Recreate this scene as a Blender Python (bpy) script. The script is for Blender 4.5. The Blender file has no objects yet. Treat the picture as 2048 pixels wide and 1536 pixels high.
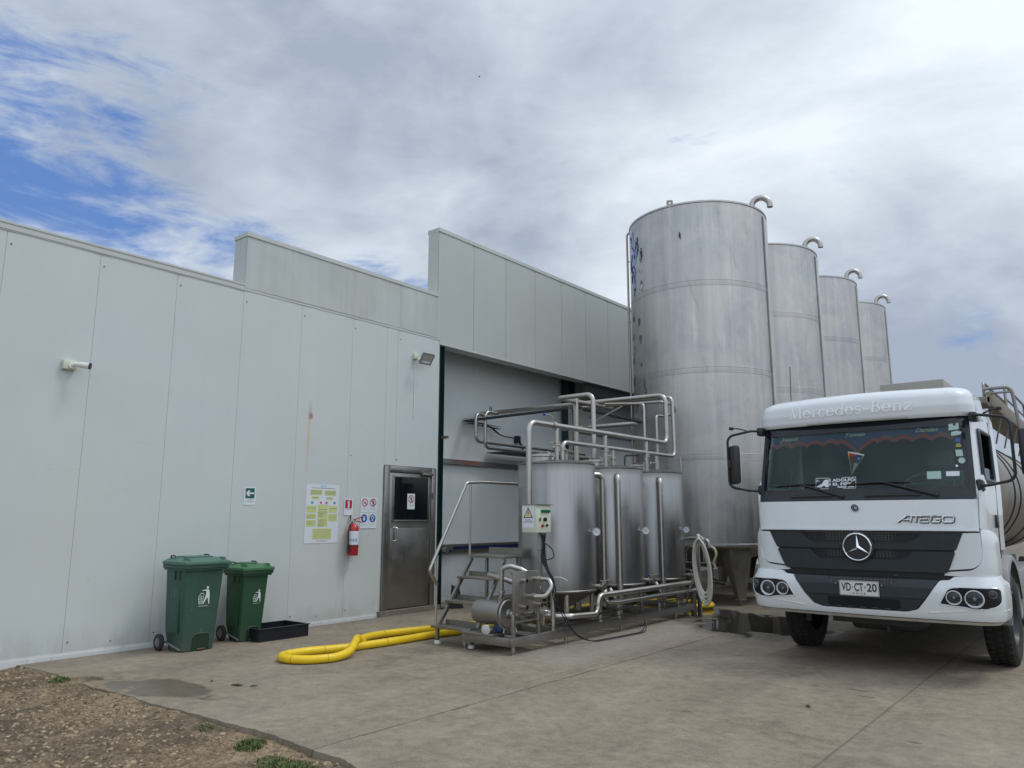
import bpy, bmesh, math, random
from math import sin, cos, pi, radians, sqrt, atan2, hypot
from mathutils import Vector, Matrix
from mathutils.geometry import delaunay_2d_cdt
random.seed(7)
scene = bpy.context.scene
C = bpy.data.collections.new("yard"); scene.collection.children.link(C)

# ------------------------------------------------------------------ camera
cam_d = bpy.data.cameras.new("camera"); cam = bpy.data.objects.new("camera", cam_d); C.objects.link(cam)
cam_d.sensor_width = 36; cam_d.lens = 1514 / 2048 * 36
cam_d.clip_start = .1; cam_d.clip_end = 5000
cam.location = (0, 0, 1.6); cam.rotation_euler = (radians(90 + 10.09), 0, radians(38.82))
scene.camera = cam

# ------------------------------------------------------------------ shader helper
class X:
    """a socket with arithmetic"""
    def __init__(s, g, v): s.g = g; s.v = v
    def _m(s, op, b=None, c=None, clamp=False):
        n = s.g.nt.nodes.new('ShaderNodeMath'); n.operation = op; n.use_clamp = clamp
        for i, q in enumerate((s, b, c)):
            if q is None: continue
            q = q.v if isinstance(q, X) else q
            if isinstance(q, (int, float)): n.inputs[i].default_value = q
            else: s.g.nt.links.new(q, n.inputs[i])
        return X(s.g, n.outputs[0])
    def __add__(s, b): return s._m('ADD', b)
    __radd__ = __add__
    def __mul__(s, b): return s._m('MULTIPLY', b)
    __rmul__ = __mul__
    def __sub__(s, b): return s._m('SUBTRACT', b)
    def __truediv__(s, b): return s._m('DIVIDE', b)
    def abs(s): return s._m('ABSOLUTE')
    def lt(s, b): return s._m('LESS_THAN', b)
    def gt(s, b): return s._m('GREATER_THAN', b)
    def max(s, b): return s._m('MAXIMUM', b)
    def min(s, b): return s._m('MINIMUM', b)
    def sin(s): return s._m('SINE')
    def pow(s, b): return s._m('POWER', b)
    def clamp(s): return s._m('ADD', 0.0, clamp=True)
    def ss(s, a, b):
        n = s.g.nt.nodes.new('ShaderNodeMapRange'); n.interpolation_type = 'SMOOTHSTEP'
        s.g.nt.links.new(s.v, n.inputs[0]); n.inputs[1].default_value = a; n.inputs[2].default_value = b
        if a > b:
            n.inputs[1].default_value = b; n.inputs[2].default_value = a
            n.inputs[3].default_value = 1; n.inputs[4].default_value = 0
        return X(s.g, n.outputs[0])
class G:
    def __init__(s, nt): s.nt = nt
    def pos(s):
        n = s.nt.nodes.new('ShaderNodeNewGeometry'); return n.outputs['Position']
    def objc(s):
        n = s.nt.nodes.new('ShaderNodeTexCoord'); return n.outputs['Object']
    def gen(s):
        n = s.nt.nodes.new('ShaderNodeTexCoord'); return n.outputs['Generated']
    def sep(s, v):
        n = s.nt.nodes.new('ShaderNodeSeparateXYZ'); s.nt.links.new(v, n.inputs[0])
        return [X(s, o) for o in n.outputs]
    def comb(s, a, b, c):
        n = s.nt.nodes.new('ShaderNodeCombineXYZ')
        for i, q in enumerate((a, b, c)):
            if isinstance(q, X): s.nt.links.new(q.v, n.inputs[i])
            else: n.inputs[i].default_value = q
        return n.outputs[0]
    def scale(s, v, sc):
        n = s.nt.nodes.new('ShaderNodeMapping'); s.nt.links.new(v, n.inputs[0]); n.inputs['Scale'].default_value = sc
        return n.outputs[0]
    def noise(s, v, sc=1, det=4, rough=.55, dist=0):
        n = s.nt.nodes.new('ShaderNodeTexNoise'); s.nt.links.new(v, n.inputs['Vector'])
        n.inputs['Scale'].default_value = sc; n.inputs['Detail'].default_value = det
        n.inputs['Roughness'].default_value = rough; n.inputs['Distortion'].default_value = dist
        return X(s, n.outputs['Fac'])
    def vor(s, v, sc=1, feat='F1', rnd=1):
        n = s.nt.nodes.new('ShaderNodeTexVoronoi'); n.feature = feat; s.nt.links.new(v, n.inputs['Vector'])
        n.inputs['Scale'].default_value = sc; n.inputs['Randomness'].default_value = rnd
        return n
    def mix(s, f, a, b, mode='MIX'):
        n = s.nt.nodes.new('ShaderNodeMix'); n.data_type = 'RGBA'; n.blend_type = mode
        if isinstance(f, X): s.nt.links.new(f.v, n.inputs[0])
        else: n.inputs[0].default_value = f
        for i, q in ((6, a), (7, b)):
            if isinstance(q, X): q = q.v
            if isinstance(q, (tuple, list)): n.inputs[i].default_value = (*q[:3], 1)
            else: s.nt.links.new(q, n.inputs[i])
        return n.outputs[2]
    def mulc(s, c, f):
        n = s.nt.nodes.new('ShaderNodeVectorMath'); n.operation = 'SCALE'
        if isinstance(c, tuple): n.inputs[0].default_value = c[:3]
        else: s.nt.links.new(c, n.inputs[0])
        s.nt.links.new(f.v, n.inputs['Scale']); return n.outputs[0]
    def bump(s, h, strength=.3, dist=.01):
        n = s.nt.nodes.new('ShaderNodeBump'); s.nt.links.new(h.v, n.inputs['Height'])
        n.inputs['Strength'].default_value = strength; n.inputs['Distance'].default_value = dist
        return n.outputs[0]
def newmat(name):
    m = bpy.data.materials.new(name); m.use_nodes = True
    b = m.node_tree.nodes['Principled BSDF']; return m, G(m.node_tree), b
def put(g, b, **kw):
    for k, v in kw.items():
        k = {'base': 'Base Color', 'rough': 'Roughness', 'metal': 'Metallic', 'normal': 'Normal', 'spec': 'Specular IOR Level',
             'coat': 'Coat Weight', 'alpha': 'Alpha', 'aniso': 'Anisotropic'}[k]
        if isinstance(v, X): g.nt.links.new(v.v, b.inputs[k])
        elif isinstance(v, (int, float)): b.inputs[k].default_value = v
        elif isinstance(v, (tuple, list)): b.inputs[k].default_value = (*v[:3], 1)
        else: g.nt.links.new(v, b.inputs[k])

# ------------------------------------------------------------------ sky
SUN_EL, SUN_AZ = radians(60), radians(52)      # azimuth from +Y towards +X: ahead, to the right of the frame
sdir = Vector((sin(SUN_AZ) * cos(SUN_EL), cos(SUN_AZ) * cos(SUN_EL), sin(SUN_EL)))
w = bpy.data.worlds.new("World"); scene.world = w; w.use_nodes = True
g = G(w.node_tree); nt = w.node_tree
bg = nt.nodes['Background']; bg.inputs['Strength'].default_value = .1
sky = nt.nodes.new('ShaderNodeTexSky'); sky.sky_type = 'NISHITA'; sky.sun_disc = False
sky.sun_elevation = SUN_EL; sky.sun_rotation = SUN_AZ; sky.air_density = 1.6; sky.dust_density = .4; sky.ozone_density = 3
d = g.gen(); dx, dy, dz = g.sep(d)
zz = dz.max(0.0) + .55
pv = g.comb(dx / zz, dy / zz, dz * 1.2)
pw_ = g.comb(dx, dy, dz * 1.9)
n_big = g.noise(pv, 1.3, 4, .5, .4)
n_mid = g.noise(g.scale(pv, (1.0, 1.35, 1)), 3.1, 6, .52, .5)
n_wisp = g.noise(g.scale(pw_, (1.15, 1.0, 2.2)), 6.5, 12, .64, .45)
n_puff = g.noise(pw_, 5.5, 9, .6, .2)
def dirdot(az, el):
    v = (sin(az) * cos(el), cos(az) * cos(el), sin(el))
    return dx * v[0] + dy * v[1] + dz * v[2]
# openings in the overcast
hole1 = dirdot(radians(-73.5), radians(20.0)).ss(.962, .9980)
hole2 = dirdot(radians(-7.0), radians(12.6)).ss(.9983, .99998)
hole3 = dirdot(radians(-48), radians(14.5)).ss(.9925, .9995) * .85
hole4 = dirdot(radians(-82), radians(38)).ss(.985, .9995) * .8
hole5 = dirdot(radians(-61), radians(15.5)).ss(.985, .9990) * .75
hole = hole1.max(hole2 * .36).max(hole3).max(hole4).max(hole5)
cover = hole * 1.08 + (n_wisp - .5) * 3.0 + (n_puff - .5) * 1.8
blue = cover.ss(.45, 1.55)
lum = (n_mid - .5) * 1.5 + (n_big - .5) * 1.3 + (n_wisp - .5) * .30 + (n_puff - .5) * .75
bright = dirdot(radians(-14), radians(27)).ss(.86, 1.0) * .26
dark1 = dirdot(radians(-9), radians(9)).ss(.955, .999) * .60
dark2 = dirdot(radians(-33), radians(46)).ss(.9, 1.0) * .16
lum2 = (lum + bright - dark1 - dark2 + .44).clamp()
cloud = g.mix(lum2, (3.5, 4.1, 5.1), (7.9, 8.6, 9.3))
sun_fill_glow = (dx * .504 + dy * -.353 + dz * .788).ss(-.15, 1.0) + (dx * sdir.x + dy * sdir.y + dz * sdir.z).ss(.75, 1.0) * .8      # thin bright cloud round the sun and an added unseen fill bank behind the viewer
cloud = g.mulc(cloud, sun_fill_glow * .50 + 1.0)
blue_c = g.mix(.7, sky.outputs[0], (.85, 2.0, 5.6))
colr = g.mix(blue, cloud, blue_c)
hz = dz.ss(.10, -.02)
colr = g.mix(hz, colr, (4.5, 4.95, 5.5))
nt.links.new(colr, bg.inputs['Color'])

sun_d = bpy.data.lights.new("sun", 'SUN'); sun_d.energy = 1.0; sun_d.angle = radians(14); sun_d.color = (1, .95, .88)
sun = bpy.data.objects.new("sun", sun_d); C.objects.link(sun)
sun.rotation_euler = sdir.to_track_quat('Z', 'Y').to_euler()
scene.view_settings.view_transform = 'Standard'; scene.view_settings.look = 'None'
scene.view_settings.exposure = 0.14; scene.view_settings.gamma = 1.0

# ------------------------------------------------------------------ materials
def steel(name, col=(.50, .49, .475), r0=.28, r1=.46, stain=.25, sc=3.0, brushed=True, metal=1.0, bmp=.10):
    m, g, b = newmat(name); p = g.pos()
    st = g.noise(g.scale(p, (14, 14, .35)), 3, 5, .6)
    bl = g.noise(p, sc, 6, .62, .4)
    fine = g.noise(g.scale(p, (60, 60, 2.0) if brushed else (30, 30, 30)), 4, 3, .6)
    f = (bl - .5) * (stain * 1.6) + (st - .5) * stain + 1.0
    put(g, b, base=g.mulc(col, f), rough=(bl * .55 + st * .45).ss(.3, .72) * (r1 - r0) + r0, metal=metal,
        normal=g.bump(fine * (1.0 if brushed else .0) + bl * 2, bmp if brushed else .02, .004))
    return m
STEEL = steel('stainless_steel', (.34, .33, .31))
STEEL_DULL = steel('dull_steel', (.30, .29, .27), .38, .6, .4)
PIPE = steel('polished_pipe', (.45, .43, .40), .28, .42, .18, 5, False)
GALV = steel('galvanised', (.30, .285, .255), .4, .6, .3, 9, False)

def silo_mat():
    m, g, b = newmat('weathered_silo_steel'); p = g.pos(); x, y, z = g.sep(p)
    st = g.noise(g.scale(p, (9, 9, .22)), 2.2, 6, .62)
    st2 = g.noise(g.scale(p, (3, 3, .12)), 2.2, 4, .6)
    bl = g.noise(p, 1.1, 8, .66, .6)
    sp = g.noise(g.scale(p, (1, 1, 2.2)), 5.5, 7, .7, .5)
    low = z.ss(5.6, 1.5)
    dg_ = g.comb(x * 2.2 + z * .55, y * 2.2, z * .5); run = g.noise(dg_, 1.8, 6, .6, .6).ss(.60, .72) * .16; pale_ = g.noise(g.scale(p, (3.0, 3.0, .35)), 2.4, 5, .6).ss(.58, .72) * .16; ylw = g.noise(g.scale(p, (8, 8, .5)), 1.7, 5, .6).ss(.58, .75)
    blot = (sp * z.ss(8.4, 4.0)).ss(.56, .74) * .14
    f = (bl - .5) * .85 + (st - .5) * .34 + (st2 - .5) * .46 - blot - run + pale_ - low * .10 + .98
    col = g.mulc(g.mix(bl.ss(.3, .7), (.455, .46, .46), (.475, .46, .435)), f)
    col = g.mix(ylw * .22, col, (.42, .39, .31))
    weld = (((z * 1.0 + 10.0) * .57)._m('FRACT') - .5).abs().lt(.0016)
    put(g, b, base=col, metal=.93, rough=(bl * .5 + st * .5).ss(.3, .75) * .2 + .38, normal=g.bump(bl * 1.5 + st * .3, .16, .02))
    return m
SILO = silo_mat()
def tank_mat():
    m, g, b = newmat('brushed_tank_steel'); p = g.pos(); x, y, z = g.sep(p)
    st = g.noise(g.scale(p, (22, 22, .25)), 2.2, 5, .6)
    st2 = g.noise(g.scale(p, (6, 6, .15)), 2.2, 3, .6)
    bl = g.noise(p, 2.2, 6, .6, .4)
    edge = (z + (st - .5) * .10).ss(2.24, 2.36) * .34 + (z + (bl - .5) * .08).ss(.74, .66) * .18
    f = (bl - .5) * .26 + (st - .5) * .34 + (st2 - .5) * .36 - edge * .6 + 1.0
    col = g.mulc(g.mix(edge, (.315, .315, .315), (.28, .235, .195)), f)
    put(g, b, base=col, metal=.95, rough=(bl * .4 + st * .6).ss(.3, .72) * .16 + .27 + edge * .4, aniso=.45, normal=g.bump(st + bl, .10, .006))
    return m
TANK = tank_mat()

def paint(name, col, rough=.5, var=.10, sc=4, spec=.4, coat=0, bumps=.05, streak=True, grime=0, metal=0):
    m, g, b = newmat(name); p = g.pos()
    bl = g.noise(p, sc, 6, .6, .3); st = g.noise(g.scale(p, (7, 7, .5)), 2, 5, .6)
    f = (bl - .5) * var * 2 + (st - .5) * (var if streak else 0) + 1.0
    c = g.mulc(col, f)
    if grime:
        gn = g.noise(p, 9, 8, .7, .4).ss(.52, .78) * grime
        c = g.mix(gn, c, (.20, .17, .13))
    put(g, b, base=c, rough=(bl - .5) * .25 + rough, spec=spec, coat=coat, metal=metal, normal=g.bump(bl, bumps, .01))
    return m
def flat(name, col, rough=.5, metal=0):
    m, g, b = newmat(name); p = g.pos(); n = g.noise(p, 30, 3, .6)
    put(g, b, base=g.mulc(col, (n - .5) * .12 + 1.0), rough=rough, metal=metal); return m

def panel_mat(name, col, dirty=0.0, rust=False):
    m, g, b = newmat(name); p = g.pos(); x, y, z = g.sep(p)
    bl = g.noise(p, .8, 6, .6, .5); st = g.noise(g.scale(p, (5, 5, .25)), 1.6, 6, .62)
    yel = g.noise(p, .45, 3, .5)
    f = (bl - .5) * (.10 + dirty * .5) + (st - .5) * (.05 + dirty * .45) + 1.0 - (dirty * .16)
    c = g.mulc(g.mix(yel.ss(.35, .65), col, (col[0] * 1.02, col[1] * 1.0, col[2] * .955)), f)
    spk = g.noise(p, 26, 2, .5).ss(.76, .80) * .35
    c = g.mix(spk, c, (.17, .16, .14))
    low = g.noise(g.scale(p, (3, 3, 1.2)), 1.5, 6, .65, .3) * z.ss(.75, .0)
    c = g.mix(low.ss(.25, .60) * .30, c, (.30, .27, .22))
    scr = g.noise(g.scale(p, (1, 1.0, 9)), 2.5, 4, .6, 1.2).ss(.66, .72) * .16
    c = g.mix(scr, c, (.30, .31, .32))
    if rust:
        dr = g.noise(g.scale(p, (30, 30, 3)), 1, 4, .6)
        wob = y + (dr - .5) * .03
        drip = (wob - 7.205).abs().ss(.028, .012) * z.ss(3.20, 3.16) * z.ss(2.22, 2.34) * (dr * 1.5).clamp() * .9
        drip = drip * z.ss(2.1, 3.0).max(.45)
        c = g.mix(drip, c, (.60, .44, .24))
        ry = (y - 7.235) / .062; rz = (z - 3.19) / .07
        blob = ((ry * ry + rz * rz)._m('SQRT') + (g.noise(p, 24, 4, .6) - .5) * 1.6).ss(1.0, .35)
        c = g.mix(blob * .8, c, (.30, .13, .055))
        up = ((y - 7.22) / .05).abs().ss(1, .3) * z.ss(3.50, 3.25) * z.ss(3.18, 3.22) * .35
        c = g.mix(up, c, (.34, .22, .14))
    pillow = g.noise(p, .55, 2, .5)
    put(g, b, base=c, rough=(bl - .5) * .2 + .42 + dirty * .2, spec=.45, normal=g.bump(pillow + bl * .12, .32, .05))
    return m
PANEL = panel_mat('coated_wall_panel', (.53, .578, .585), 0, True)
PANEL_UP = panel_mat('coated_wall_panel_upper', (.45, .49, .485), .06)
PANEL_DIRTY = panel_mat('stained_parapet_panel', (.50, .545, .54), .58)
PANEL_IN = panel_mat('recess_wall_panel', (.66, .71, .73), .15)
TRIM = paint('trim_metal', (.50, .53, .51), .4, .07)
FLASH = paint('white_flashing', (.62, .64, .64), .35, .08, 6, grime=.5)
GREEN_STEEL = paint('dark_green_column_paint', (.012, .035, .042), .45, .2)
DARKMETAL = paint('dark_steel_beam', (.07, .075, .08), .5, .25, grime=.25)
def rustbeam():
    m, g, b = newmat('rusty_grey_beam'); p = g.pos(); x, y, z = g.sep(p)
    n = g.noise(g.scale(p, (4, 3, 10)), 2, 6, .7)
    r = (y - 11.75).abs().ss(.75, .15) * n.ss(.35, .6)
    put(g, b, base=g.mix(r, g.mulc((.16, .165, .17), n + .5), (.23, .085, .03)), rough=.7)
    return m
RUSTBEAM = rustbeam()

def concrete():
    m, g, b = newmat('worn_concrete'); p = g.pos(); x, y, z = g.sep(p)
    n1 = g.noise(p, .33, 6, .6, .6); n2 = g.noise(p, 1.5, 8, .68, .8); n3 = g.noise(g.scale(p, (1, .35, 1)), 1.1, 6, .62, .4)
    fine = g.noise(p, 55, 6, .78); mid = g.noise(p, 9, 8, .72)
    spk = g.noise(p, 130, 2, .6)
    f = (n1 - .5) * .75 + (n2 - .5) * 1.0 + (n3 - .5) * .7 + (fine - .5) * 1.5 + (mid - .5) * 1.3 + (spk - .5) * .7 + 1.0
    c = g.mix(n1.ss(.35, .65), (.252, .205, .145), (.210, .178, .134))
    c = g.mulc(c, f)
    # pale grey area along the skid
    pale = (x + 5.45 + (n2 - .5) * .9).abs().ss(.75, .2) * y.ss(6.9, 7.6) * y.ss(12.5, 10.2)
    c = g.mix(pale * .42, c, g.mulc((.27, .265, .25), (fine - .5) * .9 + (mid - .5) * .5 + 1.0))
    # worn dark and rusty wash near the wall
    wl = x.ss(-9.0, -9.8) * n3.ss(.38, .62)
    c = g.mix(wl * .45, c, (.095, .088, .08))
    # dark oil and tyre marks
    oil = g.noise(g.scale(p, (1, 1, 1)), 2.3, 5, .6, .5).ss(.66, .76) * .22
    c = g.mix(oil, c, (.06, .055, .05))
    tr = ((x + 1.6 + (n1 - .5) * .5).abs().ss(.34, .05) + (x + 3.1 + (n1 - .5) * .5).abs().ss(.30, .05)) * g.noise(g.scale(p, (9, .7, 1)), 1.2, 5, .6).ss(.35, .7)
    c = g.mix(tr * .22, c, (.08, .072, .062))
    pit = g.noise(p, 17, 3, .5).ss(.74, .77) * .6
    c = g.mix(pit, c, (.05, .045, .04))
    # joints (cracked, ragged)
    wob = (g.noise(p, 4, 6, .7) - .5) * .07
    jw = (g.noise(p, 2.2, 4, .6)).ss(.35, .7) * .011 + .0015
    j1 = ((x + 4.67 + wob).abs() - jw).ss(.006, -.001)
    j2 = ((x + 1.79 + wob * .4).abs() - .006).ss(.006, .0) * .5
    j3 = ((y - 13.0 + wob).abs() - .008).ss(.006, .0) * .7
    j4 = ((x + 8.95 + wob).abs() - jw).ss(.006, .0) * .8
    for (ox, oy, rx, ry) in ((-2.20, 7.95, .13, .035), (-2.05, 7.72, .10, .03), (-2.55, 7.9, .05, .02), (-2.9, 8.25, .08, .03), (-3.1, 6.2, .05, .025), (-1.4, 6.4, .06, .03)):
        aa_ = (x - ox) / rx; ab_ = (y - oy) / ry; oil2 = ((aa_ * aa_ + ab_ * ab_)._m('SQRT') + (mid - .5) * 1.6).ss(1.2, .7); c = g.mix(oil2 * .6, c, (.06, .05, .04))
    jj = j1.max(j2).max(j3).max(j4 * .35)
    c = g.mix(jj * .8, c, (.035, .03, .026))
    rag = (x + 4.72 + wob).abs().ss(.07, .0) * g.noise(p, 12, 5, .7).ss(.5, .7) * .5
    c = g.mix(rag, c, (.29, .27, .23))
    # damp, standing water and painted shade at the far end
    def wet(cx, cy, rx, ry, rot=0.0, ns=.9):
        a = (x - cx) * cos(rot) + (y - cy) * sin(rot); bb = (y - cy) * cos(rot) - (x - cx) * sin(rot)
        a = a / rx; bb = bb / ry
        return (a * a + bb * bb)._m('SQRT') + (g.noise(p, 1.6, 6, .62, .5) - .5) * ns * 2
    w1 = wet(-7.42, 3.84, .66, .27, .15, 1.5); pud = wet(-4.55, 11.85, .95, 1.15, .2, .8)
    pud2 = wet(-5.6, 12.6, .9, .8, 0, .9); sk = wet(-6.9, 9.6, .6, 3.1, 0, .8)
    damp = w1.ss(1.2, .85) * .62
    damp = damp.max(pud.ss(1.55, 1.05) * .75).max(pud2.ss(1.4, 1.0) * .6).max(sk.ss(1.3, .7) * .5)
    damp = damp.max(y.ss(11.5, 14.5) * .62)  # far ground: damp, plus the dark beneath truck and silos put into colour
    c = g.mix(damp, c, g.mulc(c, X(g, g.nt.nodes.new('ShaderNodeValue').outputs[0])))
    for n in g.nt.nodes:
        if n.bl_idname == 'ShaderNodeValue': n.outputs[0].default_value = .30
    shine = pud.ss(1.08, .98).max(pud2.ss(.78, .70) * .9)
    c = g.mix(shine, c, (.03, .028, .025))
    rough = (fine - .5) * .2 + .82 - w1.ss(1.1, .85) * .35 - damp * .2
    rough = rough * ((shine - 1.0) * -1.0) + shine * .03
    hgt = (fine * .4 + mid * .7 + n2 * 2.0 - jj * 1.6 - pit) * ((shine - 1.0) * -1.0)
    put(g, b, base=c, rough=rough.max(.02), spec=.5, normal=g.bump(hgt, .42, .012))
    return m
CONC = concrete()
def dirt():
    m, g, b = newmat('stony_dirt'); p = g.pos()
    n1 = g.noise(p, .9, 7, .65, .6); n2 = g.noise(p, 7, 8, .7); v = g.vor(p, 42)
    cell = X(g, v.outputs['Distance'])
    cc = g.mix(n1.ss(.32, .68), (.11, .083, .058), (.29, .215, .132))
    cc = g.mix(n2.ss(.45, .75) * .5, cc, (.30, .25, .18))
    vc = g.sep(v.outputs['Color'])[0]
    cc = g.mulc(cc, vc * .7 + n2 * .6 + .32)
    dk = g.noise(p, 1.4, 4, .6, .4).ss(.50, .66) * .5; cc = g.mix(dk, cc, (.055, .043, .032))
    put(g, b, base=cc, rough=.92, spec=.2, normal=g.bump(cell * -1.0 + n2 * 1.4, .8, .02))
    return m
DIRT = dirt()
def stone():
    m, g, b = newmat('river_stone'); p = g.pos()
    v = g.noise(g.scale(p, (1, 1, 1)), 26, 2, .5); n = g.noise(p, 60, 5, .7); w2 = g.noise(p, 14, 1, .4)
    c = g.mix(v.ss(.35, .65), (.09, .070, .048), (.36, .275, .175)); c = g.mix(w2.ss(.62, .80) * .6, c, (.16, .155, .145))
    put(g, b, base=g.mulc(c, n * .6 + .7), rough=.8, spec=.3, normal=g.bump(n, .3, .004)); return m
STONE = stone()
def grassm():
    m, g, b = newmat('grass_blade'); p = g.pos(); n = g.noise(p, 60, 2, .5)
    put(g, b, base=g.mix(n.ss(.35, .65), (.05, .095, .022), (.13, .17, .055)), rough=.6, spec=.3); return m
GRASS = grassm()
BLACK = flat('black_plastic', (.018, .019, .021), .45)
BLACK_M = flat('black_rubber', (.022, .022, .023), .75)
WHITE_PL = paint('white_plastic', (.72, .72, .68), .4, .05, 10)
CREAM = paint('cream_enamel', (.60, .64, .52), .35, .05, 8)
RED = paint('red_gloss_paint', (.42, .022, .03), .28, .08, 8, coat=.3)
TRUCKW = paint('truck_white_paint', (.69, .73, .76), .22, .03, 5, spec=.5, coat=.6, bumps=.0, streak=False, grime=.025)
TRUCKDIRT = paint('dusty_white_paint', (.50, .49, .45), .5, .12, 6, grime=.5)
TRUCKBLK = paint('truck_black_trim', (.024, .032, .039), .42, .15, 8, grime=.06)
TRUCKGREY = paint('grey_fender_plastic', (.22, .225, .235), .5, .1, 8, grime=.35)
CHROME = steel('chrome', (.75, .77, .80), .07, .16, .05, 5, False)
TYRE = paint('tyre_rubber', (.022, .021, .020), .8, .25, 14, grime=.30)
def greenpl(name, col, scratch, blue=False):
    m, g, b = newmat(name); p = g.pos(); x, y, z = g.sep(p)
    bl = g.noise(p, 5, 6, .65); s = g.noise(g.scale(p, (20, 22, 3.2)), 1.2, 4, .55, .8); s2 = g.noise(g.scale(p, (6, 26, 22)), 1.2, 4, .6, 1.4)
    c = g.mulc(col, (bl - .5) * .5 + 1.0)
    c = g.mix(s.ss(.68, .76) * scratch, c, (.42, .50, .45)); c = g.mix(s2.ss(.72, .78) * scratch * .6, c, (.40, .50, .46))
    c = g.mix(z.ss(.3, .0) * bl.ss(.35, .65) * .35, c, (.10, .09, .07))
    if blue: c = g.mix(g.noise(p, 6, 3, .5).ss(.60, .68) * .5 * z.ss(1.0, 1.02), c, (.03, .10, .28))
    put(g, b, base=c, rough=(bl - .5) * .3 + .5, spec=.4, normal=g.bump(bl, .12, .01)); return m
BIN1 = greenpl('faded_green_plastic', (.036, .086, .063), 1.0)
BIN1L = greenpl('faded_green_lid_plastic', (.075, .165, .12), .5, True)
BIN2 = greenpl('green_plastic', (.022, .070, .034), .25)
BIN2L = greenpl('green_lid_plastic', (.05, .15, .065), .2)
YELLOW = paint('yellow_hose_pvc', (.78, .53, .012), .42, .12, 7, coat=.1, grime=.30)
WHOSE = paint('white_rubber_hose', (.60, .59, .52), .45, .12, 7, grime=.2)
BLUEPL = paint('blue_strip_paint', (.012, .022, .10), .35, .15)
NAVY = paint('black_tray_plastic', (.012, .013, .02), .35, .2, 8, grime=.05)
PAPER = flat('white_sign_vinyl', (.66, .71, .76), .35)
INK = flat('black_ink', (.03, .03, .035), .5)
INKG = flat('grey_ink', (.22, .24, .25), .5)
SIGN_GREEN = flat('sign_green', (.012, .105, .085), .4)
SIGN_RED = flat('sign_red', (.42, .015, .03), .4)
SIGN_BLUE = flat('sign_blue', (.02, .10, .34), .4)
NOTE = flat('yellow_note_print', (.55, .60, .25), .5)
TEAL = flat('teal_print', (.05, .30, .42), .5)
PINK = flat('pink_print', (.50, .12, .18), .5)
SIGN_YEL = flat('sign_cream', (.75, .62, .38), .45)
def glassm(name, tint, refl=.04, dirty=.03):
    m = bpy.data.materials.new(name); m.use_nodes = True; nt = m.node_tree; nt.nodes.clear()
    out = nt.nodes.new('ShaderNodeOutputMaterial'); t = nt.nodes.new('ShaderNodeBsdfTransparent'); gl = nt.nodes.new('ShaderNodeBsdfGlossy')
    gl.inputs['Roughness'].default_value = .02; gl.inputs['Color'].default_value = (.50, .56, .58, 1)
    t.inputs['Color'].default_value = (*tint, 1); fr = nt.nodes.new('ShaderNodeFresnel'); fr.inputs[0].default_value = 1.5
    mx = nt.nodes.new('ShaderNodeMixShader'); (nt.links.new(fr.outputs[0], mx.inputs[0]) if name != 'lamp_glass' else setattr(mx.inputs[0], 'default_value', .07)); nt.links.new(t.outputs[0], mx.inputs[1]); nt.links.new(gl.outputs[0], mx.inputs[2])
    df = nt.nodes.new('ShaderNodeBsdfDiffuse'); df.inputs[0].default_value = (.5, .52, .5, 1); m2 = nt.nodes.new('ShaderNodeMixShader')
    gg = G(nt); n = gg.noise(gg.pos(), 5, 6, .65).ss(.3, .9) * dirty
    nt.links.new(n.v, m2.inputs[0]); nt.links.new(mx.outputs[0], m2.inputs[1]); nt.links.new(df.outputs[0], m2.inputs[2])
    nt.links.new(m2.outputs[0], out.inputs[0]); return m
WGLASS = glassm('windscreen_glass', (.76, .86, .83), .04, .02)
LGLASS = glassm('lamp_glass', (.92, .95, .97), .04, .05)
DGLASS = flat('dark_door_glass', (.006, .008, .010), .06)
MIRROR = flat('mirror_glass', (.7, .7, .7), .02, 1)

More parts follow.
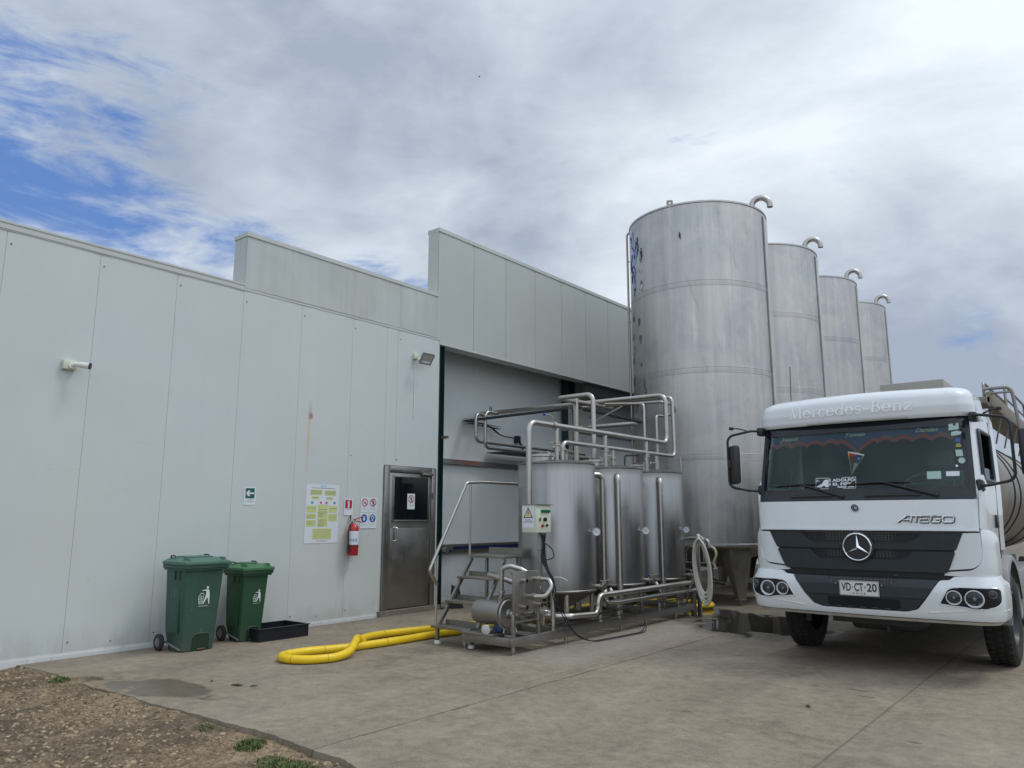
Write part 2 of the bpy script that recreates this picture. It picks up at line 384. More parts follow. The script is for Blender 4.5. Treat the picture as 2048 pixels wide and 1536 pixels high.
# ------------------------------------------------------------------ mesh builder
LOC = {}
class MB:
    def __init__(s): s.v = []; s.f = []; s.mi = []; s.cur = 0
    def add(s, vs, fs):
        o = len(s.v); s.v += [tuple(q) for q in vs]
        for f in fs: s.f.append(tuple(i + o for i in f)); s.mi.append(s.cur)
        return s
    def box(s, a, b, M_=None):
        x0, y0, z0 = a; x1, y1, z1 = b
        if x0 > x1: x0, x1 = x1, x0
        if y0 > y1: y0, y1 = y1, y0
        if z0 > z1: z0, z1 = z1, z0
        vs = [(x0, y0, z0), (x1, y0, z0), (x1, y1, z0), (x0, y1, z0), (x0, y0, z1), (x1, y0, z1), (x1, y1, z1), (x0, y1, z1)]
        if M_: vs = [M_ @ Vector(q) for q in vs]
        return s.add(vs, [(0, 3, 2, 1), (4, 5, 6, 7), (0, 1, 5, 4), (1, 2, 6, 5), (2, 3, 7, 6), (3, 0, 4, 7)])
    def bbox(s, a, b, r=.01, M_=None):
        """box with chamfered edges"""
        lo = [min(p, q) for p, q in zip(a, b)]; hi = [max(p, q) for p, q in zip(a, b)]
        r = min(r, *[(h - l) * .45 for l, h in zip(lo, hi)])
        bm = bmesh.new(); bmesh.ops.create_cube(bm, size=1)
        for v in bm.verts: v.co = Vector([l + (c + .5) * (h - l) for c, l, h in zip(v.co, lo, hi)])
        bmesh.ops.bevel(bm, geom=bm.edges[:], offset=r, segments=2, profile=.5, affect='EDGES')
        vs = [M_ @ v.co if M_ else v.co.copy() for v in bm.verts]; bm.verts.index_update()
        s.add(vs, [tuple(v.index for v in f.verts) for f in bm.faces]); bm.free(); return s
    def tube(s, path, r, n=12, cap=True, closed=False, radii=None):
        P_ = [Vector(p) for p in path]; m = len(P_); rings = []
        up = None; t0 = None
        for i in range(m):
            if closed: t = (P_[(i + 1) % m] - P_[i - 1])
            else: t = (P_[min(i + 1, m - 1)] - P_[max(i - 1, 0)])
            if t.length < 1e-9: t = t0 or Vector((0, 0, 1))
            t.normalize()
            if up is None:
                up = t.orthogonal().normalized()
            else:
                up = (up - t * up.dot(t)); up = up.normalized() if up.length > 1e-6 else t.orthogonal().normalized()
            t0 = t; bn = t.cross(up); rr = radii[i] if radii else r
            rings.append([P_[i] + (up * cos(2 * pi * k / n) + bn * sin(2 * pi * k / n)) * rr for k in range(n)])
        vs = [q for rg in rings for q in rg]; fs = []
        for i in range(m if closed else m - 1):
            for k in range(n):
                a = i * n + k; b = i * n + (k + 1) % n; c = ((i + 1) % m) * n + (k + 1) % n; d_ = ((i + 1) % m) * n + k
                fs.append((a, b, c, d_))
        if cap and not closed: fs.append(tuple(range(n))[::-1]); fs.append(tuple((m - 1) * n + k for k in range(n)))
        return s.add(vs, fs)
    def pipe(s, pts, r, bend=None, n=12, cap=True):
        return s.tube(fillet(pts, bend or r * 2.6), r, n, cap)
    def cyl(s, a, b, r, n=20, r2=None, cap=True):
        return s.tube([a, b], r, n, cap, radii=[r, r if r2 is None else r2])
    def lathe(s, prof, M_=None, n=32, cap=True, a0=0, a1=2 * pi):
        """prof: (r, z) pairs about local z"""
        full = abs(a1 - a0 - 2 * pi) < 1e-6; k = n if full else n + 1
        vs = []
        for (r, z) in prof:
            for i in range(k):
                a = a0 + (a1 - a0) * i / n; q = Vector((r * cos(a), r * sin(a), z)); vs.append(M_ @ q if M_ else q)
        fs = []
        for j in range(len(prof) - 1):
            for i in range(n):
                a = j * k + i; b = j * k + (i + 1) % k; fs.append((a, b, b + k, a + k))
        if cap and full:
            if prof[0][0] > 1e-5: fs.append(tuple(range(n))[::-1])
            if prof[-1][0] > 1e-5: fs.append(tuple((len(prof) - 1) * k + i for i in range(n)))
        return s.add(vs, fs)
    def prism(s, poly, O, U, V, N, t):
        """extruded polygon; poly 2-D points in U,V from O, thickness t along N"""
        O, U, V, N = map(Vector, (O, U, V, N)); n = len(poly)
        a = [O + U * p[0] + V * p[1] for p in poly]; b = [q + N * t for q in a]
        area = sum(poly[i][0] * poly[(i + 1) % n][1] - poly[(i + 1) % n][0] * poly[i][1] for i in range(n))
        bm = bmesh.new(); va = [bm.verts.new(q) for q in a]; vb = [bm.verts.new(q) for q in b]
        bm.faces.new(va[::-1]); bm.faces.new(vb)
        for i in range(n): bm.faces.new((va[i], va[(i + 1) % n], vb[(i + 1) % n], vb[i]))
        bmesh.ops.recalc_face_normals(bm, faces=bm.faces[:])
        bmesh.ops.triangulate(bm, faces=[f for f in bm.faces if len(f.verts) > 4])
        bm.verts.index_update()
        s.add([v.co.copy() for v in bm.verts], [tuple(v.index for v in f.verts) for f in bm.faces]); bm.free(); return s
    def sphere(s, c, r, n=16, m_=8, sc=(1, 1, 1)):
        prof = [(r * sin(pi * j / m_), -r * cos(pi * j / m_)) for j in range(m_ + 1)]
        prof[0] = (1e-6, -r); prof[-1] = (1e-6, r)
        return s.lathe(prof, Matrix.Translation(c) @ Matrix.Diagonal((*sc, 1)), n)
    def build(s, name, mat, parent=None, ang=35, recalc=True, loc=None):
        me = bpy.data.meshes.new(name); o = bpy.data.objects.new(name, me)
        root = parent
        off = Vector(loc) if loc else (LOC[parent.name] if parent else Vector((0, 0, 0)))
        me.from_pydata([tuple(Vector(q) - off) for q in s.v], [], s.f)
        mats = mat if isinstance(mat, (list, tuple)) else [mat]
        for m in mats: me.materials.append(m)
        me.polygons.foreach_set('material_index', s.mi)
        bm = bmesh.new(); bm.from_mesh(me)
        if recalc: bmesh.ops.recalc_face_normals(bm, faces=bm.faces[:])
        lim = radians(ang)
        for f in bm.faces: f.smooth = True
        for e in bm.edges:
            if len(e.link_faces) == 2:
                if e.link_faces[0].normal.angle(e.link_faces[1].normal, 0) > lim: e.smooth = False
        bm.to_mesh(me); bm.free(); me.update()
        C.objects.link(o)
        if parent: o.parent = parent; LOC[o.name] = off
        elif loc: o.location = loc; LOC[o.name] = off
        else: LOC[o.name] = off
        return o
def fillet(pts, r, n=6):
    P_ = [Vector(p) for p in pts]; out = [P_[0]]
    for i in range(1, len(P_) - 1):
        a, b, c = P_[i - 1], P_[i], P_[i + 1]; d1 = (a - b); d2 = (c - b); l1, l2 = d1.length, d2.length
        d1.normalize(); d2.normalize(); ang = d1.angle(d2)
        if ang > pi - .05: out.append(b); continue
        t = min(r / math.tan(ang / 2), l1 * .48, l2 * .48); rr = t * math.tan(ang / 2)
        p1 = b + d1 * t; p2 = b + d2 * t; cen = b + (d1 + d2).normalized() * (rr / sin(ang / 2))
        v1 = p1 - cen; v2 = p2 - cen; th = v1.angle(v2)
        for k in range(n + 1):
            q = k / n; out.append(cen + (v1 * sin((1 - q) * th) + v2 * sin(q * th)) / sin(th))
    out.append(P_[-1]); return out
def smooth_path(pts, n=8, closed=False):
    P_ = [Vector(p) for p in pts]; out = []; m = len(P_)
    for i in range(m if closed else m - 1):
        if closed: p0, p1, p2, p3 = P_[i - 1], P_[i], P_[(i + 1) % m], P_[(i + 2) % m]
        else: p0, p1, p2, p3 = P_[max(i - 1, 0)], P_[i], P_[i + 1], P_[min(i + 2, m - 1)]
        for k in range(n):
            t = k / n
            out.append(.5 * ((2 * p1) + (p2 - p0) * t + (2 * p0 - 5 * p1 + 4 * p2 - p3) * t * t + (3 * p1 - p0 - 3 * p2 + p3) * t ** 3))
    if not closed: out.append(P_[-1])
    return out
def tag(o, label=None, cat=None, group=None, kind=None):
    if label: o['label'] = label
    if cat: o['category'] = cat
    if group: o['group'] = group
    if kind: o['kind'] = kind
    return o
def thing(name, label, cat, loc=(0, 0, 0), group=None):
    o = bpy.data.objects.new(name, None); o.empty_display_size = .2; C.objects.link(o); o.location = loc
    LOC[o.name] = Vector(loc); return tag(o, label, cat, group)
def copy_tree(o, parent=None):
    c = o.copy(); C.objects.link(c); c.parent = parent
    for ch in list(o.children): copy_tree(ch, c)
    return c
_txt = {}
def text2d(s, shear=0, bold=0):
    """triangulated outline of a string as 2-D verts and faces, height of capitals about 1"""
    key = (s, shear, bold)
    if key in _txt: return _txt[key]
    cu = bpy.data.curves.new('t', 'FONT'); cu.body = s; cu.size = 1.38; cu.shear = shear; cu.offset = bold; cu.resolution_u = 3
    ob = bpy.data.objects.new('t', cu); C.objects.link(ob)
    dg = bpy.context.evaluated_depsgraph_get(); dg.update()
    me = bpy.data.meshes.new_from_object(ob.evaluated_get(dg))
    vs = [(v.co.x, v.co.y) for v in me.vertices]; fs = [tuple(p.vertices) for p in me.polygons]
    bpy.data.objects.remove(ob); bpy.data.curves.remove(cu); bpy.data.meshes.remove(me)
    if vs:
        x0 = min(v[0] for v in vs); x1 = max(v[0] for v in vs); vs = [(v[0] - x0, v[1]) for v in vs]; W = x1 - x0
    else: W = 0
    _txt[key] = (vs, fs, W); return _txt[key]
class Plane:
    """a flat drawing plane: origin, right, up; n is the outward normal"""
    def __init__(s, O, U, V): s.O, s.U, s.V = Vector(O), Vector(U).normalized(), Vector(V).normalized(); s.N = s.U.cross(s.V)
    def p(s, u, v, h=0): return s.O + s.U * u + s.V * v + s.N * h
    def rect(s, mb, u0, v0, u1, v1, h=.001):
        mb.add([s.p(u0, v0, h), s.p(u1, v0, h), s.p(u1, v1, h), s.p(u0, v1, h)], [(0, 1, 2, 3)])
    def poly(s, mb, pts, h=.001):
        cdt = tri(pts); mb.add([s.p(a, b, h) for a, b in cdt[0]], cdt[1])
    def disc(s, mb, u, v, r, h=.001, n=24, r_in=0):
        if r_in:
            vs = [s.p(u + r * cos(2 * pi * k / n), v + r * sin(2 * pi * k / n), h) for k in range(n)] + [s.p(u + r_in * cos(2 * pi * k / n), v + r_in * sin(2 * pi * k / n), h) for k in range(n)]
            mb.add(vs, [(k, (k + 1) % n, n + (k + 1) % n, n + k) for k in range(n)])
        else: mb.add([s.p(u + r * cos(2 * pi * k / n), v + r * sin(2 * pi * k / n), h) for k in range(n)], [tuple(range(n))])
    def line(s, mb, pts, w_, h=.001):
        for a, b in zip(pts, pts[1:]):
            dx_, dy_ = b[0] - a[0], b[1] - a[1]; L = hypot(dx_, dy_) or 1; nx, ny = -dy_ / L * w_ / 2, dx_ / L * w_ / 2
            ex, ey = dx_ / L * w_ * .3, dy_ / L * w_ * .3
            mb.add([s.p(a[0] - ex - nx, a[1] - ey - ny, h), s.p(b[0] + ex - nx, b[1] + ey - ny, h), s.p(b[0] + ex + nx, b[1] + ey + ny, h), s.p(a[0] - ex + nx, a[1] - ey + ny, h)], [(0, 1, 2, 3)])
    def text(s, mb, st, u, v, ht, width=None, align='c', h=.0015, shear=0, bold=0):
        vs, fs, W = text2d(st, shear, bold)
        if not vs: return
        k = ht; kx = (width / W) if width else k
        off = {'l': 0, 'c': -W * kx / 2, 'r': -W * kx}[align]
        mb.add([s.p(u + off + a * kx, v + b * k, h) for a, b in vs], fs)
def inside(p, poly):
    x, y = p; c = False; j = len(poly) - 1
    for i in range(len(poly)):
        xi, yi = poly[i]; xj, yj = poly[j]
        if (yi > y) != (yj > y) and x < (xj - xi) * (y - yi) / (yj - yi) + xi: c = not c
        j = i
    return c
def tri(poly, step=None):
    """triangulate a polygon, optionally with interior points about step apart; returns verts, tris, boundary loop"""
    pts = []
    n = len(poly)
    for i in range(n):
        a, b = poly[i], poly[(i + 1) % n]; L = hypot(b[0] - a[0], b[1] - a[1])
        k = max(1, int(L / step)) if step else 1
        for j in range(k): pts.append((a[0] + (b[0] - a[0]) * j / k, a[1] + (b[1] - a[1]) * j / k))
    nb = len(pts); allp = list(pts)
    if step:
        x0 = min(p[0] for p in pts); x1 = max(p[0] for p in pts); y0 = min(p[1] for p in pts); y1 = max(p[1] for p in pts)
        yy = y0 + step * .5
        while yy < y1:
            xx = x0 + step * .5
            while xx < x1:
                if inside((xx, yy), pts) and min((xx - q[0]) ** 2 + (yy - q[1]) ** 2 for q in pts) > (step * .4) ** 2: allp.append((xx, yy))
                xx += step
            yy += step
    res = delaunay_2d_cdt([Vector(p) for p in allp], [(i, (i + 1) % nb) for i in range(nb)], [], 0, 1e-6)
    vs = [(v.x, v.y) for v in res[0]]; fs = []
    for f in res[2]:
        c = (sum(vs[i][0] for i in f) / len(f), sum(vs[i][1] for i in f) / len(f))
        if inside(c, pts):
            ar = sum(vs[f[i]][0] * vs[f[(i + 1) % len(f)]][1] - vs[f[(i + 1) % len(f)]][0] * vs[f[i]][1] for i in range(len(f)))
            fs.append(tuple(f) if ar > 0 else tuple(f)[::-1])
    return vs, fs
def patch(S, poly, off=.01, thick=.015, step=.08):
    """curved plate: polygon in (u, z) laid on surface S with offset and thickness"""
    vs, fs = tri(poly, step); mb = MB(); n = len(vs)
    A = [S(u, z, off) for u, z in vs]; B = [S(u, z, off - thick) for u, z in vs]
    edge = {}
    for f in fs:
        for i in range(len(f)):
            e = (f[i], f[(i + 1) % len(f)]); edge[e] = 1
    side = [(a, b, b + n, a + n) for (a, b) in edge if (b, a) not in edge]
    mb.add(A + B, [f for f in fs] + [tuple(i + n for i in f)[::-1] for f in fs] + [(q[1], q[0], q[3], q[2]) for q in side]); return mb
def rnd_poly(pts, r, n=4):
    P_ = [Vector((p[0], p[1], 0)) for p in pts]; out = []; m = len(P_)
    for i in range(m):
        a, b, c = P_[i - 1], P_[i], P_[(i + 1) % m]; rr = r[i] if isinstance(r, (list, tuple)) else r
        d1 = a - b; d2 = c - b; t = min(rr, d1.length * .45, d2.length * .45); p1 = b + d1.normalized() * t; p2 = b + d2.normalized() * t
        if t < 1e-4: out.append((b.x, b.y)); continue
        for k in range(n + 1):
            q = k / n; z = (1 - q) ** 2 * p1 + 2 * q * (1 - q) * b + q * q * p2; out.append((z.x, z.y))
    return out

# ================================================================== GROUND
gm = MB(); gm.box((-400, -300, -.9), (500, 600, -.07)); tag(gm.build('ground', DIRT), kind='structure')
cm = MB()
# concrete yard with a slightly ragged broken edge towards the dirt
edge_pts = [(-9.80, 3.42), (-9.3, 3.47), (-8.6, 3.50), (-8.0, 3.46), (-7.3, 3.52), (-6.9, 3.50), (-6.2, 3.56), (-5.6, 3.58), (-5.2, 3.61), (-4.7, 3.55), (-4.35, 3.56), (-4.12, 3.50), (-3.9, 3.42), (-3.2, 3.40), (0, 3.3), (40, 3.3)]
random.seed(3)
ee = []
for a, b in zip(edge_pts, edge_pts[1:]):
    k = 30 if b[0] < 1 else 2
    for i in range(k): ee.append((a[0] + (b[0] - a[0]) * i / k, a[1] + (b[1] - a[1]) * i / k + random.uniform(-.004, .004) + .009 * sin(9 * (a[0] + (b[0] - a[0]) * i / k)) * sin(3.7 * a[0] + i * .3)))
ee.append((40, 3.3))
poly = ee + [(60, 3.3), (60, 140), (-9.80, 140)]
cm.prism(poly, (0, 0, -.3), (1, 0, 0), (0, 1, 0), (0, 0, 1), .3)
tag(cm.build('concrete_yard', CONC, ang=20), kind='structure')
cm = MB(); cm.box((-12, 10.13, -.3), (-9.80, 140, -.004)); cm.box((-9.97, 8.72, -.2), (-9.803, 10.13, .085))
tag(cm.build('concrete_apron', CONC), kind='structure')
# uneven dirt bank
def hsh(x, y): return sin(x * 12.9898 + y * 78.233) * 43758.5453 % 1
def vn(x, y):
    xi, yi = math.floor(x), math.floor(y); fx, fy = x - xi, y - yi; fx = fx * fx * (3 - 2 * fx); fy = fy * fy * (3 - 2 * fy)
    return (hsh(xi, yi) * (1 - fx) + hsh(xi + 1, yi) * fx) * (1 - fy) + (hsh(xi, yi + 1) * (1 - fx) + hsh(xi + 1, yi + 1) * fx) * fy
def dz_(x, y):
    h = (vn(x * 1.3, y * 1.3) - .5) * .06 + (vn(x * 4, y * 4) - .5) * .028 + (vn(x * 13, y * 13) - .5) * .012 + (vn(x * 31, y * 31) - .5) * .007
    base = -.020 if x < -8 else -.020 - min(.028, (x + 8) * .010)
    near = max(0, min(1, (3.5 - y) / .25))
    return base + h * (.35 + .65 * near) - .012 * near + .016 * vn(x * 6, 3) * (1 - near)
dm = MB(); nx, ny = 300, 150; X0, X1, Y0, Y1 = -10.0, -2.6, -.2, 3.70
vs = [(X0 + (X1 - X0) * i / nx, Y0 + (Y1 - Y0) * j / ny) for j in range(ny + 1) for i in range(nx + 1)]
dm.add([(a, b, dz_(a, b)) for a, b in vs], [(j * (nx + 1) + i, j * (nx + 1) + i + 1, (j + 1) * (nx + 1) + i + 1, (j + 1) * (nx + 1) + i) for j in range(ny) for i in range(nx)])
tag(dm.build('dirt_bank', DIRT, ang=80), kind='structure')
# stones
def stones(name, n, seed, area, rmin, rmax, powr):
    random.seed(seed); base = []
    for q in range(14):
        bm = bmesh.new(); bmesh.ops.create_icosphere(bm, subdivisions=1 + (q % 2), radius=1)
        ax = [random.uniform(.75, 1.3), random.uniform(.6, 1.0), random.uniform(.4, .75)]; ph = [random.uniform(0, 6) for _ in range(6)]
        vv = []
        for v in bm.verts:
            c = v.co; k = 1 + .13 * sin(3 * c.x + ph[0]) + .12 * sin(3.4 * c.y + ph[1]) + .1 * sin(4 * c.z + ph[2]) + .06 * sin(7 * c.x + 5 * c.y + ph[3])
            vv.append(Vector((c.x * ax[0] * k, c.y * ax[1] * k, c.z * ax[2] * k)))
        bm.verts.index_update(); base.append((vv, [tuple(v.index for v in f.verts) for f in bm.faces])); bm.free()
    mb = MB()
    for i in range(n):
        x = random.uniform(area[0], area[1]); y = area[2] + (area[3] - area[2]) * random.random()
        dens = vn(x * 1.1 + 9, y * 1.1)
        if random.random() > .12 + dens * 1.3: continue
        if y > 3.44 + (x + 9.3) * .02: continue
        r = rmin + (rmax - rmin) * random.random() ** powr
        vv, ff = random.choice(base); R = Matrix.Rotation(random.uniform(0, 6.28), 3, 'Z') @ Matrix.Rotation(random.uniform(-.35, .35), 3, 'X')
        z = dz_(x, y) - r * .08
        mb.add([(R @ v) * r + Vector((x, y, z)) for v in vv], ff)
    return mb
big = stones('b', 130, 8, (-9.8, -3.4, 1.7, 3.5), .018, .042, 2.5)
sm = stones('s', 15000, 5, (-9.9, -2.7, 1.5, 3.58), .003, .036, 5.5)
sm.add(big.v, big.f); tag(sm.build('gravel', STONE, ang=180, recalc=False), 'loose rounded river gravel lying on the brown dirt', 'gravel', kind='stuff')
random.seed(12)
# weeds along the slab edge
def tuft(name, label, cx, cy, rx, ry, n, hmax):
    mb = MB()
    for i in range(n):
        a = random.uniform(0, 2 * pi); rr = sqrt(random.random()); x = cx + rx * rr * cos(a); y = cy + ry * rr * sin(a); z = dz_(x, y) - .004
        h = hmax * random.uniform(.35, 1) * (1.1 - .6 * rr); le = random.uniform(0, 2 * pi); l = h * random.uniform(.3, 1.1); wd = random.uniform(.0022, .005)
        p = Vector((x, y, z)); dirn = Vector((cos(le), sin(le), 0)); sd = Vector((-sin(le), cos(le), 0)) * wd
        m1 = p + Vector((0, 0, h * .6)) + dirn * l * .35; m2 = p + Vector((0, 0, h)) + dirn * l
        mb.add([p - sd, p + sd, m1 + sd * .8, m1 - sd * .8, m2], [(0, 1, 2, 3), (3, 2, 4)])
    o = mb.build(name, GRASS, ang=180, recalc=False, loc=(cx, cy, dz_(cx, cy))); return tag(o, label, 'weed', 'weeds along the slab edge')
tuft('weed_tuft', 'small green weed tuft at the slab edge near the factory wall', -8.60, 3.40, .16, .09, 320, .06)
tuft('weed_tuft', 'thin sparse grass tuft beside the slab edge, smallest of the weeds', -5.88, 3.44, .10, .07, 110, .045)
tuft('weed_tuft', 'bright green leafy weed clump beside the slab edge and pebbles', -5.25, 3.44, .14, .10, 420, .075)
tuft('weed_tuft', 'widest grass patch beside the slab edge at the bottom of the photo', -4.62, 3.32, .34, .13, 900, .06)
# leaves
LEAF = flat('dry_green_leaf', (.07, .10, .04), .6); LEAFB = flat('dry_brown_leaf', (.06, .04, .025), .7)
for (x, y, a, r, m, lb) in ((-6.95, 4.37, .4, .045, LEAF, 'green torn leaf lying on the concrete between dirt and hose'), (-6.80, 4.46, 1.3, .028, LEAF, 'narrow green leaf lying just beside the torn leaf on the concrete'), (-7.33, 4.33, 2.2, .022, LEAFB, 'tiny brown leaf on the concrete beside the damp patch'), (-2.35, 7.0, 2.2, .03, LEAFB, 'dark brown leaf on the concrete in front of the truck')):
    mb = MB(); pts = [(r * cos(t) * 1.5, r * .5 * sin(t) * (1 + .25 * sin(5 * t))) for t in [2 * pi * k / 16 for k in range(16)]]
    ca, sa = cos(a), sin(a); top = [(x + p * ca - q * sa, y + p * sa + q * ca, .006 + abs(q) * .5) for p, q in pts]
    mb.add(top + [(x, y, .004)], [(k, (k + 1) % 16, 16) for k in range(16)]); tag(mb.build('fallen_leaf', m, recalc=False, loc=(x, y, 0)), lb, 'leaf', 'leaves on the concrete')

# ================================================================== FACTORY BUILDING
bld = thing('factory_building', 'long pale grey panel clad factory building with stepped parapets and a recessed bay', 'factory', (-9.89, 6, 0))
WX = -9.89; SE = [-4.30, -3.27, -2.24, -1.21, -.18, .85, 1.88, 2.86, 3.91, 4.93, 5.95, 6.98, 8.01, 9.04, 10.10]
def panels(mb, segs, z0, z1, x0, t, gap=.003, bow=.004):
    """flat sandwich panels butted with narrow joints; each face slightly dished"""
    for i, (a, b) in enumerate(segs):
        a += gap / 2; b -= gap / 2; n = 6; m_ = 8; e = .004
        vs = []
        for j in range(m_ + 1):
            for k in range(n + 1):
                u, v = k / n, j / m_; dd = bow * sin(pi * u) * sin(pi * v) * (1 if (i % 3) else -.6)
                ed = e if k in (0, n) else 0
                vs.append((x0 + dd - ed, a + (b - a) * u, z0 + (z1 - z0) * v))
        f = [(j * (n + 1) + k, j * (n + 1) + k + 1, (j + 1) * (n + 1) + k + 1, (j + 1) * (n + 1) + k) for j in range(m_) for k in range(n)]
        mb.add(vs, f)
        mb.box((x0 - t, a, z0), (x0 - e - .001, b, z1))
mb = MB()
segs = [(SE[i], SE[i + 1]) for i in range(len(SE) - 2)]
panels(mb, [s_ for s_ in segs if s_[1] <= 8.02], .05, 4.945, WX, .09)
panels(mb, [(8.01, 8.785)], .05, 4.945, WX, .09); panels(mb, [(8.785, 9.04), (9.04, 10.10)], 2.515, 4.945, WX, .09)
panels(mb, [(10.045, 10.10)], .05, 2.515, WX, .09, bow=0)
wall = mb.build('wall', PANEL, bld, ang=20)
mb = MB(); mb.box((WX - .10, -4.3, .0), (WX - .092, 10.10, 5.0)); mb.build('wall_core', DARKMETAL, bld)
mb = MB(); mb.box((WX - .02, -4.3, 4.945), (WX + .012, 5.94, 5.015)); mb.box((WX - .38, -4.3, 5.015), (WX + .02, 5.94, 5.04))
mb.box((WX - .02, -4.3, 4.930), (WX + .006, 5.94, 4.944)); mb.build('roof_trim', TRIM, bld)
mb = MB(); mb.box((WX - .09, -4.3, -.05), (WX + .012, 8.76, .034)); mb.box((WX - .0, -4.3, .034), (WX + .006, 8.76, .055)); mb.build('base_flashing', FLASH, bld)
mb = MB(); mb.box((WX - 18, -4.3, 4.55), (WX - .40, 10.0, 4.86)); mb.box((WX - 18, 10.0, 5.75), (WX - .31, 38.8, 5.95)); mb.build('roof', DARKMETAL, bld)
# parapet over the door bay
mb = MB(); panels(mb, [(5.945, 9.06), (9.06, 10.085)], 4.985, 5.79, WX + .012, .30, .003, .006); mb.box((WX - .33, 5.943, 4.99), (WX - .0, 5.95, 5.80))
mb.build('parapet', PANEL_DIRTY, bld, ang=20)
mb = MB(); mb.box((WX - .345, 5.93, 5.79), (WX + .024, 10.03, 5.855)); mb.box((WX - .01, 5.94, 4.945), (WX + .006, 10.10, 4.984)); mb.build('parapet_trim', TRIM, bld)
# high parapet over the recess
mb = MB(); s3 = [(10.03 + 1.03 * i, 10.03 + 1.03 * (i + 1)) for i in range(28)]
panels(mb, s3, 4.90, 7.12, WX, .26, .008); up = mb.build('upper_wall', PANEL_UP, bld, ang=20)
mb = MB(); mb.box((WX - .30, 10.02, 7.12), (WX + .014, 38.9, 7.195)); mb.box((WX - .28, 10.022, 5.8), (WX - .262, 10.03, 7.12)); mb.box((WX - .28, 10.10, 4.868), (WX + .006, 38.9, 4.898))
mb.build('upper_wall_trim', TRIM, bld)
mb = MB(); mb.box((WX - .27, 10.023, 5.856), (WX - .01, 10.029, 7.12)); mb.build('end_cap', TRIM, bld)
# recess
RX = -10.65
mb = MB()
ys = [10.105, 15.10, 20.1, 25.1, 30.1, 38.9]
panels(mb, [(ys[i], ys[i + 1]) for i in range(5)], 2.785, 5.60, RX, .08, .02, .0)
panels(mb, [(ys[i], ys[i + 1]) for i in range(5)], .10, 2.70, RX, .08, .02, .0)
mb.box((RX, 10.04, .1), (WX - .11, 10.10, 5.6))
mb.build('recess_wall', PANEL_IN, bld, ang=20)
mb = MB(); mb.box((RX + .002, 10.26, 2.69), (RX + .09, 15.05, 2.715)); mb.box((RX - .05, 10.26, 2.70), (RX + .06, 15.05, 2.79)); mb.build('rail_beam', RUSTBEAM, bld)
mb = MB(); mb.box((RX - .05, 15.4, 2.66), (RX + .1, 38, 2.82)); mb.box((RX + .0, 15.4, 3.75), (RX + .05, 38, 3.80)); mb.build('rail_beam', DARKMETAL, bld)
mb = MB(); mb.box((RX - .1, 10.1, 5.605), (WX - .30, 38.9, 5.70)); mb.box((WX - .24, 15.3, 4.62), (WX - .12, 38.9, 4.865)); mb.build('lintel_beam', DARKMETAL, bld)
def ibeam(mb, x, y, w_, d_, z0, z1):
    mb.box((x - w_ / 2, y - d_ / 2, z0), (x + w_ / 2, y - d_ / 2 + .014, z1)); mb.box((x - w_ / 2, y + d_ / 2 - .014, z0), (x + w_ / 2, y + d_ / 2, z1)); mb.box((x - .006, y - d_ / 2 + .014, z0), (x + .006, y + d_ / 2 - .014, z1))
for (yy, x0) in ((10.19, -9.99), (15.25, -10.48), (20.25, -10.48), (25.25, -10.48)):
    mb = MB(); ibeam(mb, x0, yy, .16 if yy < 11 else .20, .15 if yy < 11 else .30, -.003, 4.86 if yy < 11 else 5.6); mb.box((x0 - .15, yy - .18, 0), (x0 + .15, yy + .18, .015)); mb.build('column', GREEN_STEEL, bld)
mb = MB(); mb.box((RX + .002, 10.3, .0), (RX + .03, 38, .095)); mb.build('base_flashing', FLASH, bld)
mb = MB(); mb.box((-9.90, 10.19, 3.075), (-9.76, 10.24, 3.125)); mb.build('beam_stub', paint('brown_primer_steel', (.13, .10, .06), .6), bld)
# blue strip unit on the recess wall
bs = thing('service_duct', 'low grey service duct with blue ribbed strip on the recessed wall', 'duct', (RX + .05, 12, 1.0))
mb = MB(); mb.box((RX + .004, 10.75, .985), (RX + .10, 15.0, 1.10)); mb.box((RX + .004, 10.75, .925), (RX + .075, 15.0, .985)); mb.build('duct_body', GALV, bs)
mb = MB(); mb.box((RX + .10, 11.25, .995), (RX + .106, 14.9, 1.055))
for i in range(60): mb.box((RX + .106, 11.3 + i * .06, .998), (RX + .109, 11.335 + i * .06, 1.052))
mb.box((RX + .10, 10.8, .94), (RX + .107, 11.2, 1.0)); mb.build('blue_strip', BLUEPL, bs)
mb = MB(); mb.cyl((RX + .08, 10.93, 1.0), (RX + .24, 10.93, 1.0), .045, 16, cap=False); mb.cyl((RX + .22, 10.93, 1.0), (RX + .245, 10.93, 1.0), .058, 16, .058); mb.build('pipe_stub', PIPE, bs)
# ---- door
door = MB()
mb = MB(); z0, z1 = .09, 2.505; a, b = 8.79, 10.035; fw = .115
mb.bbox((WX - .05, a, z0), (WX + .035, a + fw, z1), .012); mb.bbox((WX - .05, b - fw, z0), (WX + .035, b, z1), .012); mb.bbox((WX - .05, a + fw, z1 - .11), (WX + .033, b - fw, z1), .012); mb.box((WX - .09, a, z0 - .03), (WX + .01, b, z0))
DST = steel('door_steel', (.33, .322, .305), .30, .5, .22)
dr = mb.build('door', DST, bld)
mb = MB(); mb.bbox((WX - .04, a + fw + .006, z0 + .012), (WX + .012, b - fw - .006, z1 - .116), .006); mb.bbox((WX + .006, a + fw + .05, z0 + .06), (WX + .018, b - fw - .04, 1.44), .004)
mb.build('leaf', DST, dr)
mb = MB(); wa, wb, wz0, wz1 = 8.985, 9.868, 1.545, 2.345; fr = .035
for (p, q) in (((wa, wz0), (wa + fr, wz1)), ((wb - fr, wz0), (wb, wz1)), ((wa + fr, wz0), (wb - fr, wz0 + fr)), ((wa + fr, wz1 - fr), (wb - fr, wz1))): mb.bbox((WX + .008, p[0], p[1]), (WX + .03, q[0], q[1]), .004)
mb.build('window_frame', STEEL, dr)
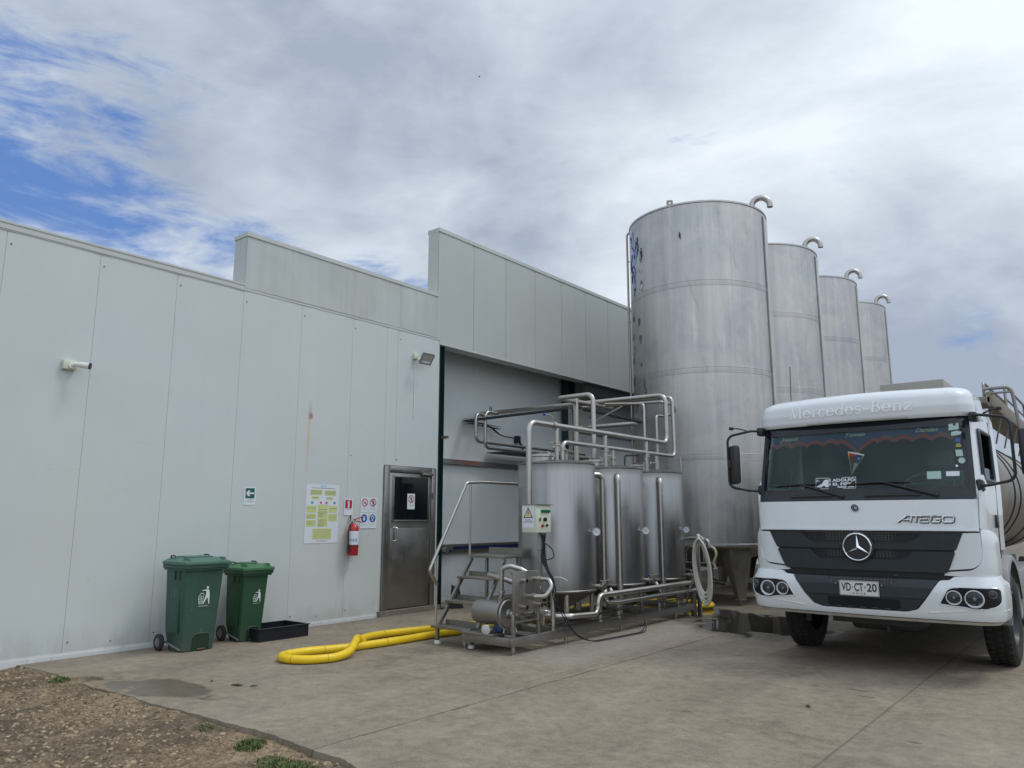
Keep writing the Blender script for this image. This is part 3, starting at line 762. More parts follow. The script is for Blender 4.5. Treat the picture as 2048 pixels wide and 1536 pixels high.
mb = MB(); mb.box((WX + .008, wa + fr, wz0 + fr), (WX + .016, wb - fr, wz1 - fr)); mb.build('window_pane', DGLASS, dr)
mb = MB(); mb.pipe([(WX + .015, 9.02, 1.225), (WX + .07, 9.07, 1.225), (WX + .07, 9.07, 1.45), (WX + .015, 9.02, 1.45)], .014, .04, 10); mb.bbox((WX + .012, 9.01, 1.21), (WX + .020, 9.05, 1.465), .003); mb.build('handle', PIPE, dr)
mb = MB(); mb.bbox((WX + .02, 9.66, 2.36), (WX + .075, 9.92, 2.41), .01); mb.box((WX + .045, 9.62, 2.42), (WX + .055, 9.9, 2.435)); mb.tube([(WX + .05, 9.63, 2.428), (WX + .04, 9.80, 2.47)], .008, 6); mb.build('closer', STEEL, dr)
for hz_ in (1.95, .45): mb = MB(); mb.box((WX + .01, 9.925, hz_), (WX + .045, 9.955, hz_ + .11)); mb.build('hinge', DARKMETAL, dr)
# screws on the panels
for y, z in [(y + .05, z) for y in SE[6:14] for z in (.17, 4.78) if not (y > 8.8 and z < 1)] + [(4.45, .13), (5.4, .13), (6.4, .13), (7.5, .13), (8.06, 2.63), (9.07, 2.62)]:
    mb = MB(); mb.cyl((WX - .002, y, z), (WX + .005, y, z), .009, 8); mb.build('screw', DARKMETAL, bld)

# ---- security camera
sc_ = thing('security_camera', 'white bullet security camera on a junction box high on the panel wall', 'camera', (WX, 3.66, 3.44))
mb = MB(); mb.bbox((WX, 3.58, 3.385), (WX + .07, 3.735, 3.50), .008); mb.build('junction_box', CREAM, sc_)
mb = MB(); mb.cyl((WX + .07, 3.675, 3.435), (WX + .085, 3.675, 3.435), .042, 20); mb.tube([(WX + .08, 3.675, 3.435), (WX + .11, 3.69, 3.44), (WX + .13, 3.72, 3.445)], .018, 10); mb.build('bracket', WHITE_PL, sc_)
cd = Vector((.62, .78, -.10)).normalized(); co = Vector((WX + .12, 3.70, 3.445))
mb = MB(); mb.tube([co - cd * .03, co, co + cd * .05, co + cd * .15], .04, 20, radii=[.012, .026, .036, .040]); mb.build('body', WHITE_PL, sc_)
mb = MB(); mb.tube([co + cd * .15, co + cd * .165], .041, 20); mb.build('lens', BLACK, sc_)
# ---- floodlight
fl = thing('floodlight', 'small square floodlight on a bracket with a thin cable conduit on the wall', 'floodlight', (WX, 9.5, 4.5))
mb = MB(); mb.bbox((WX, 9.40, 4.47), (WX + .05, 9.50, 4.585), .008); mb.build('junction_box', CREAM, fl)
mb = MB(); mb.pipe([(WX + .04, 9.45, 4.49), (WX + .12, 9.46, 4.49), (WX + .16, 9.398, 4.429)], .014, .03, 8); mb.cyl((WX + .15, 9.378, 4.429), (WX + .19, 9.428, 4.429), .025, 12); mb.build('bracket', CREAM, fl)
fo = Vector((WX + .24, 9.528, 4.459)); U_ = Vector((0, 1, 0)); Vv = Vector((.55, 0, .835)).normalized(); Nn = U_.cross(Vv).normalized()
if Nn.z > 0: Nn = -Nn
Mx = Matrix.Translation(fo) @ Matrix([[U_.x, Vv.x, Nn.x, 0], [U_.y, Vv.y, Nn.y, 0], [U_.z, Vv.z, Nn.z, 0], [0, 0, 0, 1]])
mb = MB(); mb.bbox((-.14, -.11, -.03), (.14, .11, .0), .01, Mx)
for (a_, b_) in (((-.14, -.11), (.14, -.095)), ((-.14, .095), (.14, .11)), ((-.14, -.095), (-.125, .095)), ((.125, -.095), (.14, .095))): mb.box((a_[0], a_[1], 0), (b_[0], b_[1], .014), Mx)
mb.build('housing', TRUCKGREY, fl)
mb = MB(); mb.box((-.125, -.095, .002), (.125, .095, .008), Mx); mb.build('glass_front', flat('lamp_front', (.42, .42, .40), .15), fl)
mb = MB(); mb.box((-.10, -.08, .009), (.10, -.045, .012), Mx); mb.build('led_strip', flat('pale_led', (.8, .8, .78), .2), fl)
mb = MB(); mb.tube([(WX + .012, 9.45, 4.47), (WX + .012, 9.445, 3.41)], .010, 8); mb.box((WX, 9.43, 3.9), (WX + .02, 9.46, 3.92)); mb.build('conduit', WHITE_PL, fl)

# ---- signs on the wall: right = +Y, up = +Z, outward = +X
def wplane(y, z, h=.0045): return Plane((WX + h, y, z), (0, 1, 0), (0, 0, 1))
def sign(name, label, cat, y0, z0, y1, z1, group=None, xo=.0045, tilt=0):
    o = thing(name, label, cat, (WX + xo, y0, z0), group); P = Plane((WX + xo, y0, z0), (0, cos(tilt), sin(tilt)), (0, -sin(tilt), cos(tilt)))
    mb = MB(); W_, H_ = y1 - y0, z1 - z0; mb.prism([(0, 0), (W_, 0), (W_, H_), (0, H_)], P.O, P.U, P.V, P.N, .002); mb.build('panel', PAPER, o); return o, P, W_, H_
o, P, W_, H_ = sign('exit_route_sign', 'green and white evacuation route sign with left arrow above the bins', 'sign', 6.145, 1.795, 6.335, 2.055)
mb = MB(); P.rect(mb, .022, .095, .168, .24, .003); mb.build('green_field', SIGN_GREEN, o)
mb = MB(); P.poly(mb, [(.030, .168), (.065, .208), (.10, .208), (.078, .180), (.158, .180), (.158, .156), (.078, .156), (.10, .126), (.065, .126)], .004); mb.build('arrow', PAPER, o)
mb = MB(); P.text(mb, 'VIA DE', .095, .066, .016, .075, h=.003); P.text(mb, 'EVACUACION', .095, .042, .016, .135, h=.003); mb.build('lettering', INKG, o)
o, P, W_, H_ = sign('notice_poster', 'tall white poster with pale yellow text boxes left of the fire extinguisher', 'poster', 7.208, 1.225, 7.845, 2.13)
def bx(u0, v0, u1, v1): mb = MB(); P.rect(mb, u0, v0, u1, v1, .003); mb.build('text_box', NOTE, o)
for r_ in ((.08, .74, .30, .825), (.355, .735, .575, .82), (.115, .675, .245, .72), (.39, .67, .52, .715), (.02, .47, .205, .575), (.44, .47, .61, .575), (.02, .375, .205, .45), (.44, .335, .61, .45), (.02, .255, .205, .355), (.235, .25, .425, .595), (.15, .06, .51, .225)): bx(*r_)
mb = MB()
P.rect(mb, .10, .845, .555, .853, .003)
for (u0, v0, u1, n) in ((.09, .80, .29, 1), (.365, .795, .565, 1), (.125, .698, .235, 1), (.40, .693, .51, 1), (.03, .535, .195, 1), (.45, .53, .60, 1), (.25, .515, .41, 1)):
    P.rect(mb, u0, v0, u1, v0 + .006, .0045)
for i in range(4): P.rect(mb, .245, .475 - i * .022, .245 + (.16, .11, .12, .09)[i], .481 - i * .022, .0045)
for i in range(5): P.rect(mb, .245, .35 - i * .022, .245 + (.15, .10, .16, .13, .11)[i], .356 - i * .022, .0045)
for i in range(6): P.rect(mb, .16, .205 - i * .026, .50, .208 - i * .026, .0045)
for i in range(3): P.rect(mb, .03, .43 - i * .02, .19, .433 - i * .02, .0045); P.rect(mb, .03, .33 - i * .02, .19, .333 - i * .02, .0045); P.rect(mb, .45, .42 - i * .026, .60, .423 - i * .026, .0045)
for i in range(3): P.rect(mb, .09, .785 - i * .014, .29, .788 - i * .014, .0045); P.rect(mb, .365, .78 - i * .014, .565, .783 - i * .014, .0045)
P.rect(mb, .22, .028, .44, .038, .003); mb.build('print_lines', INKG, o)
mb = MB(); P.rect(mb, .10, .605, .145, .64, .003); P.rect(mb, .53, .605, .575, .64, .003); mb.build('blue_squares', TEAL, o)
mb = MB(); P.rect(mb, .265, .605, .305, .64, .003); P.rect(mb, .375, .605, .415, .64, .003); mb.build('pink_squares', PINK, o)
mb = MB(); [P.rect(mb, .27 + i * .028, .868, .29 + i * .028, .885 + .012 * (i % 2), .003) for i in range(4)]; mb.build('heading', flat('pale_blue_print', (.25, .50, .75), .5), o)
o, P, W_, H_ = sign('extinguisher_sign', 'red and white fire extinguisher sign directly above the extinguisher', 'sign', 7.955, 1.655, 8.135, 1.92)
mb = MB(); P.rect(mb, .022, .11, .158, .245, .003); mb.build('red_field', SIGN_RED, o)
mb = MB(); P.poly(mb, [(.075, .12), (.108, .12), (.108, .20), (.10, .215), (.105, .232), (.075, .232), (.068, .222), (.083, .215), (.075, .20)], .004); P.rect(mb, .055, .205, .072, .214, .004); mb.build('symbol', PAPER, o)
mb = MB(); P.text(mb, 'EXTINTOR', .09, .085, .014, .095, h=.003); mb.build('lettering', INKG, o)
qs = (('no_smoking_sign', 'round red no smoking sign, upper left of the four small signs', 8.295, 1.70, 'ns'), ('no_entry_sign', 'round red no pedestrians sign, upper right of the four small signs', 8.475, 1.70, 'ne'),
      ('hand_washing_sign', 'blue round sign with white hands, lower left of the four small signs', 8.290, 1.442, 'hw'), ('safety_gear_sign', 'blue round sign with protective clothing symbol, lower right of the four small signs', 8.470, 1.442, 'sg'))
def figure(P, mb, u, v, s, h=.004):
    P.disc(mb, u, v + .32 * s, .07 * s, h, 12); P.poly(mb, [(u - .10 * s, v + .22 * s), (u + .10 * s, v + .22 * s), (u + .17 * s, v - .02 * s), (u + .11 * s, v - .02 * s), (u + .07 * s, v + .08 * s), (u + .07 * s, v - .1 * s), (u + .16 * s, v - .38 * s), (u + .08 * s, v - .38 * s), (u, v - .14 * s), (u - .09 * s, v - .38 * s), (u - .16 * s, v - .38 * s), (u - .07 * s, v - .1 * s), (u - .07 * s, v + .08 * s), (u - .13 * s, v - .02 * s), (u - .18 * s, v)], h)
def nosign(o, P, cu, cv, r, kind):
    mb = MB()
    if kind == 'ns':
        P.line(mb, [(cu - .03, cv - .015), (cu + .03, cv - .005)], .010, .003); P.line(mb, [(cu + .028, cv + .0), (cu + .02, cv + .025)], .004, .003)
    else: figure(P, mb, cu, cv, .13, .003)
    mb.build('symbol', INK, o)
    mb = MB(); P.disc(mb, cu, cv, r, .004, 28, r * .80); P.line(mb, [(cu - r * .62, cv + r * .62), (cu + r * .62, cv - r * .62)], r * .19, .0045); mb.build('prohibition_ring', SIGN_RED, o)
for nm, lb, y0, z0, kd in qs:
    o, P, W_, H_ = sign(nm, lb, 'sign', y0, z0, y0 + .176, z0 + .252, 'small safety signs beside the door')
    if kd in ('ns', 'ne'): nosign(o, P, .088, .165, .066, kd)
    else:
        mb = MB(); P.disc(mb, .088, .165, .066, .003, 28); mb.build('blue_disc', SIGN_BLUE, o)
        mb = MB()
        if kd == 'hw': P.disc(mb, .088, .148, .022, .004, 14); [P.line(mb, [(.070 + i * .009, .155), (.066 + i * .011, .195)], .006, .0045) for i in range(5)]
        else: P.disc(mb, .088, .178, .034, .004, 20, .020); P.poly(mb, [(.070, .122), (.106, .122), (.098, .160), (.078, .160)], .004)
        mb.build('symbol', PAPER, o)
    mb = MB(); t1_ = {'ns': ('PROHIBIDO FUMAR', ''), 'ne': ('PROHIBIDO', 'EL INGRESO'), 'hw': ('USE', 'MASCARILLA'), 'sg': ('USE', 'ROPA DE TRABAJO')}[kd]
    P.text(mb, t1_[0], .088, .068, .010, .10 if len(t1_[0]) > 8 else None, h=.003)
    if t1_[1]: P.text(mb, t1_[1], .088, .052, .010, .12, h=.003)
    mb.build('lettering', INKG, o)
o, P, W_, H_ = sign('no_entry_sign', 'white no pedestrians sticker on the dark door window', 'sign', 9.335, 1.765, 9.515, 2.035, None, .0165)
nosign(o, P, .09, .175, .070, 'ne'); mb = MB(); P.text(mb, 'PROHIBIDO', .09, .070, .010, .12, h=.003); P.text(mb, 'EL INGRESO', .09, .054, .010, .13, h=.003); mb.build('lettering', INKG, o)
# ---- extinguisher
ex = thing('fire_extinguisher', 'red fire extinguisher with black hose hung on the panel wall', 'extinguisher', (WX + .1, 8.08, 1.0))
cx, cy = WX + .105, 8.085
mb = MB(); mb.lathe([(.0, 1.02), (.078, 1.02), (.085, 1.03), (.085, 1.43), (.080, 1.465), (.060, 1.495), (.03, 1.515), (.022, 1.53), (0, 1.53)], Matrix.Translation((cx, cy, 0)), 28); mb.build('cylinder', RED, ex)
mb = MB(); mb.lathe([(.0865, 1.19), (.0865, 1.405)], Matrix.Translation((cx, cy, 0)), 20, False, radians(-95), radians(40)); mb.build('label', PAPER, ex, recalc=False)
mb = MB()
for (a0_, s0_) in ((-70, .9), (-42, 1.0), (-12, .9)):
    aa = radians(a0_); pp = Plane((cx + .0872 * cos(aa), cy + .0872 * sin(aa), 1.245), (-sin(aa), cos(aa), 0), (0, 0, 1)); pp.disc(mb, 0, .015, .016, .001, 14, .010); pp.line(mb, [(.012, -.006), (.018, .045)], .006)
mb.build('blue_print', SIGN_BLUE, ex)
mb = MB(); mb.cyl((cx, cy, 1.525), (cx, cy, 1.575), .018, 12); mb.box((WX, 8.06, 1.56), (WX + .03, 8.09, 1.66)); mb.box((WX, 8.065, 1.575), (cx, 8.085, 1.585)); mb.cyl((cx, cy - .02, 1.55), (cx, cy - .045, 1.55), .016, 10); mb.build('valve', CHROME, ex)
mb = MB(); mb.pipe([(cx, cy, 1.585), (cx + .04, cy + .04, 1.60), (cx + .10, cy + .10, 1.635)], .009, .04, 6); mb.pipe([(cx, cy, 1.565), (cx + .05, cy + .05, 1.56), (cx + .10, cy + .10, 1.535)], .009, .04, 6); mb.build('lever', RED, ex)
mb = MB(); mb.tube(smooth_path([(cx + .01, cy - .03, 1.555), (cx + .02, cy - .09, 1.50), (cx + .02, cy - .115, 1.40), (cx + .02, cy - .11, 1.2), (cx + .01, cy - .10, 1.1)], 6), .011, 8); mb.tube([(cx + .01, cy - .10, 1.2), (cx + .01, cy - .10, 1.06)], .018, 10, radii=[.016, .021]); mb.build('hose', BLACK_M, ex)
mb = MB(); mb.lathe([(.088, 1.165), (.088, 1.18)], Matrix.Translation((cx, cy, 0)), 28, False); mb.tube([(cx + .03, cy - .15, 1.17), (cx + .06, cy - .06, 1.172)], .006, 6); mb.build('strap', BLACK_M, ex)

# ================================================================== BINS, TRAY, HOSE
LOGO = flat('white_print', (.68, .74, .72), .45)
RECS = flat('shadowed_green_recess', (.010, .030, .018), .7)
def bin_(name, label, y0, y1, xf, dep, H, mat, lmat, ls):
    """wheeled pedal bin, front facing +X"""
    w_ = y1 - y0; yc = (y0 + y1) / 2; t = thing(name, label, 'bin', (xf - dep / 2, yc, 0), 'green wheeled bins by the wall')
    S_ = lambda a, b, c: Vector((a, b, c))
    def fx(z): return xf - .075 * (1 - z / H)          # front leans out towards the top
    def hy(z): return w_ / 2 * (.80 + .20 * z / H)
    mb = MB(); levels = [0, .03, .10, .22, .45, .7, .93, 1.0]
    # walls as rings with rounded corners
    rings = []; n = 5
    for lv in levels:
        z = lv * H * .93 + .01; hw = hy(z); f_ = fx(z); bk = xf - dep + .10 * max(0, 1 - z / .22); r = .04; ring = []
        for (sx, sy, a0) in ((1, 1, 0), (-1, 1, 90), (-1, -1, 180), (1, -1, 270)):
            cx_ = (f_ - r) if sx > 0 else (bk + r); cy_ = yc + sy * (hw - r)
            for k in range(n): a = radians(a0 + 90 * k / (n - 1)); ring.append((cx_ + r * cos(a), cy_ + r * sin(a), z))
        rings.append(ring)
    m = 4 * n; vs = [q for rg in rings for q in rg]; fs = []
    for i in range(len(rings) - 1):
        for k in range(m): fs.append((i * m + k, i * m + (k + 1) % m, (i + 1) * m + (k + 1) % m, (i + 1) * m + k))
    fs.append(tuple(range(m))[::-1]); mb.add(vs, fs)
    # rim flange and grip ribs
    hw = hy(H * .93); mb.bbox((xf - dep - .012, yc - hw - .035, H * .93 - .03), (xf + .035, yc + hw + .035, H * .93 + .012), .008)
    mb.bbox((xf - dep - .0, yc - hw - .02, H * .93 - .055), (xf + .02, yc + hw + .02, H * .93 - .03), .006)
    for sy in (-1, 1):
        for xx in (xf - dep * .30, xf - dep * .52): mb.bbox((xx - .015, yc + sy * (hw - .012), H * .78), (xx + .015, yc + sy * (hw + .014), H * .90), .006)
        mb.bbox((xf - dep * .72, yc + sy * (w_ / 2 * .88) - .006 * sy, H * .2), (xf - dep * .28, yc + sy * (w_ / 2 * .965), H * .70), .02)
    body = mb.build('bin_body', mat, t, 40)
    # pedal arch: dark moulded recess with its rim
    aw = w_ * .19; ah = H * .19; z_ = .0
    O = Vector((fx(.06) + .001, yc + w_ * .05, 0)); P = Plane(O, (0, 1, 0), (fx(ah) - fx(0), 0, ah))
    arch = rnd_poly([(-aw - .015, 0.0), (aw + .015, 0.0), (aw, ah), (-aw, ah)], [0, 0, .04, .04])
    mb = MB(); P.poly(mb, arch, .004); mb.build('pedal_recess', RECS, t)
    mb = MB(); mb.tube([P.p(a, b, .004) for a, b in [arch[-1 - k] for k in range(len(arch))][:] if b > .005], .007, 6); mb.build('recess_rim', mat, t)
    mb = MB(); mb.bbox((fx(0) - .02, O.y - .05, .015), (fx(0) + .045, O.y + .05, .032), .006); mb.build('pedal', paint('rusty_pedal', (.13, .07, .04), .7, grime=.5), t)
    # lid
    zt = H * .93 + .012; mb = MB(); hw2 = hw + .022
    mb.bbox((xf - dep - .02, yc - hw2 - .02, zt), (xf + .05, yc + hw2 + .02, zt + .045), .012)
    prof = []; L0, L1 = xf - dep - .015, xf + .035
    a = [(L0, yc - hw2, zt + .045), (L1, yc - hw2, zt + .045), (L1, yc + hw2, zt + .045), (L0, yc + hw2, zt + .045)]
    b = [(L0 + .05, yc - hw2 + .06, zt + .085), (L1 - .10, yc - hw2 + .07, zt + .085), (L1 - .10, yc + hw2 - .07, zt + .085), (L0 + .05, yc + hw2 - .06, zt + .085)]
    mb.add(a + b, [(0, 1, 5, 4), (1, 2, 6, 5), (2, 3, 7, 6), (3, 0, 4, 7), (4, 5, 6, 7), (3, 2, 1, 0)])
    mb.bbox((L0 + .08, yc - hw2 + .12, zt + .084), (L1 - .18, yc + hw2 - .12, zt + .10), .01)
    for sy in (-1, 1): mb.bbox((L1 - .14, yc + sy * (hw2 - .05) - .018, zt + .04), (L1 - .02, yc + sy * (hw2 - .05) + .018, zt + .09), .008)
    lid = mb.build('lid', lmat, t, 40)
    mb = MB()
    for sy in (-1, 1): mb.pipe([(L0 + .08, yc + sy * (hw2 - .06), zt + .05), (L0 + .04, yc + sy * (hw2 - .06), zt + .105), (L0 + .16, yc + sy * (hw2 - .06), zt + .105), (L0 + .18, yc + sy * (hw2 - .06), zt + .08)], .009, .02, 8)
    mb.pipe([(L0 - .0, yc - hw2 + .03, zt + .04), (L0 - .06, yc - hw2 + .03, zt + .03), (L0 - .06, yc + hw2 - .03, zt + .03), (L0, yc + hw2 - .03, zt + .04)], .012, .03, 8); mb.build('lid_handle', BLACK, lid)
    # wheels, axle
    R = .10; xa = xf - dep + .045
    for sy in (-1, 1):
        yw = yc + sy * (w_ / 2 + .035)
        Mw = Matrix.Translation((xa, yw, R)) @ Matrix.Rotation(pi / 2, 4, 'X'); mb = MB()
        mb.lathe([(.06, -.026), (.088, -.026), (R, -.016), (R, .016), (.088, .026), (.06, .026)], Mw, 28, False); wh = mb.build('wheel', BLACK_M, t)
        mb = MB(); mb.lathe([(0, -.02), (.06, -.02), (.062, 0), (.06, .02), (0, .02)], Mw, 24); [mb.lathe([(.0, .02), (.012, .02), (.012, .032), (0, .032)], Mw @ Matrix.Translation((.036 * cos(k * pi / 3), .036 * sin(k * pi / 3), 0)), 8) for k in range(6)]; mb.lathe([(0, -.034), (.02, -.034), (.02, .034), (0, .034)], Mw, 12); mb.build('rim', TRUCKGREY, wh)
        mb = MB(); mb.tube([(xa, yc + sy * (w_ / 2 * .86), .10), (xf - .10, yc + sy * w_ / 2 * .82, .03)], .011, 8); mb.build('pedal_bar', TRUCKGREY, t)
    mb = MB(); mb.cyl((xa, yc - w_ / 2 - .03, R), (xa, yc + w_ / 2 + .03, R), .011, 10); mb.build('axle', DARKMETAL, t)
    # printed logo: figure dropping litter in a basket
    zl = H * .585; P = Plane((fx(zl) + .0035, yc + w_ * ls[1], zl), (0, 1, 0), (.075 / H, 0, 1)); s_ = ls[0]; mb = MB()
    P.disc(mb, .030 * s_, .115 * s_, .016 * s_, .001, 16)
    P.poly(mb, [(a_ * s_, b_ * s_) for a_, b_ in [(-.045, .078), (-.04, .085), (.02, .094), (.048, .09), (.062, .05), (.070, -.09), (.058, -.09), (.042, -.01), (.03, -.015), (-.012, -.09), (-.022, -.085), (.008, .0), (.018, .05), (.015, .075)]], .001)
    for (a_, b_) in (((-.085, .005), (-.012, .012)), ((-.085, .005), (-.070, -.085)), ((-.012, .012), (-.028, -.085)), ((-.070, -.085), (-.028, -.085)), ((-.063, .007), (-.058, -.085)), ((-.038, .01), (-.042, -.085)), ((-.082, -.025), (-.018, -.02)), ((-.078, -.055), (-.022, -.05))): P.line(mb, [(a_[0] * s_, a_[1] * s_), (b_[0] * s_, b_[1] * s_)], .0055 * s_)
    P.line(mb, [(-.07 * s_, .02 * s_), (-.055 * s_, .045 * s_), (-.02 * s_, .045 * s_), (-.015 * s_, .03 * s_)], .008 * s_)
    P.text(mb, 'TRASH BOX', -.008 * s_, -.118 * s_, .014 * s_, .135 * s_, bold=.01); mb.build('printed_logo', LOGO, t)
    return t
bin_('wheelie_bin', 'larger faded green wheeled bin with a bluish scuffed lid against the wall', 4.90, 5.43, -9.05, .50, 1.10, BIN1, BIN1L, (.98, .04))
bin_('wheelie_bin', 'smaller darker green wheeled bin between the big bin and the black tray', 5.80, 6.20, -9.22, .44, .97, BIN2, BIN2L, (.74, .10))
tr = thing('planter_tray', 'low black rectangular plastic tray lying on the concrete right of the bins', 'tray', (-9.35, 6.3, 0))
mb = MB(); x0, x1, y0, y1, h_ = -9.62, -9.07, 5.98, 6.76, .155
for (p, q) in (((x0, y0), (x1, y0 + .02)), ((x0, y1 - .02), (x1, y1)), ((x0, y0 + .02), (x0 + .02, y1 - .02)), ((x1 - .02, y0 + .02), (x1, y1 - .02))): mb.box((*p, .001), (*q, h_))
mb.box((x0 + .02, y0 + .02, .001), (x1 - .02, y1 - .02, .015))
mb.build('tray_wall', NAVY, tr)
mb = MB()
for (p, q) in (((x0 - .015, y0 - .015), (x1 + .015, y0 + .022)), ((x0 - .015, y1 - .022), (x1 + .015, y1 + .015)), ((x0 - .015, y0 + .022), (x0 + .022, y1 - .022)), ((x1 - .022, y0 + .022), (x1 + .015, y1 - .022))): mb.box((*p, h_), (*q, h_ + .012))
mb.build('rim', NAVY, tr)

def ribbed(path, r, pitch, amp, n=16):
    """tube with corrugations: resample the path at half the pitch and alternate the radius"""
    P_ = [Vector(p) for p in path]; d_ = [0]
    for a, b in zip(P_, P_[1:]): d_.append(d_[-1] + (b - a).length)
    N_ = int(d_[-1] / (pitch / 2)); out = []; rad = []; j = 0
    for i in range(N_ + 1):
        s_ = d_[-1] * i / N_
        while j < len(d_) - 2 and d_[j + 1] < s_: j += 1
        t_ = (s_ - d_[j]) / max(1e-9, d_[j + 1] - d_[j]); out.append(P_[j].lerp(P_[j + 1], t_)); rad.append(r + (amp if i % 2 else -amp))
    mb = MB(); mb.tube(out, r, n, radii=rad); return mb
hp = [(-6.35, 12.9, .05), (-6.1, 13.3, .05), (-6.35, 13.65, .05), (-7.1, 13.6, .05), (-7.6, 12.9, .05), (-7.75, 11.8, .05), (-7.72, 10.6, .05), (-7.74, 9.4, .05), (-7.85, 8.6, .05), (-8.02, 7.9, .05), (-8.12, 7.35, .05), (-8.06, 6.95, .055), (-7.88, 6.68, .06), (-7.66, 6.53, .10), (-7.60, 6.40, .145), (-7.42, 6.22, .14), (-7.26, 6.0, .08), (-7.22, 5.80, .052), (-7.25, 5.62, .05), (-7.36, 5.45, .05), (-7.55, 5.36, .05), (-7.72, 5.40, .05), (-7.80, 5.56, .05), (-7.78, 5.85, .05), (-7.64, 6.25, .05), (-7.58, 6.7, .05), (-7.56, 7.2, .05), (-7.55, 7.8, .05), (-7.42, 8.5, .05), (-7.35, 9.4, .05), (-7.3, 10.6, .05), (-7.25, 11.8, .05), (-7.1, 12.7, .05), (-6.5, 12.75, .05)]
yh = ribbed(smooth_path(hp, 10), .047, .016, .0014).build('yellow_hose', YELLOW, ang=180, loc=(-7.6, 7, 0))
YB = flat('darker_yellow_band', (.55, .37, .012), .5); sp_ = smooth_path(hp, 10)
for k in range(6, len(sp_) - 4, 19):
    mb = MB(); mb.tube([sp_[k], sp_[k].lerp(sp_[k + 1], min(1, .012 / (sp_[k + 1] - sp_[k]).length))], .0492, 18); mb.build('hose_band', YB, yh)
tag(yh, 'long corrugated yellow suction hose looped on the concrete', 'hose')
# ================================================================== CLEANING TANK SKID
sk = thing('cleaning_tank_skid', 'stainless skid carrying three upright tanks with pipes, pump and control box', 'tank skid', (-6.4, 9.5, 0))
def rail(mb, a, b, w_=.05, h_=.10):
    a, b = Vector(a), Vector(b)
    if abs(a.x - b.x) > abs(a.y - b.y): mb.bbox((min(a.x, b.x), a.y - w_ / 2, a.z), (max(a.x, b.x), a.y + w_ / 2, a.z + h_), .004)
    else: mb.bbox((a.x - w_ / 2, min(a.y, b.y), a.z), (a.x + w_ / 2, max(a.y, b.y), a.z + h_), .004)
mb = MB(); zf = .095
rail(mb, (-5.895, 7.30, zf), (-5.895, 12.25, zf)); rail(mb, (-6.66, 7.30, zf), (-6.66, 8.42, zf)); rail(mb, (-7.06, 8.42, zf), (-7.06, 12.25, zf))
rail(mb, (-6.634, 7.325, zf), (-5.921, 7.325, zf)); rail(mb, (-7.034, 8.44, zf), (-5.921, 8.44, zf))
for yy in (7.86, 9.8, 11.2, 12.22): rail(mb, (-7.034 if yy > 8 else -6.634, yy, zf), (-5.921, yy, zf))
mb.bbox((-6.70, 7.27, zf + .101), (-6.15, 7.62, zf + .125), .004)
mb.bbox((-6.63, 7.62, zf + .101), (-5.93, 7.83, zf + .108), .003)
frame = mb.build('skid_frame', STEEL_DULL, sk)
for (fx_, fy_) in ((-5.88, 7.33), (-6.66, 7.33), (-5.895, 8.45), (-5.895, 9.84), (-5.895, 10.55), (-5.895, 11.55), (-7.06, 8.46), (-7.06, 10.5), (-7.06, 12.2), (-5.895, 12.2)):
    mb = MB(); mb.cyl((fx_, fy_, .045), (fx_, fy_, zf), .026, 14); mb.cyl((fx_, fy_, .005), (fx_, fy_, .05), .010, 8); mb.lathe([(.024, 0), (.022, .006), (.012, .010)], Matrix.Translation((fx_, fy_, .0)), 12); mb.build('foot', STEEL, sk)
RT = .56; XT = -6.50
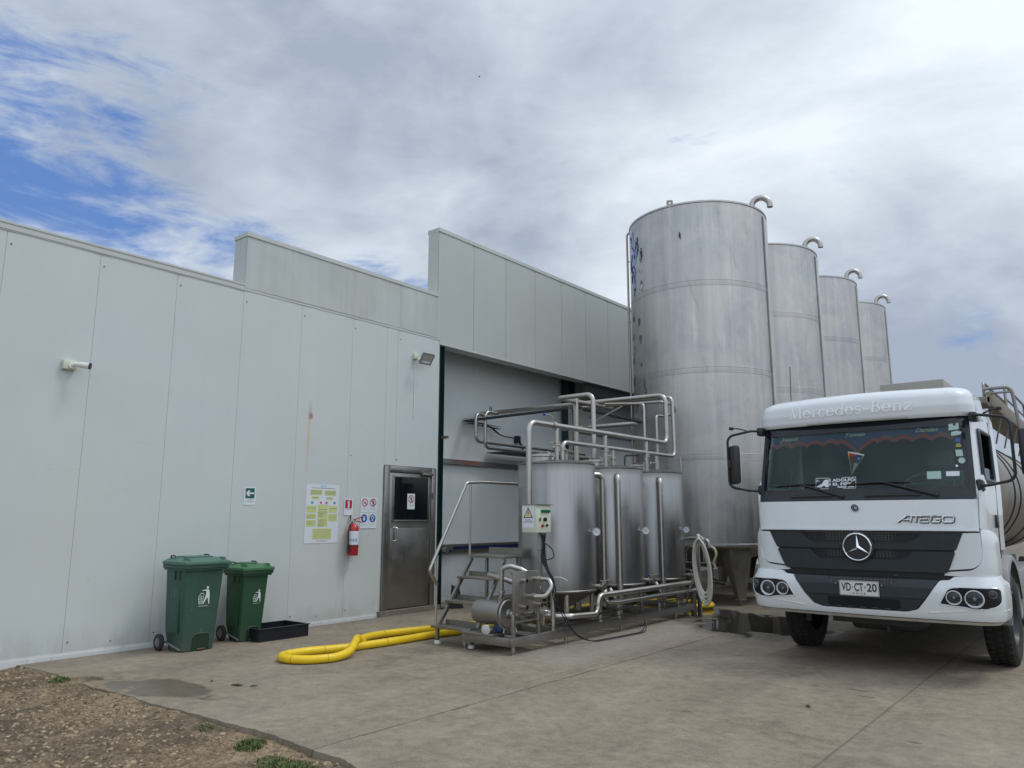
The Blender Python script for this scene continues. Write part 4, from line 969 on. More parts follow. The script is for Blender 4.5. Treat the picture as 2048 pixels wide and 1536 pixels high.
def tank(yc, first):
    mb = MB(); Mt = Matrix.Translation((XT, yc, 0))
    mb.lathe([(.06, .30), (.10, .33), (RT - .03, .575), (RT, .60), (RT, 2.375), (RT - .006, 2.385), (RT - .03, 2.39), (RT * .5, 2.44), (0.001, 2.46)], Mt, 72, True)
    t = mb.build('tank', TANK, sk, 40)
    mb = MB(); mb.lathe([(RT + .001, 2.366), (RT + .012, 2.372), (RT + .012, 2.388), (RT - .02, 2.394)], Mt, 72, False); mb.build('rim', TANK, t); mb = MB(); mb.lathe([(RT + .001, .60), (RT + .006, .605), (RT + .006, .625), (RT + .001, .63)], Mt, 72, False); mb.build('rim', TANK, t)
    # manway lid with clamp bow
    lx, ly = XT - .12, yc - .18
    mb = MB(); mb.lathe([(.23, 2.39), (.23, 2.475), (.245, 2.485), (.245, 2.50), (.20, 2.525), (.05, 2.54), (0, 2.542)], Matrix.Translation((lx, ly, 0)), 32)
    mb.build('manway', PIPE, t)
    mb = MB(); mb.pipe([(lx - .16, ly + .1, 2.50), (lx - .10, ly + .08, 2.56), (lx + .14, ly - .05, 2.555), (lx + .22, ly - .10, 2.50)], .012, .05, 8); mb.build('lid_handle', PIPE, t)
    # dial thermometer
    a = radians(6); gx, gy = XT + RT * cos(a), yc + RT * sin(a); dv = Vector((cos(a), sin(a), 0))
    Mg = Matrix.Translation(Vector((gx, gy, 1.42)) + dv * .075) @ Vector((.62, -.78, 0)).to_track_quat('Z', 'Y').to_matrix().to_4x4()
    mb = MB(); mb.cyl((gx - .01, gy, 1.42), Vector((gx, gy, 1.42)) + dv * .07, .009, 8); mb.lathe([(0, -.02), (.052, -.018), (.056, 0), (.056, .012), (.05, .012), (.05, .004)], Mg, 28); gg_ = mb.build('thermometer', CHROME, t)
    mb = MB(); mb.lathe([(.0005, .0055), (.049, .0055)], Mg, 24, False); mb.build('dial_face', PAPER, t)
    mb = MB(); mb.box((-.003, -.02, .0062), (.003, .035, .0075), Mg @ Matrix.Rotation(radians(50), 4, 'Z')); [mb.box((-.0015, .038, .0062), (.0015, .046, .007), Mg @ Matrix.Rotation(radians(k), 4, 'Z')) for k in range(-140, 141, 28)]; mb.build('needle', INK, t)
    # legs
    for ang in (40, 140, 220, 320):
        aa = radians(ang); px, py = XT + (RT - .07) * cos(aa), yc + (RT - .07) * sin(aa); px = max(min(px, -5.90), -7.05)
        mb = MB(); mb.cyl((px, py, zf + .10), (px, py, .66), .035, 16); mb.box((px - .05, py - .05, zf + .10), (px + .05, py + .05, zf + .108)); mb.build('leg', PIPE, t)
    # lower outlet branch with butterfly valve
    zz_ = .66; o1 = Vector((XT + RT * .93, yc + .20, zz_))
    mb = MB(); mb.cyl((XT + .42, yc + .20, zz_), (XT + .63, yc + .20, zz_), .03, 14); mb.build('outlet', PIPE, t)
    mb = MB()
    for k in (.60, .66): mb.lathe([(.03, -.008), (.045, -.008), (.045, .008), (.03, .008)], Matrix.Translation((XT + k, yc + .20, zz_)) @ Matrix.Rotation(pi / 2, 4, 'Y'), 16)
    mb.tube([(XT + .63, yc + .20, zz_ + .03), (XT + .63, yc + .20, zz_ + .075)], .008, 8); mb.tube([(XT + .63, yc + .14, zz_ + .085), (XT + .63, yc + .20, zz_ + .078), (XT + .64, yc + .36, zz_ + .085)], .007, 8); mb.cyl((XT + .63, yc + .20, zz_ + .04), (XT + .63, yc + .20, zz_ + .06), .016, 10)
    mb.build('valve', PIPE, t)
    return t
for yc in (9.12, 10.53, 11.92): tank(yc, yc < 10)
KNOB = flat('blue_knob', (.02, .04, .30), .4)
mb = MB(); mb.sphere((XT + .63, 10.66, .745), .017); mb.build('valve_knob', KNOB, sk)
# overflow pipes with elbows, standing close to the tanks
def overflow(x, y, ang, r=.044):
    dv = Vector((cos(ang), sin(ang), 0)); mb = MB(); p0 = Vector((x, y, 2.25)) - dv * .16
    mb.pipe([p0, (x, y, 2.25), (x, y, .34)], r, .11, 18); mb.cyl((x, y, 1.98), (x, y, 1.985), r + .002, 18); return mb.build('overflow_pipe', PIPE, sk)
overflow(-6.16, 9.83, radians(62)); overflow(-6.05, 10.10, radians(-43)); overflow(-6.055, 11.465, radians(-43))
# long bottom pipes in front of the tanks
mb = MB(); mb.pipe([(-6.35, 8.30, .34), (-6.0, 8.35, .34), (-5.84, 8.50, .34), (-5.82, 9.12, .315), (-5.82, 9.12, .555), (-5.82, 12.25, .555)], .04, .11, 18); mb.build('bottom_pipe', PIPE, sk)
mb = MB(); mb.pipe([(-5.98, 9.55, .60), (-5.90, 9.45, .43), (-5.86, 9.62, .42), (-5.86, 12.2, .42)], .035, .08, 18)
for yy in (9.72, 11.1): mb.cyl((-5.88, yy, .42), (-6.0, yy, .60), .032, 14)
mb.build('bottom_pipe', PIPE, sk)
for (px, py, z1_) in ((-5.895, 8.16, .66), (-5.895, 9.28, .52), (-5.895, 9.78, .39), (-5.895, 11.0, .39), (-5.895, 11.66, .39)):
    mb = MB(); mb.cyl((px, py, zf + .10), (px, py, z1_), .032, 14); mb.build('post', PIPE, sk)
mb = MB(); mb.bbox((-5.93, 12.17, .0), (-5.86, 12.25, .60), .004); mb.tube([(-5.9, 12.2, .55), (-5.9, 11.9, .18)], .025, 4); mb.build('end_post', GALV, sk)
# changeover plate with ports
mb = MB(); mb.bbox((-5.90, 7.335, .47), (-5.87, 7.86, .965), .004); mb.bbox((-5.93, 7.335, .935), (-5.90, 7.86, .965), .003); pl_ = mb.build('changeover_plate', STEEL_DULL, sk)
for (py, pz) in ((7.48, .855), (7.74, .865), (7.60, .665), (7.48, .545), (7.78, .55)):
    mb = MB(); Mp = Matrix.Translation((-5.87, py, pz)) @ Matrix.Rotation(pi / 2, 4, 'Y'); mb.lathe([(.026, -.02), (.026, .075), (.034, .078), (.034, .088), (.024, .088), (.024, .0)], Mp, 20, False); mb.build('port', PIPE, pl_)
mb = MB()
for (py, pz) in ((7.74, .865), (7.60, .665)): mb.lathe([(.028, .086), (.042, .088), (.042, .108), (.028, .11)], Matrix.Translation((-5.87, py, pz)) @ Matrix.Rotation(pi / 2, 4, 'Y'), 20, False)
mb.pipe([(-5.79, 7.74, .865), (-5.66, 7.76, .865), (-5.60, 7.74, .78), (-5.64, 7.66, .67), (-5.79, 7.60, .665)], .028, .07, 16); mb.build('u_bend', PIPE, pl_)
for py in (7.352, 7.845): mb = MB(); mb.bbox((-5.915, py - .02, zf + .1), (-5.875, py + .02, .47), .004); mb.build('leg', STEEL, pl_)
mb = MB(); mb.bbox((-6.02, 7.352 - .015, zf + .1), (-5.90, 7.352 + .015, .13 + zf), .003); mb.bbox((-5.91, 7.38, .36), (-5.88, 7.83, .385), .003); mb.build('stay', STEEL, pl_)
# pump with motor shroud and round flange
MD = steel('satin_motor_shroud', (.36, .35, .335), .42, .55, .12, 3, False)
pm = MB(); Mx_ = Matrix.Translation((-6.62, 7.52, .445)) @ Matrix.Rotation(pi / 2, 4, 'Y')
pm.lathe([(.0, .0), (.11, .0), (.138, .02), (.146, .05), (.146, .46), (.14, .465), (0, .465)], Mx_, 44); pump = pm.build('pump', MD, sk)
mb = MB(); mb.lathe([(.0, .47), (.185, .47), (.20, .48), (.20, .495), (.17, .50), (.16, .515), (.06, .525), (.05, .56), (.035, .60), (0, .60)], Mx_, 44); mb.build('flange', MD, pump)
mb = MB(); mb.cyl((-6.02, 7.52, .445), (-5.93, 7.52, .445), .035, 16); mb.lathe([(.036, .55), (.056, .55), (.056, .575), (.036, .575)], Mx_, 20); mb.build('suction_port', PIPE, pump)
mb = MB(); mb.tube([(-6.24, 7.50, .55), (-6.20, 7.50, .66), (-6.20, 7.50, .97)], .030, 16); mb.lathe([(.03, .0), (.048, .002), (.048, .022), (.03, .024)], Matrix.Translation((-6.20, 7.50, .69)), 20)
mb.pipe([(-6.20, 7.50, .90), (-6.20, 7.50, .985), (-6.10, 7.54, 1.02), (-5.99, 7.62, .98), (-5.93, 7.66, .94)], .032, .07, 16)
mb.pipe([(-6.20, 7.50, .86), (-6.50, 7.56, .90), (-6.46, 7.75, .86), (-6.2, 7.95, .74), (-5.95, 8.0, .72)], .034, .08, 16); mb.build('discharge_pipe', PIPE, pump)
for pa_, pb_ in (((-6.28, 7.55, .33), (-6.33, 7.42, .22)), ((-6.24, 7.60, .33), (-6.20, 7.68, .22)), ((-6.1, 7.60, .33), (-6.06, 7.62, .22)), ((-6.12, 7.46, .28), (-6.10, 7.42, .22))): mb = MB(); mb.tube([pa_, pb_], .015, 8); mb.build('leg', STEEL, pump)
mb = MB(); mb.lathe([(0, -.05), (.055, -.045), (.055, .02), (.062, .025), (.062, .05), (.05, .06), (0, .062)], Matrix.Translation((-6.30, 7.33, .26)) @ Vector((.55, -.83, .1)).to_track_quat('Z', 'Y').to_matrix().to_4x4(), 24); mb.build('drain_cap', PIPE, pump)
mb = MB(); mb.bbox((-6.28, 7.44, .225), (-6.16, 7.60, .32), .02); mb.build('motor_base', flat('blue_motor_paint', (.03, .06, .16), .5), pump)
mb = MB(); mb.pipe([(-6.0, 7.9, .42), (-5.98, 8.08, .42), (-6.0, 8.08, .22), (-6.3, 8.2, .22)], .03, .07, 14); mb.pipe([(-6.2, 7.9, .40), (-6.15, 8.35, .40), (-5.95, 8.4, .33)], .028, .07, 14); mb.build('bottom_pipe', PIPE, sk)
# control box on its post
cbm = MB(); bx0, bx1, by0, by1, bz0, bz1 = -6.13, -5.90, 7.83, 8.14, 1.425, 1.775
cbm.bbox((bx0, by0, bz0), (bx1, by1, bz1), .006); cbo = cbm.build('control_box', CREAM, sk)
mb = MB(); mb.box((bx0 - .02, by0 - .015, bz1 + .001), (bx1 + .025, by1 + .03, bz1 + .007)); mb.build('rain_cover', STEEL, cbo)
P = Plane((bx1 + .001, by0, bz0), (0, 1, 0), (0, 0, 1)); mb = MB()
def button(mb, u, v, r, h): mb.lathe([(0, 0), (r * 1.25, 0), (r * 1.25, .006), (r, .008), (r, h), (0, h + .002)], Matrix.Translation(P.p(u, v, 0)) @ Matrix.Rotation(pi / 2, 4, 'Y'), 16)
GLN = flat('green_lens', (.0, .12, .05), .25)
for i in range(4): mb = MB(); button(mb, .115 + i * .048, .27, .018, .02); mb.build('green_lamp', GLN, cbo)
mb = MB(); button(mb, .12, .085, .017, .025); mb.build('red_button', flat('red_button', (.45, .01, .02), .35), cbo)
mb = MB(); button(mb, .215, .09, .016, .018); button(mb, .165, .165, .018, .012); mb.box((bx1 + .012, by0 + .155, bz0 + .14), (bx1 + .04, by0 + .175, bz0 + .19), Matrix.Translation((0, 0, 0))); mb.build('selector_switch', BLACK, cbo)
mb = MB(); mb.box((bx1, by0 + .055, bz0 + .145), (bx1 + .012, by0 + .085, bz0 + .19)); mb.build('latch', STEEL, cbo)
P = Plane((bx0 - .0, by0 - .0025, bz0), (1, 0, 0), (0, 0, 1)); mb = MB(); P.rect(mb, .004, .06, .196, .345, .001); wsn = mb.build('warning_label', PAPER, cbo)
P2 = P; mb = MB(); P.poly(mb, [(.022, .185), (.178, .185), (.10, .322)], .0015); P.text(mb, 'PELIGRO', .10, .15, .016, .105, h=.0015, bold=.01); P.text(mb, 'ELECTRICIDAD', .10, .125, .016, .15, h=.0015, bold=.01); mb.build('black_print', INK, cbo)
mb = MB(); P.poly(mb, [(.042, .197), (.158, .197), (.10, .298)], .0025); mb.build('yellow_triangle', SIGN_YEL, cbo)
mb = MB(); P.poly(mb, [(.100, .285), (.084, .242), (.100, .248), (.094, .215), (.088, .217), (.097, .203), (.108, .217), (.102, .216), (.112, .262), (.097, .256), (.108, .285)], .0035); mb.build('lightning_bolt', INK, cbo)
mb = MB(); mb.bbox((-6.03, 8.02, .55), (-5.98, 8.06, 1.43), .004); mb.bbox((-6.06, 8.0, .53), (-5.93, 8.08, .55), .004)
for zz_ in (.62, .9, 1.2): mb.tube([(-5.97, 7.95, zz_), (-5.97, 8.14, zz_)], .004, 6)
for yy in (7.95, 8.02, 8.14): mb.tube([(-5.97, yy, .3), (-5.97, yy, 1.42)], .004, 6)
for zz_ in (.35, .45, .55): mb.tube([(-5.97, 7.95, zz_), (-5.97, 8.14, zz_), (-5.87, 8.14, zz_)], .004, 6)
mb.build('box_post', STEEL, sk)
CABLE = flat('black_cable', (.012, .012, .013), .5)
mb = MB(); random.seed(4)
for k in range(5):
    o_ = k * .012
    mb.tube(smooth_path([(-5.95 + o_, 7.98 + o_, 1.42), (-5.93, 8.0 + o_, 1.28), (-5.94, 7.98 + o_ * 2, 1.10), (-5.90, 8.04 + o_, .95), (-5.86, 8.10 + o_, .80), (-5.87, 8.13, .62), (-5.84, 8.2 + o_, .45)], 6), .0065, 8)
mb.tube(smooth_path([(-5.93, 8.02, 1.30), (-5.86, 8.10, 1.22), (-5.85, 8.13, 1.12), (-5.90, 8.06, 1.08), (-5.94, 8.0, 1.12)], 6), .008, 8)
mb.build('cable_loom', CABLE, sk)
mb = MB()
for k in range(2):
    o_ = k * .045
    mb.tube(smooth_path([(-5.85, 8.08 + o_, .80), (-5.82, 8.14 + o_, .55), (-5.80, 8.30 + o_, .32), (-5.77, 8.50, .12 + o_ * .3), (-5.72 + o_, 8.75, .02), (-5.66 + o_, 9.1, .014), (-5.62 + o_, 9.6, .014), (-5.64 + o_, 10.0, .02), (-5.74, 10.25, .14), (-5.88, 10.4, .30), (-6.0, 10.6, .36)], 8), .007, 8)
cbl = mb.build('drooping_cable', CABLE, sk)
mb = MB(); mb.tube(smooth_path([(-5.90, 8.1, .30), (-5.83, 9.0, .32), (-5.83, 10.5, .36), (-5.84, 12.0, .34)], 6), .008, 6); mb.tube(smooth_path([(-5.90, 8.1, .26), (-5.83, 9.0, .30), (-5.83, 10.5, .33), (-5.84, 12.0, .31)], 6), .008, 6)
mb.box((-5.86, 8.1, .24), (-5.80, 12.0, .243)); mb.build('cable_tray', CABLE, sk)
# tie wrap
mb = MB(); mb.tube(smooth_path([(-5.84, 8.12, .86), (-5.78, 8.18, .86), (-5.70, 8.22, .82)], 4), .004, 6); mb.build('cable_tie', WHITE_PL, sk)

# ---- pipes over the tanks
ov = thing('overhead_pipework', 'stainless overhead pipes looping above the tank skid and out from the wall', 'pipework', (-6.5, 10.5, 2.4))
RP = .036
def pp(name, pts, r=RP, b=.10, mat=PIPE, par=None): 
    mb = MB(); mb.pipe(pts, r, b, 16); return mb.build(name, mat, par or ov)
a_pipe = pp('supply_pipe', [(-6.3, 8.20, 1.78), (-6.3, 8.20, 2.915), (-6.3, 12.24, 2.93), (-6.28, 12.2, 3.795), (-10.45, 12.0, 3.79)], .040, .13)
b_pipe = pp('return_pipe', [(-6.32, 9.02, 2.40), (-6.32, 9.02, 2.70), (-6.30, 12.52, 2.71), (-6.30, 12.50, 3.80), (-8.4, 12.30, 3.80)], .033, .11)
c_pipe = pp('vent_loop', [(-6.80, 10.62, 2.40), (-6.80, 10.62, 3.66), (-7.55, 10.62, 3.66), (-7.60, 12.0, 3.70), (-8.6, 13.3, 3.70)], .040, .12)
pp('drop_pipe', [(-10.25, 11.85, 3.72), (-10.2, 11.50, 3.72), (-10.2, 11.50, 3.15), (-10.2, 15.5, 3.14)], .033, .12)
pp('drop_pipe', [(-10.05, 12.0, 3.76), (-10.05, 11.62, 3.76), (-10.05, 11.62, 3.02), (-10.1, 15.5, 3.04)], .036, .12)
pp('branch_pipe', [(-7.45, 12.05, 3.72), (-6.75, 12.05, 3.66), (-6.62, 12.02, 3.64), (-6.62, 12.02, 2.4)], .024, .08)
pp('branch_pipe', [(-8.5, 12.2, 3.74), (-6.45, 12.35, 3.70), (-6.30, 12.55, 3.66), (-6.30, 12.62, 3.52), (-6.45, 12.5, 3.45), (-6.52, 12.32, 3.45), (-6.50, 12.25, 3.42), (-6.50, 12.25, 2.4)], .026, .07)
pp('branch_pipe', [(-6.8, 9.70, 2.4), (-6.8, 9.70, 2.66), (-6.95, 10.2, 2.66)], .026, .08); pp('branch_pipe', [(-6.7, 9.3, 2.66), (-6.66, 9.62, 2.66), (-6.66, 9.62, 2.40)], .026, .08)
pp('branch_pipe', [(-6.68, 10.70, 2.62), (-6.66, 11.05, 2.63), (-6.66, 11.05, 2.38)], .028, .08)
pp('branch_pipe', [(-9.6, 13.7, 3.55), (-8.0, 14.0, 3.58), (-7.7, 14.0, 3.55), (-7.7, 14.0, 1.5)], .045, .14)
for (yy, zt) in ((8.86, 2.915), (10.17, 2.92), (11.48, 2.925)):
    mb = MB(); mb.cyl((-6.3, yy, 2.36), (-6.3, yy, zt - .03), .030, 16); br = mb.build('branch_pipe', PIPE, ov)
    mb = MB(); mb.lathe([(.03, -.028), (.058, -.026), (.058, -.010), (.042, -.008), (.042, .008), (.058, .010), (.058, .026), (.03, .028)], Matrix.Translation((-6.3, yy, 2.66)), 24, False)
    mb.tube([(-6.3, yy, 2.66), (-6.33, yy - .12, 2.665)], .008, 8); mb.build('valve', PIPE, br)
mb = MB(); mb.tube([(-6.3, 8.86, 2.93), (-6.3, 8.80, 3.02), (-6.3, 8.72, 3.05), (-6.3, 8.58, 3.055)], .009, 8); mb.lathe([(.041, -.03), (.06, -.03), (.06, .03), (.041, .03)], Matrix.Translation((-6.3, 8.78, 2.916)) @ Matrix.Rotation(pi / 2, 4, 'X'), 20, False); mb.build('valve_lever', PIPE, a_pipe)
mb = MB(); mb.sphere((-6.3, 8.56, 3.055), .022); mb.sphere((-6.33, 10.22, 2.58), .02); mb.build('lever_knob', KNOB, a_pipe)
mb = MB(); mb.lathe([(.034, -.02), (.052, -.02), (.052, .02), (.034, .02)], Matrix.Translation((-6.32, 9.02, 2.60)), 20, False); mb.tube([(-6.32, 9.0, 2.60), (-6.32, 8.86, 2.52), (-6.32, 8.78, 2.44)], .008, 8); mb.sphere((-6.32, 8.77, 2.43), .016); mb.build('valve', PIPE, b_pipe)
for yy in (10.42, 11.85):
    mb = MB(); mb.cyl((-6.32, yy, 2.36), (-6.32, yy, 2.685), .028, 14); mb.lathe([(.03, -.02), (.05, -.02), (.05, .02), (.03, .02)], Matrix.Translation((-6.32, yy, 2.56)), 20, False); mb.tube([(-6.32, yy, 2.56), (-6.34, yy - .17, 2.545)], .008, 8); mb.cyl((-6.34, yy - .17, 2.52), (-6.34, yy - .17, 2.57), .016, 10); mb.build('branch_pipe', PIPE, ov)
mb = MB(); mb.cyl((-6.12, 12.38, 2.36), (-6.12, 12.38, 2.68), .017, 10); mb.build('branch_pipe', PIPE, ov)
for s_, (cx_, cy_, cz_) in enumerate(((-10.45, 12.0, 3.79),)):
    mb = MB(); mb.lathe([(.040, -.06), (.058, -.05), (.058, -.03), (.04, -.02)], Matrix.Translation((cx_, cy_, cz_)) @ Matrix.Rotation(pi / 2, 4, 'Y'), 20); mb.bbox((-10.25, 11.97, 3.80), (-10.22, 12.03, 3.93), .003); mb.build('pipe_union', PIPE, a_pipe)
# square support post, brace and arms
BEIGE = steel('weathered_post_steel', (.46, .43, .37), .4, .6, .25)
mb = MB(); mb.bbox((-7.60, 11.20, .0), (-7.53, 11.27, 3.745), .004); post = mb.build('support_post', BEIGE, ov)
mb = MB(); mb.bbox((-7.585, 11.28, 3.68), (-7.545, 12.5, 3.72), .003); mb.bbox((-10.6, 11.93, 3.66), (-8.55, 11.97, 3.70), .003); mb.build('support_arm', BEIGE, post)
mb = MB(); mb.tube([(-7.57, 11.27, 3.15), (-7.0, 11.9, 3.62)], .018, 4); mb.build('brace', STEEL, post)
# mesh cable trays with cables
ct = thing('cable_tray', 'black wire mesh cable tray running below the overhead pipe out from the wall', 'cable tray', (-9, 11.7, 3.6))
def tray(mb, a, b, wd=.07, side=Vector((0, 1, 0)), step=.085, hgt=.045):
    a, b = Vector(a), Vector(b); L = (b - a).length; n = int(L / step)
    for sx in (-wd, -wd / 3, wd / 3, wd): mb.tube([a + side * sx, b + side * sx], .006, 5)
    for sx in (-wd, wd): mb.tube([a + side * sx + Vector((0, 0, hgt)), b + side * sx + Vector((0, 0, hgt))], .0045, 5)
    for i in range(n + 1):
        p = a.lerp(b, i / n); mb.tube([p - side * wd + Vector((0, 0, hgt)), p - side * wd, p + side * wd, p + side * wd + Vector((0, 0, hgt))], .004, 4)
mb = MB(); tray(mb, (-10.62, 11.62, 3.60), (-7.62, 11.45, 3.60)); tray(mb, (-10.6, 11.7, 3.58), (-10.5, 12.6, 3.52), side=Vector((1, 0, 0)), wd=.04)
tray(mb, (-7.55, 11.5, 3.56), (-7.75, 15.0, 3.56), side=Vector((1, 0, 0)), wd=.05); mb.build('wire_mesh', DARKMETAL, ct)
mb = MB(); random.seed(9)
for k in range(6): mb.tube([(-10.6, 11.57 + k * .02, 3.615), (-7.62, 11.39 + k * .02, 3.615)], .012, 6)
for k in range(3): mb.tube(smooth_path([(-10.55 + k * .02, 11.6, 3.60), (-10.5 + k * .02, 12.2, 3.56), (-10.55 + k * .015, 12.7, 3.40), (-10.58, 13.3, 3.36), (-10.6, 13.6, 3.20 - k * .05)], 6), .009, 6)
for k in range(5): mb.tube(smooth_path([(-7.58 + k * .02, 11.5, 3.575), (-7.72 + k * .02, 13.2, 3.57), (-7.80 + k * .02, 14.2, 3.55), (-7.76 + k * .03, 14.45, 3.35), (-7.74 + k * .03, 14.5, 2.6), (-7.74 + k * .03, 14.5, 1.6)], 8), .013, 6)
mb.build('cable', CABLE, ct)
mb = MB(); tray(mb, (-7.66, 11.20, 1.5), (-7.66, 11.20, 3.55), side=Vector((0, 1, 0)), wd=.05, step=.12); mb.build('drop_tray', STEEL, ct)
mb = MB(); mb.tube([(-7.68, 11.22, 1.4), (-7.68, 11.22, 3.5), (-7.75, 11.3, 3.58)], .018, 8); mb.build('drop_cable', CABLE, ct)
mb = MB(); mb.bbox((-10.64, 13.30, 3.28), (-10.54, 13.42, 3.44), .006); mb.build('junction_box', BLACK, ct)
mb = MB(); mb.bbox((-10.6, 12.3, 2.98), (-9.95, 15.2, 3.0), .004) ; mb.build('shelf_plate', DARKMETAL, ct)

# ---- stairs
st = thing('access_steps', 'grey metal access steps with slanted tube handrail left of the tanks', 'steps', (-6.95, 7.8, 0))
xl, xr = -7.22, -6.63
stp = [(7.40, .22), (7.62, .52), (7.85, .82)]
for k, (yy, zz_) in enumerate(stp):
    mb = MB(); w0 = -.08 if k == 0 else 0
    mb.bbox((xl - .03 + w0 * .5, yy - .04, zz_ - .022), (xr + .03, yy + .19, zz_ + .012), .004); mb.box((xl, yy + .17, zz_ + .013), (xr, yy + .19, zz_ + .07)); mb.build('tread', GALV, st)
mb = MB(); mb.bbox((xl - .02, 8.05, 1.07), (xr + .02, 8.46, 1.11), .004); mb.bbox((xl - .02, 8.46, 1.07), (xl + .14, 12.4, 1.11), .004); mb.box((xl, 8.45, 1.112), (xr, 8.46, 1.20)); pf = mb.build('platform', GALV, st)
mb = MB()
for i in range(24): mb.box((xl + .02, 8.5 + i * .15, 1.112), (xl + .12, 8.52 + i * .15, 1.122))
mb.build('grating_rib', GALV, pf)
for xx in (xl, xr):
    mb = MB(); A = Vector((xx, 7.42, .02 if xx == xr else .20)); B = Vector((xx, 8.08, 1.06)); d_ = (B - A).normalized(); nrm = Vector((0, -d_.z, d_.y))
    q = [A - nrm * .022, A + nrm * .022, B + nrm * .022, B - nrm * .022]
    mb.add([Vector((xx - .02, p.y, p.z)) for p in q] + [Vector((xx + .02, p.y, p.z)) for p in q], [(0, 1, 2, 3), (7, 6, 5, 4), (0, 4, 5, 1), (1, 5, 6, 2), (2, 6, 7, 3), (3, 7, 4, 0)]); mb.build('stringer', GALV, st)
for (xx, yy, z1_) in ((xl, 8.40, 1.07), (xr - .02, 8.40, 1.07), (xl, 7.42, .20), (xl, 10.6, 1.07), (xl, 12.2, 1.07)):
    mb = MB(); mb.bbox((xx - .02, yy - .02, .03), (xx + .02, yy + .02, z1_), .003); mb.build('leg', GALV, st)
for (xx, yy) in ((xl, 7.42), (xr, 7.42), (xl, 8.40)):
    mb = MB(); mb.lathe([(0, 0), (.042, 0), (.045, .012), (.038, .035), (.018, .045), (0, .045)], Matrix.Translation((xx, yy, 0)), 20); mb.build('rubber_foot', WHITE_PL, st)
mb = MB(); mb.pipe([(xl - .02, 7.42, .74), (xl - .02, 7.27, .93), (xl - .02, 7.98, 2.10), (xl - .02, 8.30, 2.12), (xl + .02, 9.4, 2.12)], .022, .06, 12); mb.build('handrail', PIPE, st)
for pa_, pb_ in (((xl - .02, 8.06, 1.10), (xl - .02, 8.06, 2.10)), ((xl - .02, 7.40, .22), (xl - .02, 7.42, 1.12))): mb = MB(); mb.tube([pa_, pb_], .016, 10); mb.build('rail_post', PIPE, st)
# small black thing standing by the door post
bk = thing('door_wedge_board', 'small black board leaning by the door post behind the steps', 'board', (-9.7, 10.3, 0))
mb = MB(); mb.prism([(0, 0), (.26, 0), (.2, .36), (.06, .42)], (-9.75, 10.32, .0), (.5, .86, 0), (-.1, .0, 1), (.86, -.5, 0), .03); mb.build('board', BLACK, bk)

# ---- hose reel rack with white hose
hr = thing('hose_rack', 'stainless hose rack with looped bracket at the far end of the skid', 'hose rack', (-5.85, 12.3, 0))
mb = MB(); mb.bbox((-5.87, 12.30, .0), (-5.81, 12.36, 1.30), .004); mb.pipe([(-6.1, 12.28, 1.26), (-5.70, 12.32, 1.26), (-5.66, 12.34, 1.20), (-5.66, 12.34, 1.10)], .018, .05, 10); mb.build('rack_post', STEEL, hr)
for o_ in (-.22, .10):
    mb = MB(); mb.tube([(-5.84 + o_, 12.34, .85), (-5.84 + o_, 12.34, 1.0)] + [(-5.84 + o_ + .11 - .11 * cos(a), 12.34, 1.0 + .13 * sin(a)) for a in [pi * k / 10 for k in range(11)]] + [(-5.62 + o_, 12.34, .85)], .009, 8); mb.build('loop_bracket', STEEL, hr)
mb = MB(); mb.tube([(-6.1, 12.34, .86), (-5.55, 12.34, .86)], .008, 8); mb.tube([(-6.1, 12.34, .74), (-5.85, 12.34, .74)], .008, 8); mb.pipe([(-5.98, 12.30, 1.27), (-5.74, 12.30, 1.27), (-5.62, 12.26, 1.24), (-5.58, 12.26, 1.12)], .026, .06, 10); mb.cyl((-5.80, 12.3, 1.27), (-5.76, 12.3, 1.27), .04, 14); mb.build('nozzle_pipe', PIPE, hr)
path = []
for k in range(4):
    rx, rz = .115 + .012 * k, .42 + .03 * k
    for j in range(14):
        a = pi * .5 + 2 * pi * j / 14; x = -5.71 + rx * cos(a) + .015 * k; z = .83 + rz * sin(a) * (1.0 if sin(a) > 0 else 1.08) - .025 * k
        x += .09 * (1.1 - z) ; path.append((x, 12.16 - .035 * ((k + j / 14) % 4), z))
path = [(-5.66, 12.30, 1.20), (-5.76, 12.2, 1.33)] + path + [(-5.60, 12.1, 1.0), (-5.58, 12.15, .85)]
mb = MB(); mb.tube(smooth_path(path, 5), .020, 10); wh = mb.build('white_hose', WHOSE, ang=180, loc=(-5.7, 12.2, 0)); tag(wh, 'coiled cream white rubber hose hanging on the rack beside the tanks', 'hose')
mb = MB(); mb.tube(smooth_path([(-5.60, 12.28, 1.15), (-5.50, 12.26, 1.10), (-5.47, 12.25, 1.0), (-5.52, 12.25, .88), (-5.50, 12.26, .80)], 6), .020, 10); wh2 = mb.build('white_hose', flat('yellowed_hose', (.45, .40, .27), .5), ang=180, loc=(-5.5, 12.2, .9)); tag(wh2, 'short yellowed hose end hooked at the right of the hose rack', 'hose')

